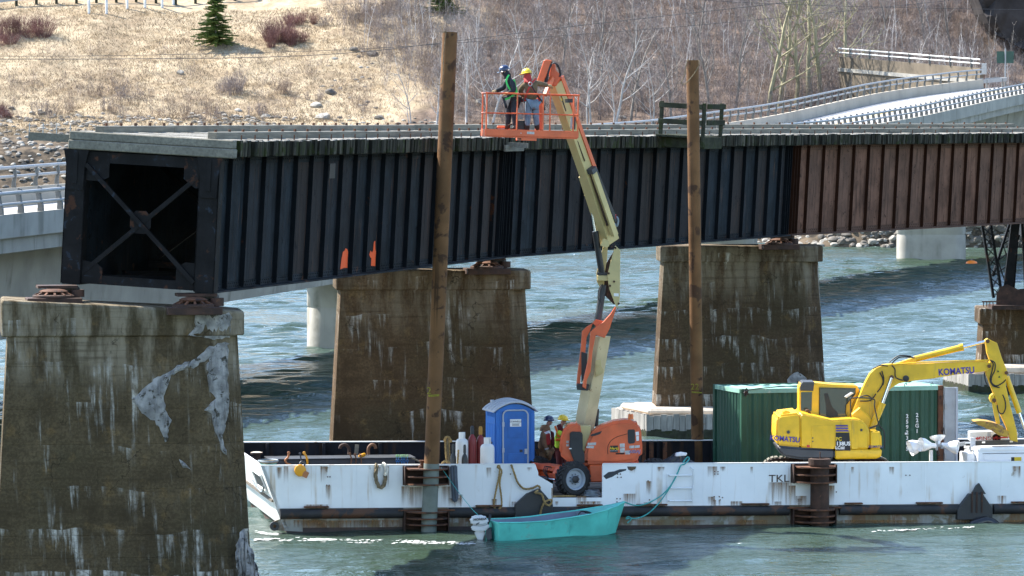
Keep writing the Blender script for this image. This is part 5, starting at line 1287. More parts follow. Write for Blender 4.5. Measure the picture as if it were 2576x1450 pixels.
# ------------------------------------------------------------------ gas cylinders
def cylinder(label, pxx, ptop, Y, r, mt, capm, kind):
    p = at(pxx, 1170, Y); zt = at(pxx, ptop, Y).z; dk_ = deckz(p.x, Y); H = zt - dk_
    t = thing('gas_cylinder', label, 'gas cylinder', (p.x, Y, dk_), 0, 'gas cylinders standing beside the toilet')
    if kind == 'tall':
        MB().lathe([(r * .9, 0), (r, .03), (r, H - .42), (r * .92, H - .35), (r * .7, H - .29), (r * .4, H - .25), (r * .35, H - .22)], 20).build('body', mt, t, smooth=50)
        MB().lathe([(r * .45, H - .22), (r * .45, H - .04), (r * .3, H)], 14).build('cap', capm, t, smooth=50)
    else:
        MB().lathe([(r * .85, 0), (r, .06), (r, H - .30), (r * .96, H - .245), (r * .8, H - .195), (r * .5, H - .165), (r * .2, H - .16)], 24).build('body', mt, t, smooth=50)
        mb = MB(); n = 20; rr = r * .52
        for k in range(n):
            if k in (9, 10, 17): continue
            a0, a1 = 2 * math.pi * k / n, 2 * math.pi * (k + 1) / n
            z0 = H - .18
            mb.add([(rr * math.cos(a) * f, rr * math.sin(a) * f, z) for f in (1, .92) for a in (a0, a1) for z in (z0, H)], [(0, 2, 3, 1), (4, 5, 7, 6), (1, 3, 7, 5), (0, 1, 5, 4), (2, 6, 7, 3)])
        mb.build('collar', mt, t); MB().cyl((0, 0, H - .17), (0, 0, H - .05), .03, 8).build('valve', m_hook, t)
cylinder('tall red gas cylinder with a black cap', 1188, 1072, 121.3, .112, m_redcyl, m_black, 'tall')
cylinder('tall red gas cylinder with a yellow cap beside the blue toilet', 1209, 1073, 121.4, .112, m_redcyl, M_('ochre_cap', (.45, .22, .03), .6), 'tall')
cylinder('white propane cylinder behind the small dark cylinders', 1162, 1088, 121.2, .17, m_whcyl, m_whcyl, 'lp')
cylinder('white propane cylinder standing before the toilet corner', 1226, 1101, 120.7, .19, m_whcyl, m_whcyl, 'lp')
cylinder('small dark gas cylinder next to the coiled yellow rope', 1140, 1117, 120.4, .085, m_blcyl, m_blcyl, 'tall')
cylinder('small dark gas cylinder before the white propane cylinder', 1169, 1119, 120.4, .085, m_blcyl, m_blcyl, 'tall')
# ------------------------------------------------------------------ container
def container():
    Y = 126.4; rz = R(16.5); p = at(1865, 1100, Y); L_c, W_c, H_c = 6.06, 2.44, 2.57
    t = thing('shipping_container', 'green corrugated shipping container behind the excavator', 'container', (p.x, Y, deckz(p.x + 2.5, Y + 1.5)), rz)
    def corr(n, L_, d):
        out = []; w_ = L_ / n
        for k in range(n): x = k * w_; out += [(x, 0), (x + w_ * .3, 0), (x + w_ * .5, d), (x + w_ * .8, d)]
        return out + [(L_, 0)]
    pr = [(x + .08, y + .03) for x, y in corr(20, L_c - .16, .035)]
    mb = MB(); mb.v = [(x, y, z) for z in (.15, H_c - .08) for x, y in pr]; n = len(pr); mb.f = [(i, i + 1, n + i + 1, n + i) for i in range(n - 1)]; mb.build('side_wall', m_green, t)
    mb = MB(); mb.v = [(x, W_c - y, z) for z in (.15, H_c - .08) for x, y in pr]; mb.f = [(i + 1, i, n + i, n + i + 1) for i in range(n - 1)]; mb.build('side_wall', m_green, t)
    pe = [(y + .03, x + .08) for x, y in corr(9, W_c - .16, .045)]; n = len(pe)
    mb = MB(); mb.v = [(x, y, z) for z in (.15, H_c - .08) for x, y in pe]; mb.f = [(i + 1, i, n + i, n + i + 1) for i in range(n - 1)]; mb.build('end_wall', m_green, t)
    rf = [(x + .08, H_c - .02 - y * .5) for x, y in corr(18, L_c - .16, .03)]; n = len(rf)
    mb = MB(); mb.v = [(x, y, z) for y in (.06, W_c - .06) for x, z in rf]; mb.f = [(i, i + 1, n + i + 1, n + i) for i in range(n - 1)]; mb.build('roof', m_greenl, t)
    for y in (0, W_c - .08): MB().bx(.17, L_c - .17, y, y + .08, H_c - .12, H_c).build('top_rail', m_greenl if y == 0 else m_green, t); MB().bx(.17, L_c - .17, y, y + .08, 0, .15).build('bottom_rail', m_green, t)
    for x in (0, L_c - .08): MB().bx(x, x + .08, .17, W_c - .17, H_c - .12, H_c).build('top_rail', m_greenl, t); MB().bx(x, x + .08, .17, W_c - .17, 0, .15).build('bottom_rail', m_green, t)
    for x in (0, L_c - .16):
        for y in (0, W_c - .16):
            MB().bx(x, x + .16, y, y + .16, .12, H_c - .12).build('corner_post', m_green if x == 0 else m_rust, t)
            for z in (0, H_c - .118): MB().bx(x - .005, x + .165, y - .005, y + .165, z, z + .121).build('corner_casting', m_rust if x else m_green, t, bevel=.012)
    for k in range(2):
        y0 = .17 + k * 1.05
        MB().bx(L_c - .05, L_c + .0, y0, y0 + 1.04, .15, H_c - .13).build('door', m_door, t, bevel=.01)
        for yy in (y0 + .25, y0 + .75): MB().cyl((L_c + .04, yy, .1), (L_c + .04, yy, H_c - .1), .02, 8).build('locking_bar', m_galv, t)
    # end frame and open door edge at the right
    MB().bx(L_c + .02, L_c + .42, -.02, .04, .14, H_c - .05).build('door', m_door, t, bevel=.008); MB().bx(L_c + .36, L_c + .42, -.045, -.021, .14, H_c - .05).build('door_gasket', m_greyp, t)
    for z in (.5, 1.2, 1.9): MB().bx(L_c + .02, L_c + .08, -.06, -.02, z, z + .15).build('hinge', m_galv, t)
    ys = .022
    for s, pxx, y0, dy in (('2592385', 2282, 1048, 13.6), ('22G1', 2307, 1045, 13.4)):
        for k, ch in enumerate(s):
            q = PM[t].inverted() @ at(pxx, y0 + k * dy, Y + 1.55); x = q.x; z = q.z
            # solve for the wall plane
            Yw = Y + 1.5
            for _ in range(4):
                q = PM[t].inverted() @ at(pxx, y0 + k * dy, Yw); Yw += (.022 - q.y) / math.cos(rz)
            text('lettering', ch, .155, m_white, t, PM[t] @ face_cam((q.x, .022, q.z)), .003, bold=.004)
    MB().bx(4.9, 4.95, .01, .03, 1.2, 1.26).build('decal', m_white, t)
    MB().tube(smoothpath([(.05, -.03, H_c - .1), (.12, -.06, H_c + .02), (.18, -.03, H_c - .06), (.1, -.05, H_c - .2), (.2, -.05, H_c - .02), (1.6, .1, H_c + .06), (3.2, .3, H_c + .04)], 5), .014, 6).build('lashing_rope', m_hose, t)
    MB().lathe([(.06, 0), (.06, .025)], 14, PM[t].inverted() @ Matrix.Translation(at(1877, 990, Y + .05)) @ Matrix.Rotation(R(90), 4, 'X')).build('lifting_ring', m_drust, t)
    for x in (3.9, 4.9, 5.7): MB().tube(smoothpath([(x, .05, H_c), (x, .05, H_c + .06), (x + .05, .05, H_c + .08), (x + .06, .05, H_c + .03)], 3), .012, 5).build('lashing_hook', m_hose, t)
container()
# ------------------------------------------------------------------ excavator
def excavator():
    ce = pl(lambda x, y: (2163.4 + x * .1995, 817.6 + y * .1995)); cf = pl(lambda x, y: (1886.7 + x * .3686, 817.6 + y * .3686))
    Y0, Y1 = 122.1, 124.35
    p = at(2085, 1200, 123.2); dk_ = deckz(p.x, 123.2)
    t = thing('excavator', 'yellow tracked excavator reaching its arm over the barge side', 'excavator', (p.x, 123.2, dk_))
    B = lambda nm, mb, mt, par=t, **k: mb.build(nm, mt, par, world=True, **k)
    # tracks
    for yy in (121.95, 123.95):
        z0, z1 = dk_ + .02, dk_ + .80; xa, xb = at(1918, 1150, yy).x, at(2245, 1150, yy).x; r = (z1 - z0) / 2; zc = (z0 + z1) / 2
        loop = [(xa + r - r * math.sin(R(a)), zc + r * math.cos(R(a))) for a in range(0, 181, 15)] + [(xb - r + r * math.sin(R(a)), zc - r * math.cos(R(a))) for a in range(0, 181, 15)]
        tr = B('track', MB().poly([(x, yy, z) for x, z in loop], (0, .5, 0)), m_drust)
        gr = MB(); n = len(loop)
        per = []
        for i in range(n):
            a, b = Vector((loop[i][0], 0, loop[i][1])), Vector((loop[(i + 1) % n][0], 0, loop[(i + 1) % n][1])); m = max(1, int((b - a).length / .14))
            for k in range(m): per.append((a.lerp(b, k / m), (b - a).normalized()))
        for q, d in per[::1]:
            nrm = Vector((-d.z, 0, d.x)); nrm = nrm if nrm.dot(q - Vector(((xa + xb) / 2, 0, zc))) > 0 else -nrm
            gr.bar(Vector((q.x, yy - .02, q.z)) + nrm * .02, Vector((q.x, yy + .52, q.z)) + nrm * .02, .08, .045, nrm)
        tag(MB.build(gr, 'track_shoes', m_beam, tr, world=True), kind='stuff')
    B('slew_ring', MB().lathe([(.7, 0), (.7, .16)], 24, Matrix.Translation((p.x, 123.2, dk_ + .72))), m_black)
    # house
    B('house', MB().poly(cf([(340, 600), (560, 650), (720, 640), (770, 655), (802, 690), (815, 722), (815, 852), (340, 842)], Y0), (0, Y1 - Y0, 0)), m_yellow, bevel=.05, seg=3, smooth=50)
    cw = B('counterweight', MB().poly(cf([(182, 640), (200, 616), (338, 600), (352, 640), (352, 840), (186, 826), (177, 760)], Y0 + .02), (0, Y1 - Y0 - .04, 0)), m_yellow, bevel=.16, seg=4, smooth=50)
    B('skirt', MB().poly(cf([(186, 824), (345, 838), (580, 848), (580, 919), (350, 919), (235, 902), (192, 866)], Y0 - .012), (0, Y1 - Y0 + .02, 0)), m_dgrey, bevel=.06, seg=3, smooth=50)
    B('skirt', MB().poly(cf([(582, 850), (815, 852), (902, 852), (896, 900), (860, 915), (582, 919)], Y0 - .01), (0, Y1 - Y0, 0)), m_yellow, bevel=.03, smooth=50)
    B('tool_box', MB().poly(cf([(812, 722), (880, 722), (898, 745), (902, 850), (812, 852)], Y0 + .03), (0, .8, 0)), m_yellow, bevel=.06, seg=3, smooth=50)
    B('side_door', MB().poly(cf([(428, 690), (574, 684), (574, 848), (418, 840), (418, 702)], Y0 - .012), (0, .02, 0)), m_yellow, bevel=.008); B('side_door', MB().poly(cf([(694, 648), (738, 652), (738, 848), (694, 848)], Y0 - .01), (0, .02, 0)), m_yellow, bevel=.006)
    for k in range(3): B('stripe', MB().poly(cf([(584 + 1 * k, 684 + 17 * k), (668 + 2 * k, 684 + 17 * k), (669 + 2 * k, 694 + 17 * k), (585 + k, 694 + 17 * k)], Y0 - .016), (0, .004, 0)), m_purple)
    pn = B('model_plate', MB().poly(cf([(585, 736), (678, 736), (686, 858), (585, 860)], Y0 - .016), (0, .004, 0)), m_ink)
    for s, x, y, sz, mt in (('PC', 606, 780, .13, m_yel), ('138US', 636, 812, .145, m_white), ('LC', 600, 840, .11, m_white)): text('lettering', s, sz, mt, pn, face_cam(cf([(x, y)], Y0 - .02)[0]), .002, bold=.004)
    B('decal', MB().poly(cf([(618, 832), (646, 830), (646, 850), (618, 850)], Y0 - .02), (0, .004, 0)), m_grdec)
    text('lettering', 'KOMATSU', .19, m_purple, cw, face_cam(cf([(238, 780)], Y0 + .004)[0], 0, R(-5)), .003, bold=.005, xs=.92)
    text('lettering', 'KOMATSU', .085, m_purple, t, face_cam(cf([(860, 832)], Y0 + .02)[0]), .002, bold=.002)
    for x, y, r in ((262, 732, .045), (428, 772, .02), (428, 796, .02), (760, 718, .035)): B('cap', MB().lathe([(r, 0), (r, .02), (r * .6, .025)], 14, Matrix.Translation(cf([(x, y)], Y0 - .005)[0]) @ Matrix.Rotation(R(90), 4, 'X')), m_dgrey)
    B('reflector', MB().poly(cf([(388, 820), (408, 820), (408, 836), (388, 836)], Y0 - .02), (0, .01, 0)), m_red)
    B('hand_hold', MB().poly(cf([(215, 600), (230, 585), (255, 585), (280, 600), (290, 625), (250, 620)], Y0 + .25), (0, .5, 0)), m_yellow, bevel=.03, seg=2)
    B('exhaust', MB().tube(smoothpath(cf([(408, 640), (406, 600), (395, 585), (380, 590)], Y0 + .8), 4), .04, 8), m_hook)
    B('tail_step', MB().poly(cf([(812, 700), (870, 682), (876, 690), (818, 712)], Y0 + .3), (0, .04, 0)), m_black)
    # cab on the far side
    Yc = 123.25
    B('cab', MB().poly(cf([(337, 610), (337, 410), (355, 393), (440, 396), (560, 408), (720, 414), (750, 428), (742, 470), (702, 560), (700, 640), (337, 640)], Yc), (0, 1.0, 0)), m_yellow, bevel=.05, seg=3, smooth=50)
    B('cab_roof', MB().poly(cf([(343, 450), (345, 412), (360, 390), (440, 390), (432, 452)], Yc - .012), (0, 1.02, 0)), m_dgrey, bevel=.01)
    B('cab_window', MB().poly(cf([(347, 460), (424, 458), (420, 588), (347, 586)], Yc - .016), (0, .012, 0)), m_glass)
    w = B('cab_window', MB().poly(cf([(478, 432), (720, 438), (716, 468), (690, 505), (656, 545), (650, 600), (662, 628), (474, 628)], Yc - .016), (0, .012, 0)), m_glass)
    MB().tube(cf([(474, 630), (474, 430), (722, 436), (718, 470), (655, 545), (650, 600), (664, 630), (474, 630)], Yc - .02), .014, 6).build('window_seal', m_black, w, world=True)
    B('seat', MB().poly(cf([(520, 628), (520, 560), (505, 470), (530, 465), (560, 560), (600, 600), (600, 628)], Yc - .026), (0, .008, 0)), m_black)
    B('mirror', MB().poly(cf([(642, 490), (690, 460), (708, 466), (660, 500)], Yc - .15), (0, .06, 0)), m_whitep, bevel=.01)
    B('grab_rail', MB().tube(smoothpath(cf([(690, 640), (686, 520), (700, 500), (840, 505), (850, 560), (880, 680), (915, 730), (918, 850)], 122.6), 4), .017, 6), m_hose)
    # boom, arm, bucket
    yb = 122.95
    B('boom', MB().poly(ce([(-94, 1090), (-40, 960), (0, 880), (60, 740), (130, 610), (200, 545), (290, 505), (400, 492), (720, 490), (1200, 470), (1580, 455), (1640, 480), (1655, 535), (1610, 585), (1250, 622), (900, 680), (600, 715), (490, 740), (400, 795), (320, 880), (230, 1020), (140, 1180), (91, 1275), (20, 1250), (-60, 1180)], yb), (0, .36, 0)), m_yellow, bevel=.012)
    B('boom_foot', MB().poly(cf([(690, 610), (750, 560), (830, 640), (812, 725), (700, 700)], yb - .2), (0, .76, 0)), m_yellow, bevel=.03)
    bt = text('lettering', 'KOMATSU', .245, m_purple, t, face_cam(ce([(1216, 588)], yb - .002)[0], 0, R(4)), .004, bold=.007, xs=.86)
    B('arm', MB().poly(ce([(1575, 195), (1610, 172), (1645, 190), (1730, 230), (1790, 420), (1862, 590), (1850, 680), (1838, 760), (1890, 1000), (1930, 1150), (1978, 1340), (1990, 1480), (1900, 1460), (1850, 1300), (1780, 1150), (1730, 1030), (1690, 880), (1640, 750), (1580, 600), (1600, 540), (1640, 460), (1605, 360), (1592, 260)], yb + .04), (0, .28, 0)), m_yellow, bevel=.012)
    for x, y, r in ((1608, 205, .055), (1628, 520, .05), (398, 662, .06), (1845, 605, .05), (1690, 950, .055)): B('pin', MB().lathe([(r, 0), (r, .06), (r * .5, .065)], 14, Matrix.Translation(ce([(x, y)], yb)[0]) @ Matrix.Rotation(R(90), 4, 'X')), m_hook, smooth=40)
    B('work_lamp', MB().lathe([(.085, 0), (.085, .06), (.05, .07)], 16, Matrix.Translation(ce([(578, 676)], yb)[0]) @ Matrix.Rotation(R(90), 4, 'X')), m_black, smooth=40)
    for pts in ([(1720, 560), (1775, 538), (1780, 595), (1725, 612)], [(1735, 630), (1790, 620), (1795, 680), (1740, 695)]): B('decal', MB().poly(ce(pts, yb + .035), (0, .003, 0)), m_yel); B('decal', MB().poly(ce([(pts[0][0] + 20, pts[0][1] + 10), (pts[0][0] + 35, pts[0][1] + 35), (pts[0][0] + 8, pts[0][1] + 38)], yb + .031), (0, .003, 0)), m_ink)
    B('arm_cylinder', MB().cyl(ce([(690, 432)], yb + .18)[0], ce([(1290, 283)], yb + .18)[0], .085, 14), m_yellow, smooth=40); B('cylinder_head', MB().cyl(ce([(1255, 290)], yb + .18)[0], ce([(1302, 280)], yb + .18)[0], .10, 14), m_yellow, smooth=40)
    B('arm_rod', MB().cyl(ce([(1300, 280)], yb + .18)[0], ce([(1600, 205)], yb + .18)[0], .04, 10), m_chrome, smooth=40)
    B('cylinder_mount', MB().poly(ce([(440, 492), (640, 425), (700, 400), (720, 440), (690, 485)], yb + .08), (0, .2, 0)), m_yellow, bevel=.01)
    for yy in (yb - .14, yb + .42):
        B('boom_cylinder', MB().cyl(ce([(135, 1330)], yy)[0], ce([(285, 985)], yy)[0], .10, 14), m_yellow, smooth=40); B('boom_rod', MB().cyl(ce([(280, 990)], yy)[0], ce([(396, 665)], yy)[0], .052, 12), m_chrome, smooth=40)
    B('bucket_cylinder', MB().cyl(ce([(1848, 650)], yb + .2)[0], ce([(2008, 1110)], yb + .2)[0], .075, 12), m_yellow, smooth=40); B('bucket_rod', MB().cyl(ce([(2005, 1100)], yb + .2)[0], ce([(2110, 1400)], yb + .2)[0], .035, 10), m_chrome, smooth=40)
    B('bucket_link', MB().poly(ce([(1665, 985), (1710, 985), (1745, 1100), (1770, 1250), (1720, 1255), (1690, 1120)], yb - .04), (0, .06, 0)), m_yellow, bevel=.01)
    B('link_bracket', MB().poly(ce([(1640, 940), (1650, 900), (1690, 865), (1705, 880), (1690, 915), (1720, 945), (1705, 985), (1660, 985)], yb - .02), (0, .4, 0)), m_yellow, bevel=.015)
    bk_ = B('bucket', MB().poly(ce([(1440, 1222), (1530, 1212), (1640, 1225), (1740, 1252), (1830, 1300), (1880, 1360), (1860, 1420), (1760, 1400), (1680, 1345), (1600, 1312), (1540, 1280), (1480, 1262)], yb - .25), (0, .9, 0)), M_('worn_bucket', (.50, .28, .03), .6, var=.4, vs=3, patch=((.25, .12, .04), .55, 4), bump=.2), bevel=.02)
    for k in range(4): MB().poly(ce([(1385 + 3 * k, 1256), (1425, 1222), (1500, 1218), (1480, 1262), (1420, 1250)], yb - .24 + .24 * k), (0, .11, 0)).build('tooth', m_beam, bk_, world=True)
    # hoses
    for k, pts in enumerate(([(430, 500), (560, 490), (760, 472), (1040, 462), (1480, 450), (1640, 445)],)): B('steel_pipe', MB().tube(ce(pts, yb - .02), .018, 6), m_yellow)
    for pts in ([(1640, 445), (1700, 480), (1700, 570), (1660, 660), (1660, 730), (1720, 770), (1800, 730), (1840, 690)], [(1650, 450), (1680, 500), (1660, 600), (1640, 690), (1680, 770), (1760, 790)], [(1570, 600), (1580, 700), (1620, 780)], [(1730, 1010), (1750, 1100), (1800, 1120), (1835, 1050), (1830, 960), (1800, 880)],
                [(370, 475), (450, 410), (520, 385), (650, 398)], [(400, 490), (470, 425), (540, 405), (690, 415)], [(160, 555), (260, 510), (350, 520)], [(250, 600), (290, 690), (280, 760), (220, 850)], [(275, 580), (300, 680), (290, 760)], [(0, 960), (100, 960), (150, 940), (200, 870)], [(0, 910), (90, 890), (150, 930)], [(400, 510), (440, 560), (450, 660), (540, 700)]):
        B('hose', MB().tube(smoothpath(ce(pts, yb - .05), 5), .017, 6), m_hose)
    return t
excavator()
# ------------------------------------------------------------------ light tower trailer
def light_tower():
    cl = pl(lambda x, y: (2264 + x * .2169, 1037.7 + y * .2169))
    Y = 122.75; rz = R(12); p = at(2461, 1163, Y); dk_ = deckz(p.x, Y)
    t = thing('light_tower', 'white trailer light tower with its mast folded flat at the right edge', 'light tower', (p.x, Y, dk_), rz)
    zt = at(2461, 1137, Y).z - dk_
    MB().bx(0, 2.3, 0, 1.25, .35, zt).build('housing', m_whitep, t, bevel=.02, seg=2)
    MB().poly([(x, -.01, z) for x, z in ((-.03, zt + .001), (2.33, zt + .001), (2.28, zt + .12), (.02, zt + .12))], (0, 1.28, 0)).build('hood', m_whitep, t, bevel=.03, seg=2)
    MB().bx(.16, 2.1, -.012, -.001, .5, zt - .07).build('side_door', m_whitep, t, bevel=.005)
    MB().bx(.12, 2.14, -.008, -.0005, zt - .06, zt - .045).build('door_seam', m_dgrey, t)
    MB().bx(.93, 1.22, -.018, -.0125, zt - .32, zt - .16).build('warning_plate', m_yel, t); MB().bx(.93, 1.02, -.021, -.0185, zt - .32, zt - .16).build('warning_mark', m_ink, t)
    MB().bx(.03, .10, -.012, -.002, zt - .36, zt - .30).build('reflector', m_red, t); MB().bx(2.17, 2.25, -.012, -.002, zt - .34, zt - .24).build('reflector', m_orv, t)
    MB().bx(1.93, 1.96, -.03, -.0125, zt - .28, zt - .1).build('latch', m_dgrey, t)
    for x in (.4, 1.9): MB().lathe([(.28, 0), (.28, .16), (.18, .17)], 20, Matrix.Translation((x, .18, .29)) @ Matrix.Rotation(R(90), 4, 'X')).build('wheel', m_rubber, t, smooth=40)
    MB().bx(-.25, -.03, .2, .9, .25, zt - .04).build('tongue_box', m_whitep, t, bevel=.02); MB().bx(-.30, -.26, .3, .36, .3, .5).build('marker_lamp', m_amber, t)
    B = lambda nm, mb, mt, par=t, **k: mb.build(nm, mt, par, world=True, **k)
    B('prop', MB().cyl(cl([(850, 440)], Y - .1)[0], cl([(885, 580)], Y - .1)[0], .016, 6), m_greyp)
    Ym = Y + .75
    B('mast', MB().bar(cl([(755, 362)], Ym)[0], cl([(1640, 335)], Ym + .5)[0], .14, .125), m_black)
    for x in (788, 970, 1292): B('mast_label', MB().poly(cl([(x - 18 - (14 if x < 800 else 0), 345 - (x - 788) * .03), (x + 18 + (14 if x < 800 else 0), 343 - (x - 788) * .03), (x + 18 + (14 if x < 800 else 0), 362 - (x - 788) * .03), (x - 18 - (14 if x < 800 else 0), 364 - (x - 788) * .03)], Ym - .1), (0, .01, 0)), m_white)
    Yp_ = Ym + .35
    pn = B('panel', MB().poly(cl([(808, 228), (1262, 210), (1262, 318), (808, 332)], Yp_), (0, .5, 0)), m_whitep, bevel=.01)
    for pts in ([(812, 297), (832, 296), (832, 314), (812, 315)], [(880, 294), (935, 291), (935, 308), (880, 311)], [(1150, 303), (1163, 285), (1258, 280), (1258, 296)]): MB().poly(cl(pts, Yp_ - .006), (0, .005, 0)).build('red_stripe', m_red, pn, world=True)
    text('lettering', 'MAGNUM', .145, m_red, pn, face_cam(cl([(1012, 298)], Yp_ - .006)[0], 0, R(182)), .003, xs=1.18)
    M = Matrix.Translation(cl([(1118, 297)], Yp_ - .003)[0]) @ Matrix.Rotation(R(90), 4, 'X'); MB().lathe([(.095, 0), (.115, 0), (.115, .006), (.095, .006), (.095, 0)], 24, M).build('emblem', m_ink, pn, world=True)
    MB().poly(cl([(1106, 302), (1117, 288), (1130, 304), (1118, 298)], Yp_ - .006), (0, .004, 0)).build('emblem_star', m_red, pn, world=True)
    B('catch', MB().poly(cl([(1015, 226), (1052, 224), (1054, 280), (1015, 282)], Yp_ - .03), (0, .03, 0)), m_greyp)
    B('winch', MB().poly(cl([(1272, 225), (1300, 212), (1330, 230), (1375, 235), (1372, 275), (1285, 278)], Ym - .1), (0, .25, 0)), m_galv, bevel=.02)
    B('mast_foot', MB().bx(cl([(832, 300)], Ym)[0].x - .05, cl([(862, 300)], Ym)[0].x + .02, Ym - .15, Ym - .06, cl([(845, 445)], Ym)[0].z, cl([(845, 290)], Ym)[0].z), m_greyp, bevel=.01)
    # lamp cluster at the mast end
    Yl = Y + .45
    def lamp(c, d, r, L_, nm='lamp'):
        d = Vector(d).normalized(); z = d; x = Vector((0, 1, 0)) - z * z.y; x.normalize(); y = z.cross(x)
        M = Matrix(((x.x, y.x, z.x, c.x), (x.y, y.y, z.y, c.y), (x.z, y.z, z.z, c.z), (0, 0, 0, 1)))
        o = B(nm, MB().lathe([(.06, -.14), (.07, -.02), (r * .62, L_ * .25), (r * .9, L_ * .6), (r, L_), (r * .97, L_), (r * .85, L_ * .6), (r * .5, L_ * .3), (.03, .03)], 24, M), m_alu, smooth=40)
        MB().lathe([(.035, -.0), (.05, L_ * .45), (.03, L_ * .6)], 10, M).build('bulb', m_whitep, o, world=True, smooth=40)
    lamp(cl([(250, 370)], Yl)[0], (-1, -.25, -.35), .22, .34); lamp(cl([(360, 385)], Yl - .2)[0], (-1, -.5, .12), .19, .34)
    lamp(cl([(440, 330)], Yl + .15)[0], (-.1, .3, 1), .22, .12); lamp(cl([(540, 385)], Yl)[0], (1, -.3, -.15), .19, .32)
    B('lamp_bracket', MB().bar(cl([(250, 385)], Yl)[0], cl([(560, 385)], Yl)[0], .05, .06).bar(cl([(425, 440)], Yl)[0], cl([(425, 330)], Yl)[0], .07, .07), m_galv)
    B('lamp_cable', MB().tube(smoothpath(cl([(400, 420), (430, 480), (460, 500), (440, 440)], Yl - .1), 5), .012, 6), m_hose)
    B('mast_head', MB().bar(cl([(470, 400)], Yl)[0], cl([(770, 362)], Ym)[0], .10, .10), m_galv)
    B('stand', MB().cyl(cl([(360, 440)], Yl)[0], Vector((cl([(360, 440)], Yl)[0].x, Yl, dk_)), .05, 10), m_whitep)
light_tower()
# ------------------------------------------------------------------ aqua skiff with outboard
def skiff():
    loc = Vector((at(1238, 1350, 117.05).x, 117.1, 0)); bow = at(1568, 1340, 118.35); rz = math.atan2(bow.y - loc.y, bow.x - loc.x)
    L_ = (Vector((bow.x, bow.y, 0)) - loc).length + .08
    t = thing('skiff', 'aqua blue open skiff with a high bow moored beside the barge', 'boat', loc, (0, R(-1.0), rz))
    st = [(0, .58, .44, .46, -.16), (.6, .64, .42, .51, -.17), (1.3, .68, .43, .54, -.17), (2.0, .67, .49, .50, -.16), (2.6, .58, .54, .38, -.13), (3.1, .42, .61, .24, -.10), (3.5, .22, .68, .10, -.06), (L_ - .03, .025, .765, .012, .0)]
    sc = L_ / 3.85
    def shell(ins):
        vs = []
        for x, b, z, w_, k in st:
            x = x * sc if x < 3.6 else x
            b2, w2 = max(b - ins, .006), max(w_ - ins, .004); kz = k + ins; xb = x - (.25 if x > 3.6 else 0) * 1
            vs += [(x, -b2, z - (0 if ins == 0 else .002)), (xb, -w2, kz + .04), (xb, 0, kz), (xb, w2, kz + .04), (x, b2, z - (0 if ins == 0 else .002))]
        return vs
    o, i_ = shell(0), shell(.03); n = len(st)
    mb = MB(); fs = []
    for a in range(n - 1):
        for k in range(4): fs.append((a * 5 + k, (a + 1) * 5 + k, (a + 1) * 5 + k + 1, a * 5 + k + 1))
    fs.append((0, 1, 2, 3, 4)); fs.append(tuple((n - 1) * 5 + k for k in (4, 3, 2, 1, 0)))
    mb.add(o, fs).build('hull', m_aqua, t, smooth=35)
    fs2 = [tuple(reversed(f)) for f in fs[:-2] if max(f) < 30] + [(4, 3, 2, 1, 0)]
    MB().add([(x + (.03 if j < 5 else 0), y, z) for j, (x, y, z) in enumerate(i_)], fs2).build('inside', m_boatin, t)
    for s in (-1, 1): MB().tube([(x * sc if x < 3.6 else x, s * (b - .01), z + .004) for x, b, z, _, _ in st], .024, 8).build('gunwale', m_aqua, t, smooth=60)
    MB().bx(-.02, .035, -.57, .57, .40, .45).build('transom_cap', m_aqua, t)
    fd = [(s, q) for s, q in ((2.75, 0), (3.1, 0), (3.5, 0), (3.82, 0))]
    prof = [(2.72 * sc, .54, .557), (3.1 * sc, .41, .615), (3.5 * sc, .21, .685), (L_ - .04, .02, .767)]
    vs = []; 
    for x, b, z in prof: vs += [(x, -b, z), (x, 0, z + .035), (x, b, z)]
    f = []
    for a in range(3):
        for k in range(2): f.append((a * 3 + k, a * 3 + k + 1, (a + 1) * 3 + k + 1, (a + 1) * 3 + k))
    MB().add(vs, f).build('foredeck', m_aqua, t)
    MB().poly([(2.62 * sc, y, z) for y, z in ((-.34, -.06), (.34, -.06), (.53, .535), (-.53, .535))], (.04, 0, 0)).build('bulkhead', m_boatin, t)
    for x in (.5, 1.6): MB().bx(x * sc, (x + .26) * sc, -.50, .50, .18, .22).build('thwart', m_boatin, t)
    MB().cyl((.7, -.45, .30), (2.5, .1, .36), .022, 8).build('oar', m_beam, t)
    MB().tube(smoothpath([(2.3, -.2, .28), (2.35, -.15, .52), (2.5, -.1, .60), (2.58, -.1, .5), (2.5, -.15, .3)], 5), .016, 6).build('fuel_hose', m_hose, t)
    # outboard
    Ym = 117.0
    om = thing('outboard_motor', 'silver outboard motor tilted on the skiff stern', 'outboard motor', at(1215, 1345, Ym))
    B = lambda nm, mb, mt, **k: mb.build(nm, mt, om, world=True, **k)
    B('cowl', MB().poly([at(x, y, Ym - .17) for x, y in ((1182, 1304), (1190, 1299), (1216, 1298), (1226, 1305), (1231, 1318), (1210, 1324), (1186, 1322), (1181, 1314))], (0, .34, 0)), m_motor, bevel=.05, seg=3, smooth=50)
    B('lower_cowl', MB().poly([at(x, y, Ym - .14) for x, y in ((1186, 1323), (1210, 1325), (1231, 1319), (1233, 1326), (1218, 1338), (1196, 1338), (1184, 1332))], (0, .28, 0)), m_motor, bevel=.03, seg=2, smooth=50)
    B('leg', MB().poly([at(x, y, Ym - .08) for x, y in ((1192, 1338), (1222, 1338), (1216, 1352), (1213, 1366), (1216, 1385), (1205, 1385), (1203, 1362))], (0, .16, 0)), m_motor, bevel=.03, seg=2, smooth=50)
    B('clamp', MB().poly([at(x, y, Ym - .12) for x, y in ((1222, 1334), (1236, 1328), (1238, 1356), (1228, 1362), (1222, 1350))], (0, .3, 0)), m_dgrey, bevel=.01)
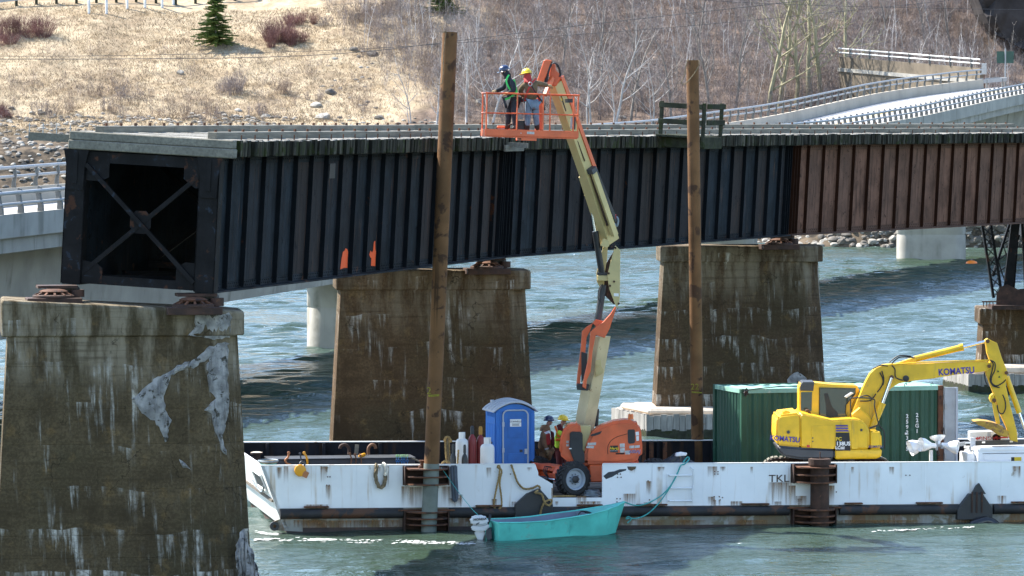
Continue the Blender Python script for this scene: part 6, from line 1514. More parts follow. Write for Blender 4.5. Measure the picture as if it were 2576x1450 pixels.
    B('tiller', MB().bar(at(1226, 1322, Ym), at(1234, 1296, Ym + .3), .05, .06), m_black)
    text('lettering', 'HONDA', .078, m_ink, om, face_cam(at(1207, 1307, Ym - .176), 0, R(5)), .003, shear=.2, bold=.003, xs=1.15)
    B('decal', MB().poly([at(x, y, Ym - .174) for x, y in ((1197, 1318), (1206, 1314), (1206, 1317), (1198, 1322))], (0, .004, 0)), m_dgrey)
skiff()
# ------------------------------------------------------------------ ropes and small gear on the barge
def hp(x, y, off=.06): return Bm((lx(x, off), -off, lz(x, y, off)))
def dp(x, y, Y): return at(x, y, Y)
rope('mooring_rope', 'tan rope hanging in a long loop over the bulwark left of the wheel', [hp(1250, 1178, .02), hp(1252, 1171, .0), hp(1256, 1176, .09), hp(1254, 1200, .08), hp(1246, 1240, .08), hp(1242, 1268, .08), hp(1247, 1282, .1), hp(1260, 1276, .1), hp(1261, 1255, .09), hp(1256, 1215, .08), hp(1261, 1185, .09), hp(1252, 1178, .1)], .026, m_rope)
rope('mooring_rope', 'knotted tan rope draped along the bulwark to the left push knee', [hp(1285, 1170, .03), hp(1288, 1178, .08), hp(1294, 1195, .08), hp(1302, 1215, .08), hp(1318, 1230, .08), hp(1340, 1228, .08), hp(1352, 1222, .1), hp(1358, 1230, .12), hp(1345, 1240, .28), hp(1362, 1244, .3), hp(1370, 1265, .3), hp(1382, 1272, .3), hp(1388, 1258, .28), hp(1372, 1262, .33), hp(1362, 1280, .3), hp(1358, 1305, .28)], .03, m_rope)
rope('mooring_rope', 'short tan rope lying across the deck edge in the bulwark gap', [Bm((lx(1392), .05, .90)), Bm((lx(1405), .16, .90)), Bm((lx(1425), .2, .90)), Bm((lx(1450), .16, .90))], .028, m_rope)
hw_ = thing('chafed_hawser', 'thick chafed brown hawser bight over the bulwark near the bow', 'rope', hp(955, 1172))
rope_mb([hp(944, 1169, .02), hp(946, 1174, .09), hp(943, 1195, .09), hp(948, 1218, .1), hp(957, 1228, .1), hp(966, 1216, .1), hp(968, 1196, .09)], .058).build('brown_strand', m_ropeb, hw_, world=True, smooth=60)
rope_mb([hp(968, 1197, .09), hp(970, 1182, .09), hp(967, 1171, .05), hp(960, 1168, .0)], .062).build('pale_tail', m_ropew, hw_, world=True, smooth=60)
ft = thing('hull_fender', 'flat grey fabric fender hanging beside the near spud pile', 'fender', hp(1140, 1172))
MB().poly([hp(x, y, .10) for x, y in ((1131, 1172), (1149, 1171), (1150, 1200), (1153, 1245), (1152, 1258), (1147, 1265), (1140, 1264), (1136, 1256), (1134, 1220))], Bm((0, .07, 0)) - Bm((0, 0, 0))).build('body', m_fabric, ft, world=True, bevel=.025, seg=2, smooth=50)
MB().tube([hp(1140, 1175, .105), hp(1142, 1215, .108), hp(1145, 1255, .106)], .008, 5).build('seam', m_hose, ft, world=True)
yl = thing('snatch_block', 'bright yellow block with a copper coloured plate hung over the bulwark near the bow', 'pulley block', hp(758, 1180))
M = Matrix.Translation(hp(753, 1184, .08)) @ Matrix.Rotation(BR, 4, 'Z') @ Matrix.Rotation(R(90), 4, 'X')
MB().lathe([(.15, -.04), (.16, 0), (.15, .04), (.05, .05)], 24, M).build('sheave', m_yellowp, yl, world=True, smooth=40)
MB().poly([hp(x, y, .13) for x, y in ((760, 1190), (766, 1184), (776, 1190), (769, 1204), (758, 1199))], Bm((0, .03, 0)) - Bm((0, 0, 0))).build('cheek_plate', m_copper, yl, world=True)
MB().tube(smoothpath([hp(752, 1176, .06), hp(752, 1166, .02), hp(758, 1161, .0), hp(764, 1166, .0), hp(763, 1174, .05)], 5), .022, 8).build('shackle', m_dgrey, yl, world=True, smooth=60)
# teal painter and light lines
Bs = at(1572, 1264, 118.4)
rope('painter_line', 'teal line from a loop on the bulwark sagging to the skiff bow', [hp(1716, 1170, .0), hp(1722, 1158, -.05), hp(1730, 1150, -.05), hp(1733, 1156, -.05), hp(1722, 1168, .02), hp(1712, 1172, .05), hp(1702, 1195, .1), hp(1685, 1225, .15), hp(1660, 1250, .3), hp(1625, 1268, .7), at(1598, 1272, 118.9), Bs], .02, m_teal)
rope('painter_line', 'teal line hanging low beyond the skiff bow with a knotted end', [hp(1712, 1172, .08), hp(1698, 1205, .12), hp(1675, 1243, .15), hp(1650, 1275, .2), hp(1625, 1296, .3), at(1600, 1305, 119.4), at(1585, 1304, 119.2), at(1575, 1306, 119.1), at(1580, 1300, 119.1), at(1588, 1306, 119.1), at(1578, 1316, 119.1)], .018, m_teal)
rope('tether_line', 'thin pale line from the spud well down to the outboard motor', [hp(1108, 1176, .3), hp(1150, 1235, .6), at(1185, 1278, 117.3), at(1207, 1300, 117.0)], .009, m_teal)
wc = MB(); q = Bm((lx(1497) - .0, .42, .90))
for k in range(4): wc.tube([q + Vector(((.24 - .02 * k) * math.cos(a * .3), (.30 - .02 * k) * math.sin(a * .3), .04 * k + .012 * math.sin(a))) for a in range(21)], .02, 6, closed=True)
tag(wc.build('wire_coil', m_greyr, None, smooth=60), 'coil of grey wire rope lying in the bulwark gap', 'rope')
# rope hank beside the cylinders
hk = thing('rope_hank', 'yellow rope hank hung up between the spud pile and the dark cylinders', 'rope', at(1126, 1170, 120.6))
for k, (x0, y0, x1, y1) in enumerate(((1120, 1105, 1124, 1165), (1124, 1100, 1131, 1168), (1129, 1104, 1134, 1172), (1121, 1130, 1125, 1168))):
    rope_mb([at(x0, y0, 120.6 + .03 * k), at((x0 + x1) / 2 - 1, (y0 + y1) / 2, 120.58 + .03 * k), at(x1, y1, 120.6 + .03 * k)], .028).build('strand', m_rope if k != 1 else m_ropeb, hk, world=True, smooth=60)
rope_mb([at(1118, 1110, 120.6), at(1121, 1101, 120.5), at(1127, 1099, 120.5), at(1132, 1104, 120.5), at(1135, 1112, 120.55)], .035).build('turns', m_rope, hk, world=True, smooth=60)
rope_mb([at(1111, 1172, 119.9), at(1115, 1163, 119.9), at(1124, 1160, 119.9), at(1131, 1166, 119.9), at(1134, 1174, 119.9)], .035).build('loop', m_rope, hk, world=True, smooth=60)
rope_mb([at(1153, 1132, 120.3), at(1152, 1150, 120.3), at(1150, 1176, 120.3)], .028).build('strand', m_rope, hk, world=True, smooth=60)
MB().bx(at(1121, 1100, 120.8).x, at(1124, 1100, 120.8).x + .03, 120.75, 120.82, deckz(-1.5, 120.8), at(1121, 1102, 120.8).z).build('hanger', m_drust, hk, world=True)
# things on the steel box and the far bulwark
Yb = PM[so_].translation.y
def sb(x, y, off=.06):   # picture position on the near face of the steel box
    Y = Yb
    for _ in range(3):
        l = PM[so_].inverted() @ at(x, y, Y); Y += (-off - l.y) / math.cos(BR)
    return at(x, y, Y)
def chain(name, label, mt, x, y0, y1, group, n=6, mt2=None):
    t = thing(name, label, 'chain', sb(x, y0), 0, group); L_ = (sb(x, y1) - sb(x, y0)).length; n = max(3, int(L_ / .055))
    for k in range(n):
        c = sb(x, y0 + (y1 - y0) * (k + .5) / n); M = Matrix.Translation(c) @ Matrix.Rotation(R(90) * (k % 2), 4, 'Z'); a, b = .022, .038
        mm = mt2 if (mt2 and k < 1) else mt
        MB().tube([M @ Vector((a * math.cos(u), 0, b * math.sin(u))) for u in [i * math.pi / 5 for i in range(10)]], .009, 5, closed=True).build('link', mm, t, world=True, smooth=60)
for i, x in enumerate((998, 1003, 1010, 1014, 1018, 1025)):
    chain('lifting_chain', ['first thin blue chain from the left hanging on the steel box', 'second thin blue chain from the left hanging on the steel box', 'third blue chain from the left hanging on the steel box', 'fourth blue chain from the left hanging on the steel box', 'fifth blue chain from the left hanging on the steel box', 'rightmost blue chain hanging on the steel box'][i], m_chain_b, x, 1145, 1174, 'blue chains hung on the steel box', mt2=m_chain_g)
def hook(label, mt, pts, r, nm='lifting_hook'):
    t = thing(nm, label, 'hook', sb(*pts[0]), 0, 'rigging hung along the steel box'); MB().tube(smoothpath([sb(x, y) for x, y in pts], 5), r, 8).build('shank', mt, t, world=True, smooth=60)
    MB().tube([sb(pts[0][0] + 2.5 * math.cos(a), pts[0][1] + 2.5 * math.sin(a), .07) for a in [k * math.pi / 5 for k in range(10)]], r * .7, 6, closed=True).build('eye', mt, t, world=True)
hook('rusty orange hook nearest the bow on the steel box', m_copper, [(726, 1140), (725, 1150), (718, 1158), (722, 1166), (732, 1169)], .03)
hook('yellow and black sling on the steel box', m_yellowp, [(765, 1140), (770, 1148), (773, 1158), (773, 1172)], .03, 'sling')
hook('dark hook between the orange hook and the yellow sling', m_slate, [(755, 1142), (757, 1155), (758, 1170)], .02)
hook('rusty chain hook left of the pale plank', m_hook, [(880, 1142), (884, 1155), (882, 1172)], .02); hook('second rusty hook below the pale plank', m_hook, [(893, 1144), (896, 1156), (894, 1170)], .02); hook('small rusty hook right of the pale plank', m_hook, [(906, 1144), (909, 1158), (908, 1172)], .018)
t = thing('marker_float', 'small yellow float lying on the steel box', 'float', PM[so_] @ Vector((2.65, .2, .545))); MB().lathe([(.02, -.11), (.05, -.08), (.055, 0), (.05, .08), (.02, .11)], 12, Matrix.Rotation(R(70), 4, 'Y') @ Matrix.Translation((-.04, 0, 0))).build('body', m_yellowp, t, smooth=50); MB().tube([(.1, 0, .02), (.14, 0, .04), (.16, 0, .02)], .008, 5).build('cord', m_hose, t)
t = thing('short_plank', 'pale short plank leaning on the far bulwark', 'plank', at(898, 1142, Yb + .45)); MB().poly([at(x, y, Yb + .45) for x, y in ((893, 1119), (903, 1120), (901, 1143), (891, 1143))], (0, .05, 0)).build('board', m_beam, t, world=True)
for lab, x in (('dark bent pipe hook left of the pale plank', 868), ('brown bent pipe hook right of the pale plank', 935)):
    t = thing('bent_pipe', lab, 'pipe', at(x, 1143, Yb + .5), 0, 'bent pipes at the far bulwark'); MB().tube(smoothpath([at(x - 8 if x > 900 else x + 10, 1144, Yb + .5), at(x - 8 if x > 900 else x + 10, 1128, Yb + .5), at(x, 1119, Yb + .5), at(x + 8 if x > 900 else x - 10, 1122, Yb + .5), at(x + 10 if x > 900 else x - 13, 1129, Yb + .5)], 5), .045, 8).build('pipe', m_drust if x < 900 else m_hook, t, world=True, smooth=60)
t = thing('mooring_bitt', 'rusty mooring bitt in the bow corner of the far bulwark', 'bollard', Bm((.75, BW - 1.0, DECK))); MB().lathe([(.11, 0), (.11, .62), (.17, .63), (.17, .68)], 16).build('post', m_drust, t, smooth=40); MB().lathe([(.171, .682), (.10, .70)], 16).build('cap', m_ledge, t, smooth=40)
t = thing('rope_pile', 'coil of teal and rusty rope on the bow corner', 'rope', Bm((.25, .5, TOPZ))); 
for k in range(3): MB().tube([((.20 + .03 * k) * math.cos(a), (.3 + .04 * k) * math.sin(a), .03 + .035 * k) for a in [i * .4 for i in range(16)]], .025, 6, closed=True).build('turn', (m_teal, m_ropeb, m_greyr)[k], t, smooth=60)
# bow lines through the fairlead
rope('bow_line', 'grey green line hanging across the sunlit bow plate', [Bm((.13, .5, 1.2)), Bm((.17, 1.0, 1.05)), Bm((.22, 1.7, .95)), Bm((.22, 2.4, .95)), Bm((.15, 3.4, 1.1))], .028, m_greyr)
# hose reel, tarpaulin, net behind the lift
t = thing('hose_reel', 'black hose coil standing before the dark far bulwark behind the lift', 'hose reel', Bm((lx(1655) + .6, BW - 1.2, DECK)), BR)
for k in range(5): MB().tube([(.42 * math.cos(a), .06 * k, .44 + .42 * math.sin(a)) for a in [i * math.pi / 12 for i in range(24)]], .035, 8, closed=True).build('turn', m_hose, t, smooth=60)
MB().bx(-.13, .14, -.05, -.03, .36, .40).build('orange_tag', m_orv, t)
q = Bm((lx(1752) - .1, 2.1, DECK)); t = thing('tarpaulin_bundle', 'black tarpaulin bundle tied with a white cloth beside the container', 'tarpaulin', q, BR)
mb = MB(); rnd = random.Random(4); n, m = 22, 9
for j in range(m + 1):
    for i in range(n):
        a = 2 * math.pi * i / n; v = j / m; r = math.sin(math.pi * min(.5 + v * .5, 1)) if v > .4 else 1
        mb.v.append((1.0 * math.cos(a) * r + rnd.uniform(-.03, .03), .55 * math.sin(a) * r + rnd.uniform(-.03, .03), 1.03 * v ** .8 + rnd.uniform(-.03, .03)))
for j in range(m):
    for i in range(n): mb.f.append((j * n + i, j * n + (i + 1) % n, (j + 1) * n + (i + 1) % n, (j + 1) * n + i))
mb.f.append(tuple(range(m * n, m * n + n))); mb.build('bundle', m_tarp, t)
MB().poly([(-.12, -.40, .96), (.18, -.42, .98), (.22, -.38, 1.05), (.05, -.36, 1.08), (-.1, -.36, 1.05)], (0, .1, 0)).build('cloth', m_white, t, bevel=.02)
# buoy out on the river
b = at_h(2444, 664, 0); t = thing('mooring_buoy', 'orange buoy floating beyond the steel tower', 'buoy', b); MB().lathe([(.05, -.3), (.32, -.2), (.42, 0), (.36, .16), (.18, .25), (.05, .27)], 20, Matrix.Diagonal((1.1, 1, .95, 1))).build('float', m_buoy, t, smooth=50); MB().tube([(.05 * math.cos(a), 0, .29 + .05 * math.sin(a)) for a in [k * math.pi / 4 for k in range(8)]], .015, 6, closed=True).build('eye', m_galv, t)
# foam lines on the water beside the hull
def foam(pts, wid, seed):
    rnd = random.Random(seed); mb = MB(); off = rnd.uniform(0, 50)
    for (x0, y0), (x1, y1) in zip(pts, pts[1:]):
        n = int(abs(x1 - x0) / 1.0) + 1
        for k in range(n):
            x = x0 + (x1 - x0) * k / n; dn = mnoise.noise(Vector((x * .012 + off, 0, 0))) + .55
            if rnd.random() > dn: continue
            a = at_h(x, y0 + (y1 - y0) * k / n + rnd.gauss(0, wid * .6) + 2 * mnoise.noise(Vector((x * .03 + off, 7, 0))), .006)
            L_ = rnd.uniform(.012, .06) * (1 + dn); h_ = rnd.uniform(.012, .06); ring = []
            for i in range(6):
                u = 2 * math.pi * i / 6; ring.append((a.x + L_ * math.cos(u) * rnd.uniform(.5, 1.2), a.y + h_ * math.sin(u) * rnd.uniform(.5, 1.2), .006 + .003 * (len(mb.f) % 9)))
            mb.add(ring, [tuple(range(6))])
    return mb
fm = foam([(640, 1358), (760, 1357), (900, 1362), (1020, 1362), (1100, 1366), (1195, 1368)], 2.2, 1); f2 = foam([(700, 1362), (1195, 1370)], 1.5, 3); fm.add(f2.v, f2.f); f3 = foam([(2195, 1337), (2300, 1333), (2430, 1329), (2450, 1328)], 1.6, 2); fm.add(f3.v, f3.f); f4 = foam([(640, 1340), (700, 1345)], 2.5, 5); fm.add(f4.v, f4.f)
fo = fm.build('foam', m_foam); tag(fo, 'white foam streaks on the water beside the barge', kind='stuff')
# ------------------------------------------------------------------ people
def skinned(name, joints, edges, radii, mat, parent, root, sub=2):
    names = list(joints); idx = {n: i for i, n in enumerate(names)}; inv = PM[parent].inverted()
    me = bpy.data.meshes.new(name); me.from_pydata([tuple(inv @ joints[n]) for n in names], [(idx[a], idx[b]) for a, b in edges], [])
    o = bpy.data.objects.new(name, me); COL.objects.link(o); o.parent = parent; PM[o] = PM[parent]
    sk = o.modifiers.new('Skin', 'SKIN'); sk.use_smooth_shade = True; sk.branch_smoothing = .6
    for n in names:
        d = me.skin_vertices[0].data[idx[n]]; r = radii[n]; d.radius = r if hasattr(r, '__len__') else (r, r); d.use_root = (n == root)
    ss = o.modifiers.new('Subsurf', 'SUBSURF'); ss.levels = sub; ss.render_levels = sub
    me.materials.append(mat)
    return o
RAD = dict(pelvis=.15, waist=.14, chest=.165, neck=.058, head=.082, skull=.088, nose=.014, chin=.04, shL=.075, elL=.05, wrL=.034, shR=.075, elR=.05, wrR=.034, hipL=.095, knL=.068, anL=.045, toL=.035, hipR=.095, knR=.068, anR=.045, toR=.035)
def person(label, P, Y, cloth, trouser, helmet, helm_yaw, helm_tilt, gloves, extras=None, height_scale=1.0, long_coat=False, trunk_w=1.0):
    """P maps joints to (picture x, picture y, depth offset)"""
    J = {k: at(v[0], v[1], Y + v[2]) for k, v in P.items()}
    base = Vector((J['pelvis'].x, J['pelvis'].y, min(J['toL'].z, J['toR'].z) - .035))
    t = thing('person', label, 'person', base)
    face = Vector((math.cos(helm_yaw), math.sin(helm_yaw), 0))      # the way the face looks
    J['skull'] = J['head'] + Vector((0, 0, .055)); J['nose'] = J['head'] + face * .105 + Vector((0, 0, -.012)); J['chin'] = J['head'] + face * .055 + Vector((0, 0, -.085))
    E = [('pelvis', 'waist'), ('waist', 'chest'), ('chest', 'neck'), ('neck', 'head'), ('head', 'skull'), ('head', 'nose'), ('head', 'chin')]
    for s in 'LR': E += [('chest', 'sh' + s), ('sh' + s, 'el' + s), ('el' + s, 'wr' + s), ('pelvis', 'hip' + s), ('hip' + s, 'kn' + s), ('kn' + s, 'an' + s), ('an' + s, 'to' + s)]
    skinned('body', J, E, {k: RAD[k] * .86 for k in J}, m_skin, t, 'pelvis')
    # eyes and ears sit on the head
    side = Vector((-face.y, face.x, 0))
    mb = MB()
    for s in (-1, 1): mb.lathe([(.004, -.008), (.011, -.003), (.011, .003), (.004, .008)], 8, Matrix.Translation(J['head'] + face * .083 + side * s * .032 + Vector((0, 0, .018))))
    mb.build('eyes', m_ink, t, world=True)
    for s in (-1, 1): MB().lathe([(.006, -.012), (.026, -.008), (.026, .008), (.01, .012)], 10, Matrix.Translation(J['head'] + side * s * .086 + Vector((0, 0, -.005))) @ Matrix.Rotation(R(90), 4, 'X') @ Matrix.Diagonal((1, 1.4, .8, 1))).build('ear', m_skin, t, world=True)
    # jacket
    jj = {k: J[k] for k in ('pelvis', 'waist', 'chest', 'shL', 'elL', 'wrL', 'shR', 'elR', 'wrR')}; jj['collar'] = J['chest'].lerp(J['neck'], .75)
    ej = [('pelvis', 'waist'), ('waist', 'chest'), ('chest', 'collar'), ('chest', 'shL'), ('shL', 'elL'), ('elL', 'wrL'), ('chest', 'shR'), ('shR', 'elR'), ('elR', 'wrR')]
    rj = dict(pelvis=.185 * trunk_w, waist=.175 * trunk_w, chest=.195 * trunk_w, collar=.085, shL=.095, elL=.072, wrL=.055, shR=.095, elR=.072, wrR=.055)
    if long_coat:
        jj['hem'] = J['pelvis'].lerp((J['knL'] + J['knR']) / 2, .7); ej.append(('pelvis', 'hem')); rj['hem'] = .205
    skinned('jacket', jj, ej, rj, cloth, t, 'pelvis')
    jt = {k: J[k] for k in ('pelvis', 'hipL', 'knL', 'anL', 'hipR', 'knR', 'anR')}
    skinned('trousers', jt, [('pelvis', 'hipL'), ('hipL', 'knL'), ('knL', 'anL'), ('pelvis', 'hipR'), ('hipR', 'knR'), ('knR', 'anR')], dict(pelvis=.172, hipL=.115, knL=.09, anL=.075, hipR=.115, knR=.09, anR=.075), trouser, t, 'pelvis')
    for s in 'LR':
        a, b = J['an' + s], J['to' + s]; MB().tube([a + Vector((0, 0, .1)), a + Vector((0, 0, -.02)), a.lerp(b, .5) + Vector((0, 0, -.01)), b + (b - a) * .1], [.065, .068, .058, .04], 10).build('boot', m_boot2, t, world=True, smooth=60)
    # hands: palm, four fingers and a thumb, curled
    for s in 'LR':
        w_, e = J['wr' + s], J['el' + s]; d = (w_ - e).normalized(); sd = d.cross(Vector((0, 0, 1)));
        if sd.length < .2: sd = Vector((1, 0, 0))
        sd.normalize(); dn = Vector((0, 0, -1)); dn = (dn - d * dn.dot(d)); dn = dn.normalized() if dn.length > .1 else -face
        mb = MB().tube([w_ - d * .02, w_ + d * .04, w_ + d * .09], [.032, .045, .04], 10)
        for k, (off, l) in enumerate(((-.03, .07), (-.01, .08), (.01, .075), (.03, .06))):
            p0 = w_ + d * .085 + sd * off; mb.tube([p0, p0 + d * l * .55 + dn * .01, p0 + d * l * .8 + dn * .04, p0 + d * l * .6 + dn * .065], [.0115, .011, .010, .008], 7)
        p0 = w_ + d * .03 - sd * .035; mb.tube([p0, p0 - sd * .035 + d * .03, p0 - sd * .035 + d * .065 + dn * .02], [.013, .012, .009], 7)
        mb.build('glove' if gloves else 'hand', m_glove if gloves else m_skin, t, world=True, smooth=60)
    # helmet with brim and ridge
    M = Matrix.Translation(J['head'] + Vector((0, 0, .045))) @ Matrix.Rotation(helm_yaw, 4, 'Z') @ Matrix.Rotation(helm_tilt, 4, 'Y')
    hm = MB().lathe([(.122, .0), (.128, .012), (.124, .05), (.108, .09), (.078, .12), (.035, .136), (.004, .138)], 24, M @ Matrix.Diagonal((1.12, .98, 1, 1))).build('helmet', helmet, t, world=True, smooth=50)
    br = [(.11 + .10 * max(0, math.cos(a)) ** .6, .13 * math.sin(a)) for a in [R(x) for x in range(-80, 81, 10)]]
    MB().poly([M @ Vector((x * 1.0, y, .004)) for x, y in br], M.to_3x3() @ Vector((0, 0, .012))).build('brim', helmet, hm, world=True); MB().lathe([(.132, -.004), (.142, .0), (.132, .01)], 24, M @ Matrix.Diagonal((1.12, .98, 1, 1))).build('rim', helmet, hm, world=True, smooth=50)
    MB().tube([M @ Vector((-.10, 0, .10)), M @ Vector((-.02, 0, .14)), M @ Vector((.08, 0, .115))], .012, 6).build('ridge', helmet, hm, world=True, smooth=50)
    if extras: extras(t, J, lambda nm, mb, mt, **k: mb.build(nm, mt, t, world=True, **k), face, side)
    return t
def strap(B, nm, pts, mt, w_=.045, out=(0, -1, 0)):
    mb = MB(); pts = smoothpath(pts, 4)
    for a, b in zip(pts, pts[1:]): mb.bar(a, b + (b - a) * .1, w_, .012, out)
    B(nm, mb, mt)
Yk = (MBK @ Vector((.8, .4, 0))).y
# dark clad worker in the basket, facing left and leaning to the rail
def ex1(t, J, B, face, side):
    B('balaclava', MB().tube([J['neck'] + Vector((0, 0, -.06)), J['neck'] + Vector((.0, 0, .03)), J['head'] + Vector((.025, 0, -.02)), J['head'] + Vector((.03, 0, .05))], [.10, .095, .10, .09], 14), m_darkc, smooth=60)
    o = Vector((0, -.20, 0))
    strap(B, 'harness', [J['chest'] + Vector((-.05, -.12, .22)), J['chest'] + Vector((-.12, -.19, .05)), J['waist'] + Vector((-.02, -.20, .05)), J['waist'] + Vector((.10, -.19, -.05))], m_grn); strap(B, 'harness', [J['waist'] + Vector((-.17, -.13, -.17)), J['waist'] + Vector((-.03, -.20, -.12)), J['waist'] + Vector((.12, -.18, .02))], m_grn, .05); strap(B, 'harness', [J['chest'] + Vector((.08, -.19, .1)), J['waist'] + Vector((.14, -.17, 0)), J['pelvis'] + Vector((.14, -.16, -.05))], m_grn)
person('worker in charcoal clothes and blue hard hat leaning on the basket rail', dict(pelvis=(1288, 250, 0), waist=(1287, 234, 0), chest=(1285, 210, 0), neck=(1277, 193, -.02), head=(1269, 182, -.02), shL=(1279, 203, .17), elL=(1266, 222, .22), wrL=(1246, 230, .12), shR=(1287, 205, -.17), elR=(1294, 228, -.25), wrR=(1277, 235, -.28), hipL=(1283, 256, .09), knL=(1279, 290, .1), anL=(1277, 319, .12), toL=(1270, 323, .12), hipR=(1293, 256, -.09), knR=(1294, 290, -.1), anR=(1297, 320, -.1), toR=(1289, 324, -.12)), Yk, m_darkc, m_darkc, m_navy, R(190), R(22), True, ex1)
def ex2(t, J, B, face, side):
    B('neck_cloth', MB().tube([J['neck'] + Vector((0, 0, -.07)), J['neck'] + Vector((0, 0, .02)), J['head'] + Vector((0, 0, .02))], [.11, .10, .098], 14), m_redv, smooth=60)
    strap(B, 'harness', [J['chest'] + Vector((-.17, -.08, .20)), J['chest'] + Vector((-.03, -.215, .06)), J['waist'] + Vector((.14, -.19, .02)), J['pelvis'] + Vector((.19, -.1, .0))], m_redv); strap(B, 'harness', [J['chest'] + Vector((.15, -.08, .20)), J['chest'] + Vector((.03, -.218, .06)), J['waist'] + Vector((-.14, -.19, .02)), J['pelvis'] + Vector((-.19, -.1, .0))], m_redv)
    B('back_ring', MB().tube([J['chest'] + Vector((.045 * math.cos(a), -.235, .05 + .05 * math.sin(a))) for a in [k * math.pi / 5 for k in range(10)]], .012, 6, closed=True), m_galv); strap(B, 'lanyard', [J['chest'] + Vector((.02, -.235, .02)), J['waist'] + Vector((.15, -.2, .0)), J['pelvis'] + Vector((.27, -.1, -.05)), J['pelvis'] + Vector((.33, -.05, -.25))], m_hose, .035)
person('worker in olive jacket and jeans with yellow hard hat, back turned in the basket', dict(pelvis=(1339, 254, 0), waist=(1337, 240, 0), chest=(1334, 217, 0), neck=(1328, 201, 0), head=(1325, 190, .02), shL=(1319, 211, -.03), elL=(1308, 230, .05), wrL=(1318, 244, .2), shR=(1349, 209, .03), elR=(1364, 213, .12), wrR=(1379, 216, .2), hipL=(1331, 259, -.03), knL=(1328, 292, -.02), anL=(1326, 320, 0), toL=(1325, 325, .10), hipR=(1346, 259, .03), knR=(1348, 292, .04), anR=(1351, 320, .05), toR=(1352, 325, .15)), Yk + .05, m_olive, m_jean, m_yhel, R(128), R(10), True, ex2, trunk_w=1.05)
# two men on deck behind the lift
def ex3(t, J, B, face, side):
    B('hood', MB().tube([J['neck'] + Vector((-.05, 0, -.10)), J['neck'] + Vector((-.05, 0, -.02)), J['neck'] + Vector((-.05, 0, .06))], [.15, .14, .09], 14), m_brownc, smooth=60)
    mb = MB().poly([at(x, y, J['chest'].y - .235) for x, y in ((1365, 1088), (1374, 1084), (1384, 1092), (1386, 1108), (1384, 1120), (1372, 1120), (1366, 1104))], (0, .04, 0)); B('vest', mb, m_redv, bevel=.012); B('vest_stripe', MB().poly([at(x, y, J['chest'].y - .24) for x, y in ((1369, 1088), (1382, 1083), (1383, 1089), (1370, 1094))], (0, .01, 0)), m_white); B('vest_back', MB().poly([at(x, y, J['chest'].y - .05) for x, y in ((1384, 1084), (1394, 1090), (1396, 1120), (1388, 1122))], (0, .3, 0)), m_maroon, bevel=.02)
    B('cuff', MB().tube([J['wrR'] + Vector((-.01, 0, .05)), J['wrR'] + Vector((0, 0, .01))], .06, 10), m_grdec)
Yd = 123.3; p_ = at(1372, 1200, Yd); fz = deckz(p_.x, Yd); fy = CY - (fz - HC) * 0
def foot_y(x, Y):   # picture y of the deck at depth Y
    lo, hi = 1100, 1400
    for _ in range(30):
        m = (lo + hi) / 2; p = at(x, m, Y)
        if p.z > deckz(p.x, Y) + .07: lo = m
        else: hi = m
    return lo
f3 = foot_y(1372, Yd)
person('worker in brown coveralls and red vest with a navy hard hat behind the lift', dict(pelvis=(1370, 1135, 0), waist=(1370, 1117, 0), chest=(1370, 1094, 0), neck=(1376, 1075, 0), head=(1381, 1063, 0), shL=(1372, 1085, .17), elL=(1380, 1108, .22), wrL=(1389, 1128, .2), shR=(1368, 1087, -.18), elR=(1368, 1113, -.24), wrR=(1376, 1132, -.28), hipL=(1374, 1141, .09), knL=(1376, 1178, .09), anL=(1374, f3 - 4, .1), toL=(1384, f3, .1), hipR=(1366, 1141, -.09), knR=(1368, 1178, -.09), anR=(1366, f3 - 4, -.1), toR=(1376, f3, -.1)), Yd, m_brownc, m_brownc, m_navy, R(0), R(2), True, ex3, trunk_w=1.3)
def ex4(t, J, B, face, side):
    B('vest', MB().poly([at(x, y, J['chest'].y - .22) for x, y in ((1400, 1070), (1410, 1066), (1418, 1082), (1420, 1100), (1408, 1100))], (0, .03, 0)), m_maroon, bevel=.01); B('vest_stripe', MB().poly([at(x, y, J['chest'].y - .225) for x, y in ((1394, 1073), (1399, 1071), (1409, 1100), (1403, 1100))], (0, .02, 0)), m_orv)
    B('belt_stripe', MB().tube([at(1398, 1107, J['chest'].y - .2), at(1412, 1106, J['chest'].y - .24)], .035, 8), m_orv)
Ye = 123.9; f4 = foot_y(1412, Ye)
person('worker in lime hi-vis jacket and yellow hard hat holding a hand to his face', dict(pelvis=(1411, 1132, 0), waist=(1410, 1114, 0), chest=(1408, 1091, 0), neck=(1412, 1073, 0), head=(1416, 1061, 0), shL=(1412, 1083, .17), elL=(1425, 1098, .2), wrL=(1436, 1092, .1), shR=(1403, 1084, -.17), elR=(1420, 1098, -.22), wrR=(1424, 1076, -.1), hipL=(1414, 1138, .09), knL=(1415, 1174, .09), anL=(1414, f4 - 4, .1), toL=(1424, f4, .1), hipR=(1407, 1138, -.09), knR=(1408, 1174, -.09), anR=(1406, f4 - 4, -.1), toR=(1416, f4, -.1)), Ye, m_hivis, m_maroon, m_yhel, R(-8), R(6), True, ex4, trunk_w=1.15)
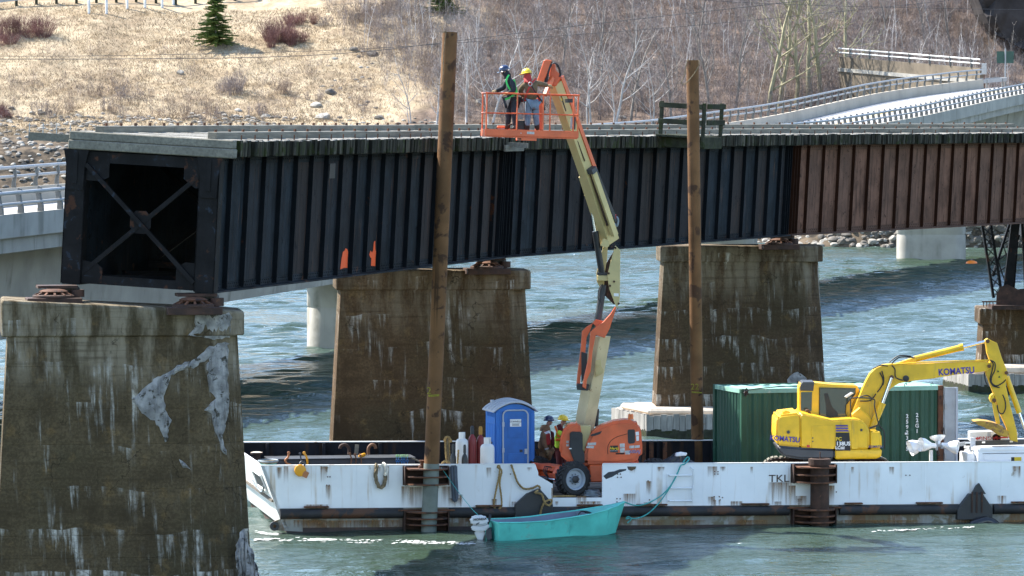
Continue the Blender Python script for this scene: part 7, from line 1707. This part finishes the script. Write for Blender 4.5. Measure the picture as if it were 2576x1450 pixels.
# ------------------------------------------------------------------ bare trees
def grow(rnd, H, r0, levels, spread, fork, droop=.0, twig=.012, base_clear=.3, nbr=(7, 5, 4)):
    """limbs as tubes, twigs as thin slivers: returns two meshes' data"""
    limbs, twigs = MB(), MB()
    def sliver(p, q, w_):
        d = (q - p); s = Vector((rnd.uniform(-1, 1), rnd.uniform(-1, 1), rnd.uniform(-.3, .3))); s = (s - d * (s.dot(d) / max(d.length_squared, 1e-6)))
        if s.length < 1e-3: s = Vector((1, 0, 0))
        s = s.normalized() * w_; twigs.add([p - s, p + s, q], [(0, 1, 2)])
    def branch(p, d, L, r, lev):
        n = 4 if lev else 7; pts = [p]; q = p.copy(); dd = d.normalized()
        for k in range(n):
            dd = (dd + Vector((rnd.uniform(-1, 1), rnd.uniform(-1, 1), rnd.uniform(-.5, .7))) * (.16 if lev == 0 else .24)).normalized()
            if lev: dd = (dd + Vector((0, 0, .10))).normalized()
            q = q + dd * L / n; pts.append(q.copy())
        rs = [max(r * (1 - .82 * k / n), .006) for k in range(n + 1)]
        if lev < levels - 1 or r > .02: limbs.tube(pts, rs, 6 if lev == 0 else 4, cap=False)
        else:
            for a, b in zip(pts, pts[1:]): sliver(a, b, max(rs[0] * .7, twig * .8))
        if lev >= levels:
            return
        cnt = nbr[min(lev, len(nbr) - 1)]
        for k in range(cnt):
            t0 = base_clear if lev == 0 else .2
            u = t0 + (1 - t0) * (k + rnd.random()) / cnt; j = min(int(u * n), n - 1); pp = pts[j].lerp(pts[j + 1], u * n - j)
            ax = (pts[j + 1] - pts[j]).normalized(); sd = Vector((rnd.uniform(-1, 1), rnd.uniform(-1, 1), 0)); sd = (sd - ax * sd.dot(ax)).normalized()
            nd = ax * (1 - spread * rnd.uniform(.7, 1.2)) + sd * spread * rnd.uniform(.8, 1.3) - Vector((0, 0, droop)) * rnd.random()
            ll = L * rnd.uniform(.35, .6) * (1 - .45 * u if lev == 0 else 1); rr = max(rs[j] * rnd.uniform(.4, .6), .006)
            if lev >= levels - 1:
                q2 = pp + nd.normalized() * ll; mid = pp.lerp(q2, .5) + Vector((rnd.uniform(-1, 1), rnd.uniform(-1, 1), rnd.uniform(-.3, 1))) * ll * .08
                sliver(pp, mid, twig); sliver(mid, q2, twig * .8)
                for m in range(3): sliver(mid.lerp(q2, rnd.random()), mid.lerp(q2, rnd.random()) + Vector((rnd.uniform(-1, 1), rnd.uniform(-1, 1), rnd.uniform(0, 1))) * ll * .35, twig * .6)
            else: branch(pp, nd, ll, rr, lev + 1)
    for k in range(fork):
        lean = Vector((rnd.uniform(-.2, .2), rnd.uniform(-.2, .2), 1)) if fork > 1 else Vector((rnd.uniform(-.08, .08), rnd.uniform(-.08, .08), 1))
        branch(Vector((rnd.uniform(-.2, .2), rnd.uniform(-.2, .2), -.6)) * (1 if fork > 1 else .5), lean, H * (1 if k == 0 else rnd.uniform(.75, .95)), r0 * (1 if k == 0 else rnd.uniform(.6, .9)), 0)
    return limbs, twigs
PROTO = {}
def proto(kind, seed):
    if (kind, seed) in PROTO: return PROTO[kind, seed]
    rnd = random.Random(hash((kind, seed)) % 9999 if False else seed * 101 + len(kind))
    if kind == 'birch': l, t = grow(rnd, 9, .13, 3, .55, 2, twig=.013, base_clear=.25, nbr=(9, 5, 4)); bm_, tm = m_birch, m_twigp
    elif kind == 'grey': l, t = grow(rnd, 10, .15, 3, .5, 1, twig=.013, base_clear=.2, nbr=(11, 6, 4)); bm_, tm = m_gbark, m_twig
    else: l, t = grow(rnd, 16, .25, 3, .55, 1, twig=.016, base_clear=.15, nbr=(12, 6, 5)); bm_, tm = m_oliveb, m_twigp
    PROTO[kind, seed] = (l.mesh('trunk', bm_, smooth=60), t.mesh('crown', tm)); return PROTO[kind, seed]
def tree(name, label, kind, seed, px_, py_, scale, group, rz=None, lean=(0, 0)):
    p = on_hill(px_, py_); a, b = proto(kind, seed)
    t = thing(name, label, 'tree', p, (lean[0], lean[1], rz if rz is not None else seed * 1.3 + px_), group)
    t.scale = (scale, scale, scale)
    inst('trunk', a, t); inst('crown', b, t); return t
G1 = 'bare birches on the far bank'; G2 = 'bare grey trees in the woodland'; G3 = 'tall olive barked trees beside the highway'
for args in [
    ('birch_tree', 'slim white birch just left of the tall near spud pile', 'birch', 1, 1098, 318, .8, G1), ('birch_tree', 'white birch with several stems just right of the tall near spud pile', 'birch', 2, 1172, 318, 1.0, G1),
    ('birch_tree', 'forked white birch left of the lift basket', 'birch', 3, 1232, 315, 1.05, G1), ('birch_tree', 'low white birch left of the near spud pile among boulders', 'birch', 4, 1030, 312, .7, G1),
    ('birch_tree', 'bright straight birch rising right of the boom tip', 'birch', 5, 1545, 322, 1.15, G1), ('birch_tree', 'birch standing directly behind the boom hoses', 'birch', 1, 1480, 318, 1.0, G1),
    ('birch_tree', 'birch leaning left high on the slope behind the basket', 'birch', 3, 1330, 225, .9, G1), ('birch_tree', 'pale birch high on the slope between pile and basket', 'birch', 2, 1190, 215, .8, G1),
    ('birch_tree', 'pale birch near the end of the retaining wall rail', 'birch', 5, 2300, 205, .6, G1), ('birch_tree', 'small birch left of the timber refuge platform', 'birch', 4, 1640, 318, .8, G1)]: tree(*args)
for args in [
    ('grey_tree', 'dark grey tree with a thick trunk behind the boom', 'grey', 1, 1505, 290, 1.0, G2), ('grey_tree', 'grey tree right of the bright straight birch', 'grey', 2, 1585, 310, 1.0, G2), ('grey_tree', 'grey tree midway between boom and thin pile', 'grey', 3, 1622, 280, 1.0, G2),
    ('grey_tree', 'grey tree just left of the thin spud pile', 'grey', 1, 1690, 300, .9, G2), ('grey_tree', 'grey tree just right of the thin spud pile', 'grey', 2, 1790, 290, 1.0, G2), ('grey_tree', 'slender grey tree behind the refuge platform', 'grey', 3, 1850, 280, 1.05, G2),
    ('grey_tree', 'grey tree high on the slope above the basket', 'grey', 2, 1410, 190, .9, G2), ('grey_tree', 'grey tree high on the slope above the boom tip', 'grey', 3, 1500, 170, .95, G2), ('grey_tree', 'grey tree at the top edge left of the thin pile', 'grey', 1, 1600, 160, .9, G2),
    ('grey_tree', 'grey tree at the top edge right of the thin pile', 'grey', 2, 1760, 150, .9, G2), ('grey_tree', 'pale bush-like tree below the overpass', 'grey', 3, 2395, 130, .8, G2), ('grey_tree', 'grey tree on the slope behind the retaining wall', 'grey', 1, 2230, 110, .8, G2),
    ('grey_tree', 'leaning grey tree above the retaining wall rail', 'grey', 2, 2330, 120, .8, G2)]: tree(*args)
for args in [
    ('olive_tree', 'leftmost tall olive barked tree beside the highway', 'olive', 1, 1935, 282, .95, G3), ('olive_tree', 'second tall olive barked tree from the left beside the highway', 'olive', 2, 1962, 270, .95, G3), ('olive_tree', 'third tall olive barked tree from the left beside the highway', 'olive', 3, 2003, 262, 1.0, G3),
    ('olive_tree', 'forked olive barked tree in the middle of the row beside the highway', 'olive', 1, 2035, 255, 1.0, G3, 2.0, (0, .06)), ('olive_tree', 'olive barked tree leaning right beside the highway', 'olive', 2, 2065, 246, 1.0, G3, 3.0, (0, .16)), ('olive_tree', 'rightmost olive barked tree leaning over the retaining wall', 'olive', 3, 2120, 236, .9, G3, 1.0, (0, .45))]: tree(*args)
# ------------------------------------------------------------------ shrubs
def shrub_mb(rnd, H, W, stems, twig=.014, dens=6):
    mb = MB()
    def sl(p, q, w_):
        d = q - p; s = Vector((rnd.uniform(-1, 1), rnd.uniform(-1, 1), rnd.uniform(-.3, .3))); s = s - d * (s.dot(d) / max(d.length_squared, 1e-6)); s = s.normalized() * w_; mb.add([p - s, p + s, q], [(0, 1, 2)])
    for k in range(stems):
        a = rnd.uniform(0, 2 * math.pi); r = W * math.sqrt(rnd.random()); p = Vector((r * .3 * math.cos(a), r * .3 * math.sin(a), -.2)); h = H * rnd.uniform(.6, 1.05) * (1 - .25 * r / W)
        q = Vector((r * math.cos(a) * rnd.uniform(.8, 1.1), r * math.sin(a) * rnd.uniform(.8, 1.1), h)); m = p.lerp(q, .5) + Vector((rnd.uniform(-.1, .1), rnd.uniform(-.1, .1), h * .08)); sl(p, m, twig * 1.5); sl(m, q, twig)
        for j in range(dens):
            u = rnd.uniform(.25, 1); b = (p.lerp(m, u * 2) if u < .5 else m.lerp(q, u * 2 - 1)); sl(b, b + Vector((rnd.uniform(-1, 1), rnd.uniform(-1, 1), rnd.uniform(.1, 1.3))) * h * .22, twig * .75)
    return mb
def shrub(name, label, px_, py_, H, W, stems, mt, group, seed, twig=.012):
    p = on_hill(px_, py_); rnd = random.Random(seed); mb = MB(); n = 5 if W < 1.6 else 9
    for k in range(n):      # an uneven clump of clumps
        a = rnd.uniform(0, 6.28); r = W * .75 * math.sqrt(rnd.random()); f = rnd.uniform(.45, 1.0) * (1 - .35 * r / W)
        q = shrub_mb(rnd, H * f, W * rnd.uniform(.35, .6), max(6, int(stems * 1.3 / n)), twig, 7); c = Vector((r * 1.25 * math.cos(a), r * .8 * math.sin(a), 0)); c.z = gh(p.x + c.x, p.y + c.y) - p.z
        mb.add([Vector(v) + c for v in q.v], q.f)
    o = mb.build(name, mt); o.location = p; tag(o, label, 'shrub', group)
GR, GB = 'red stemmed thickets on the grass slope', 'leafless brown shrubs on the grass slope'
shrub('red_thicket', 'wide red stemmed thicket at the left edge of the slope', 40, 104, 3.2, 3.6, 1100, m_twigr, GR, 1); shrub('red_thicket', 'red stemmed thicket right of the small spruce', 702, 112, 3.4, 2.7, 900, m_twigr, GR, 2); shrub('red_thicket', 'low red stemmed thicket low at the left edge', 5, 296, 1.6, 1.5, 320, m_twigr, GR, 3); shrub('red_thicket', 'dark red thicket spreading above the right thicket at the top edge', 762, 60, 2.2, 1.8, 420, m_twigr, GR, 4)
for i, (lab, x, y, H, W, n) in enumerate([('sparse brown shrub lowest at the left above the plank', 95, 285, 2.3, 1.3, 60), ('brown shrub second from the left above the deck end', 170, 285, 2.4, 1.2, 60), ('thin brown shrub third from the left on the slope', 265, 285, 2.2, .9, 45), ('upright brown shrub left of the slope middle', 235, 245, 2.2, 1.0, 60),
        ('bushy brown shrub in the middle of the slope', 310, 250, 2.6, 1.6, 110), ('vase shaped shrub standing alone below the spruce', 455, 300, 3.0, 1.5, 120), ('dense dark shrub below and right of the spruce', 590, 235, 3.6, 2.0, 260), ('small brown shrub right of the vase shaped shrub', 530, 292, 2.0, 1.0, 70), ('low brown shrub among the boulders above the deck', 640, 290, 2.0, 1.2, 80),
        ('tan shrub at the grass edge under the second wire', 730, 240, 2.2, 1.5, 110), ('grey shrub high at the grass edge', 860, 60, 2.6, 2.4, 220), ('brown shrub at the top edge where the grass ends', 960, 40, 2.4, 2.2, 220), ('small shrub left of the rock outcrop', 790, 255, 1.8, 1.0, 70)]):
    shrub('brown_shrub', lab, x, y, H, W, n, m_twigb if i % 2 else m_twig, GB, 20 + i)
def underbrush():
    rnd = random.Random(77); mbs = [MB(), MB(), MB()]; sap = [MB(), MB()]
    def spot():
        while True:
            x = rnd.uniform(800, 2570); y = rnd.uniform(-25, 322)
            lim = 880 + (y - 60) * 1.0 if y > 60 else 880
            if x < lim + rnd.gauss(0, 60): continue
            p = on_hill(x, y, 408 if x < 1900 else 420)
            if x > 1850 and p.y < 424: continue
            if p.z < 10.5: continue
            if p.x > 5 and min(math.hypot(q.x - p.x, q.y - p.y) for q, _ in ROADP) < 9: continue
            return p
    for k in range(3000):
        p = spot(); mb = shrub_mb(rnd, rnd.uniform(1.0, 3.9), rnd.uniform(.7, 1.7), rnd.randint(10, 22), .0105, 7)
        o = mbs[rnd.choice((0, 0, 1, 2))]; o.add([Vector(v) + p for v in mb.v], mb.f)
    for k in range(900):     # thin brush spreading over the lower grass
        x = rnd.uniform(-20, 950); y = rnd.uniform(130, 312)
        if rnd.random() > .25 + .75 * (y - 130) / 180 or mnoise.noise(Vector((x * .012, y * .02, 3))) < -.12: continue
        p = on_hill(x, y, 414); mb = shrub_mb(rnd, rnd.uniform(.6, 1.9), rnd.uniform(.5, 1.4), rnd.randint(8, 20), .009, 5); o = mbs[rnd.choice((0, 2, 2))]; o.add([Vector(v) + p for v in mb.v], mb.f)
    for mb, mt, lab in zip(mbs, (m_twig, m_twigp, m_twigb), ('grey brown leafless underbrush covering the wooded slope', 'pale leafless underbrush scattered over the wooded slope', 'brown leafless underbrush scattered over the wooded slope')):
        tag(mb.build('underbrush', mt), lab, kind='stuff')
    for k in range(420):
        p = spot(); H = rnd.uniform(3, 7.5); o = sap[0 if rnd.random() < .4 else 1]; q = p - Vector((0, 0, .3)); d = Vector((rnd.uniform(-.16, .16), rnd.uniform(-.1, .1), 1)); r = rnd.uniform(.025, .055); pts = [q.copy()]
        for j in range(6): d = (d + Vector((rnd.uniform(-.1, .1), rnd.uniform(-.1, .1), 0))).normalized(); q = q + d * H / 6; pts.append(q.copy())
        o.tube(pts, [r * (1 - .13 * j) for j in range(7)], 4, cap=False)
        for j in range(rnd.randint(8, 16)):
            u = rnd.uniform(1.2, 5.9); i = int(u); b_ = pts[i].lerp(pts[i + 1], u - i); a_ = rnd.uniform(0, 6.28); l = rnd.uniform(.4, 1.4) * (1 - u / 9); e = b_ + Vector((math.cos(a_) * .55, math.sin(a_) * .55, .8)) * l; m_ = b_.lerp(e, .5) + Vector((math.cos(a_), math.sin(a_), -.3)) * .1 * l
            o.tube([b_, m_, e], [r * .4, r * .3, .006], 3, cap=False)
            for z_ in range(3): f = m_.lerp(e, rnd.random()); g = f + Vector((rnd.uniform(-1, 1), rnd.uniform(-1, 1), rnd.uniform(.2, 1.2))) * l * .35; o.add([f, f + Vector((.02, 0, 0)), g], [(0, 1, 2)])
    for mb, mt, lab in zip(sap, (m_birch, m_gbark), ('thicket of thin white saplings on the wooded slope', 'thicket of thin grey saplings on the wooded slope')): tag(mb.build('sapling_thicket', mt), lab, kind='stuff')
underbrush()
def grass():
    rnd = random.Random(5); mb = MB()
    for k in range(30000):
        X = rnd.uniform(-56, -4); Yg = rnd.uniform(417, 462)
        lim = -14 + (Yg - 425) * .22 + rnd.gauss(0, 3)
        if X > lim: continue
        z = gh(X, Yg)
        for j in range(3):
            a = Vector((X + rnd.uniform(-.3, .3), Yg + rnd.uniform(-.3, .3), z - .05)); h = rnd.uniform(.10, .34); b = a + Vector((rnd.uniform(-.22, .28), rnd.uniform(-.2, .08), h)); w_ = rnd.uniform(.012, .03)
            mb.add([a + Vector((-w_, 0, 0)), a + Vector((w_, 0, 0)), b], [(0, 1, 2)])
    tag(mb.build('grass', m_straw), 'dry straw coloured grass on the slope', kind='stuff')
grass()
# ------------------------------------------------------------------ spruces
def spruce(label, px_, py_, H, W, seed):
    rnd = random.Random(seed); p = on_hill(px_, py_); t = thing('spruce_tree', label, 'tree', p, 0, 'young spruces on the slope')
    MB().tube([(0, 0, -.3), (0, 0, H * .5), (0, 0, H)], [.13, .08, .015], 8).build('trunk', m_gbark, t, smooth=60)
    mb = MB(); z = .25
    while z < H * .985:
        L_ = W * (1 - z / H) ** .8 * rnd.uniform(.62, 1.2) + .12; n = rnd.randint(9, 13)
        for k in range(n):
            a = rnd.uniform(0, 2 * math.pi); d = Vector((math.cos(a), math.sin(a), rnd.uniform(-.12, .28))); sd = Vector((-d.y, d.x, 0)); ll = L_ * rnd.uniform(.6, 1.15); m = max(5, int(ll / .08))
            for j in range(m):
                u = (j + .5) / m; q = d * ll * u + Vector((0, 0, z - .10 * u * u * ll)); s = .34 * (1 - u * .5)
                for sg in (-1, 1):
                    e = q + sd * sg * s * rnd.uniform(.6, 1.1) + d * .14 + Vector((0, 0, rnd.uniform(-.06, .09))); mb.add([q + Vector((0, 0, .05)), q - d * .08 - Vector((0, 0, .05)), e], [(0, 1, 2)])
                    e2 = q + sd * sg * s * .5 + d * .10 + Vector((0, 0, rnd.uniform(.02, .14))); mb.add([q, q + d * .06, e2], [(0, 1, 2)])
        z += .16 * rnd.uniform(.7, 1.3)
    mb.build('crown', m_needle, t)
spruce('young green spruce standing on the grass slope', 543, 116, 5.6, 2.1, 4); spruce('green spruce cut by the top edge above the tall pile', 1112, 36, 4.5, 2.0, 6)
# ------------------------------------------------------------------ boulders and bank stones
def stone_mb(rnd, r, flat=.7):
    bm = bmesh.new(); bmesh.ops.create_icosphere(bm, subdivisions=2, radius=r)
    o = Vector((rnd.uniform(0, 99), rnd.uniform(0, 99), 0)); ax = [Vector((rnd.uniform(-1, 1), rnd.uniform(-1, 1), rnd.uniform(-1, 1))).normalized() for _ in range(7)]
    for v in bm.verts:
        d = v.co.normalized(); k = 1.0
        for a in ax: k = min(k, .72 / max(d.dot(a), .3))
        v.co = d * r * k * (1 + .12 * mnoise.noise(d * 2 + o)); v.co.z *= flat
    vs = [v.co.copy() for v in bm.verts]; fs = [tuple(v.index for v in f.verts) for f in bm.faces]; bm.free(); return vs, fs
rnd = random.Random(8)
for i, (lab, x, y, r) in enumerate([('large grey boulder above the deck left of the tall pile', 812, 300, .7), ('grey boulder above the middle of the near deck', 668, 296, .45), ('pale flat boulder near the slope middle', 452, 186, .4), ('pale boulder on the outcrop slope', 795, 270, .55), ('dark boulder half way up the rock outcrop', 832, 236, .55), ('brown boulder high in the rock outcrop', 890, 128, .45),
        ('small pale boulder pair beside the vase shaped shrub', 600, 282, .4), ('squat boulder left of the brown shrub', 625, 298, .4), ('wide boulder top of the rock outcrop', 935, 140, .6), ('pale stone at the foot of the birches', 1210, 260, .5), ('pale stone under the trees right of the boom', 1565, 300, .45), ('round stone beside the low white birch', 955, 300, .5)]):
    p = on_hill(x, y); vs, fs = stone_mb(rnd, r * 1.15); mb = MB().add(vs, fs); o = mb.build('boulder', m_rockl if 'pale' in lab or i in (0, 1) else m_rock, None, smooth=25); o.location = p + Vector((0, 0, r * .15)); tag(o, lab, 'boulder', 'boulders on the far bank')
def rubble():
    rnd = random.Random(21); a, b = MB(), MB(); protos = [stone_mb(rnd, 1) for _ in range(8)]
    def put(p, r):
        vs, fs = rnd.choice(protos); M = Matrix.Translation(p) @ Matrix.Rotation(rnd.uniform(0, 6), 4, 'Z') @ Matrix.Diagonal((r * rnd.uniform(.8, 1.4), r, r, 1)); (a if rnd.random() < .6 else b).add(vs, fs, M)
    for k in range(200):
        x, y = rnd.uniform(740, 1010), rnd.uniform(110, 300)
        if abs(x - 880 + (y - 200) * .25) > 75 * rnd.random() + 30: continue
        p = on_hill(x, y); put(p - Vector((0, 0, .08)), rnd.uniform(.10, .34))
    for k in range(70): p = on_hill(rnd.uniform(520, 1150), rnd.uniform(296, 318)); put(p, rnd.uniform(.12, .32))
    for k in range(1500):      # stone bank at the left and along the water
        p = Vector((rnd.uniform(-62, -22), rnd.uniform(398, 430), 0)); p.z = gh(p.x, p.y); put(p, rnd.uniform(.15, .36))
    for k in range(1100):      # stones along the far water line
        p = on_hill(rnd.uniform(1880, 2700), rnd.uniform(545, 625), 380); put(p, rnd.uniform(.12, .5))
    tag(a.build('rubble', m_rock, None, smooth=25), 'grey stones of the outcrop and the stone bank', kind='stuff'); tag(b.build('rubble', m_rockl, None, smooth=25), 'paler stones mixed into the stone bank', kind='stuff')
rubble()
# ------------------------------------------------------------------ roadside guard rail, posts and wires on the slope
def upper_road():
    a, b = on_hill(-60, 30), on_hill(640, 2)
    t = thing('roadside_guardrail', 'weathered guard rail on wooden posts along the top of the grass slope', 'guard rail', a)
    n = 14; pts = [a.lerp(b, k / n) for k in range(n + 1)]
    for p in pts: p.z = gh(p.x, p.y)
    for p, q in zip(pts, pts[1:]): MB().bar(p + Vector((0, -.1, .72)), q + Vector((0, -.1, .72)), .05, .34).build('beam', m_galv, t, world=True)
    for p in pts: MB().bx(p.x - .13, p.x + .13, p.y - .05, p.y + .2, p.z - .4, p.z + .85).build('post', m_moss, t, world=True)
    for i, (x, y, lab) in enumerate(((224, 36, 'leftmost white post above the slope'), (268, 37, 'second white post from the left above the slope'), (320, 26, 'third white post from the left above the slope'), (365, 22, 'third white post from the right above the slope'), (408, 21, 'second white post from the right above the slope'), (436, 14, 'rightmost white post above the slope'))):
        p = on_hill(x, y); t = thing('marker_post', lab, 'post', p, 0, 'white marker posts at the top of the slope'); MB().lathe([(.13, -.4), (.13, 2.2), (.10, 2.25)], 12).build('shaft', m_wline, t, smooth=50); MB().lathe([(.135, .0), (.135, .12)], 12).build('foot_band', m_greyp, t, smooth=50)
upper_road()
for lab, pts, Y in (('lower black wire sagging across the grass slope', [(-60, 149), (250, 149), (640, 145), (900, 132), (1112, 108), (1500, 60), (2000, 4), (2600, -70)], 300), ('thin pale wire crossing above the lower wire', [(-60, 142), (250, 141), (640, 133), (900, 124), (1200, 105), (1800, 60), (2600, -20)], 320), ('wire crossing the top right corner', [(1200, -60), (1700, -5), (2000, 12), (2300, 20), (2620, 26)], 330)):
    o = MB().tube(smoothpath([at(x, y, Y) for x, y in pts], 5), .022 if 'black' in lab else .016, 5).build('utility_wire', m_wire); tag(o, lab, 'wire', 'utility wires over the river')
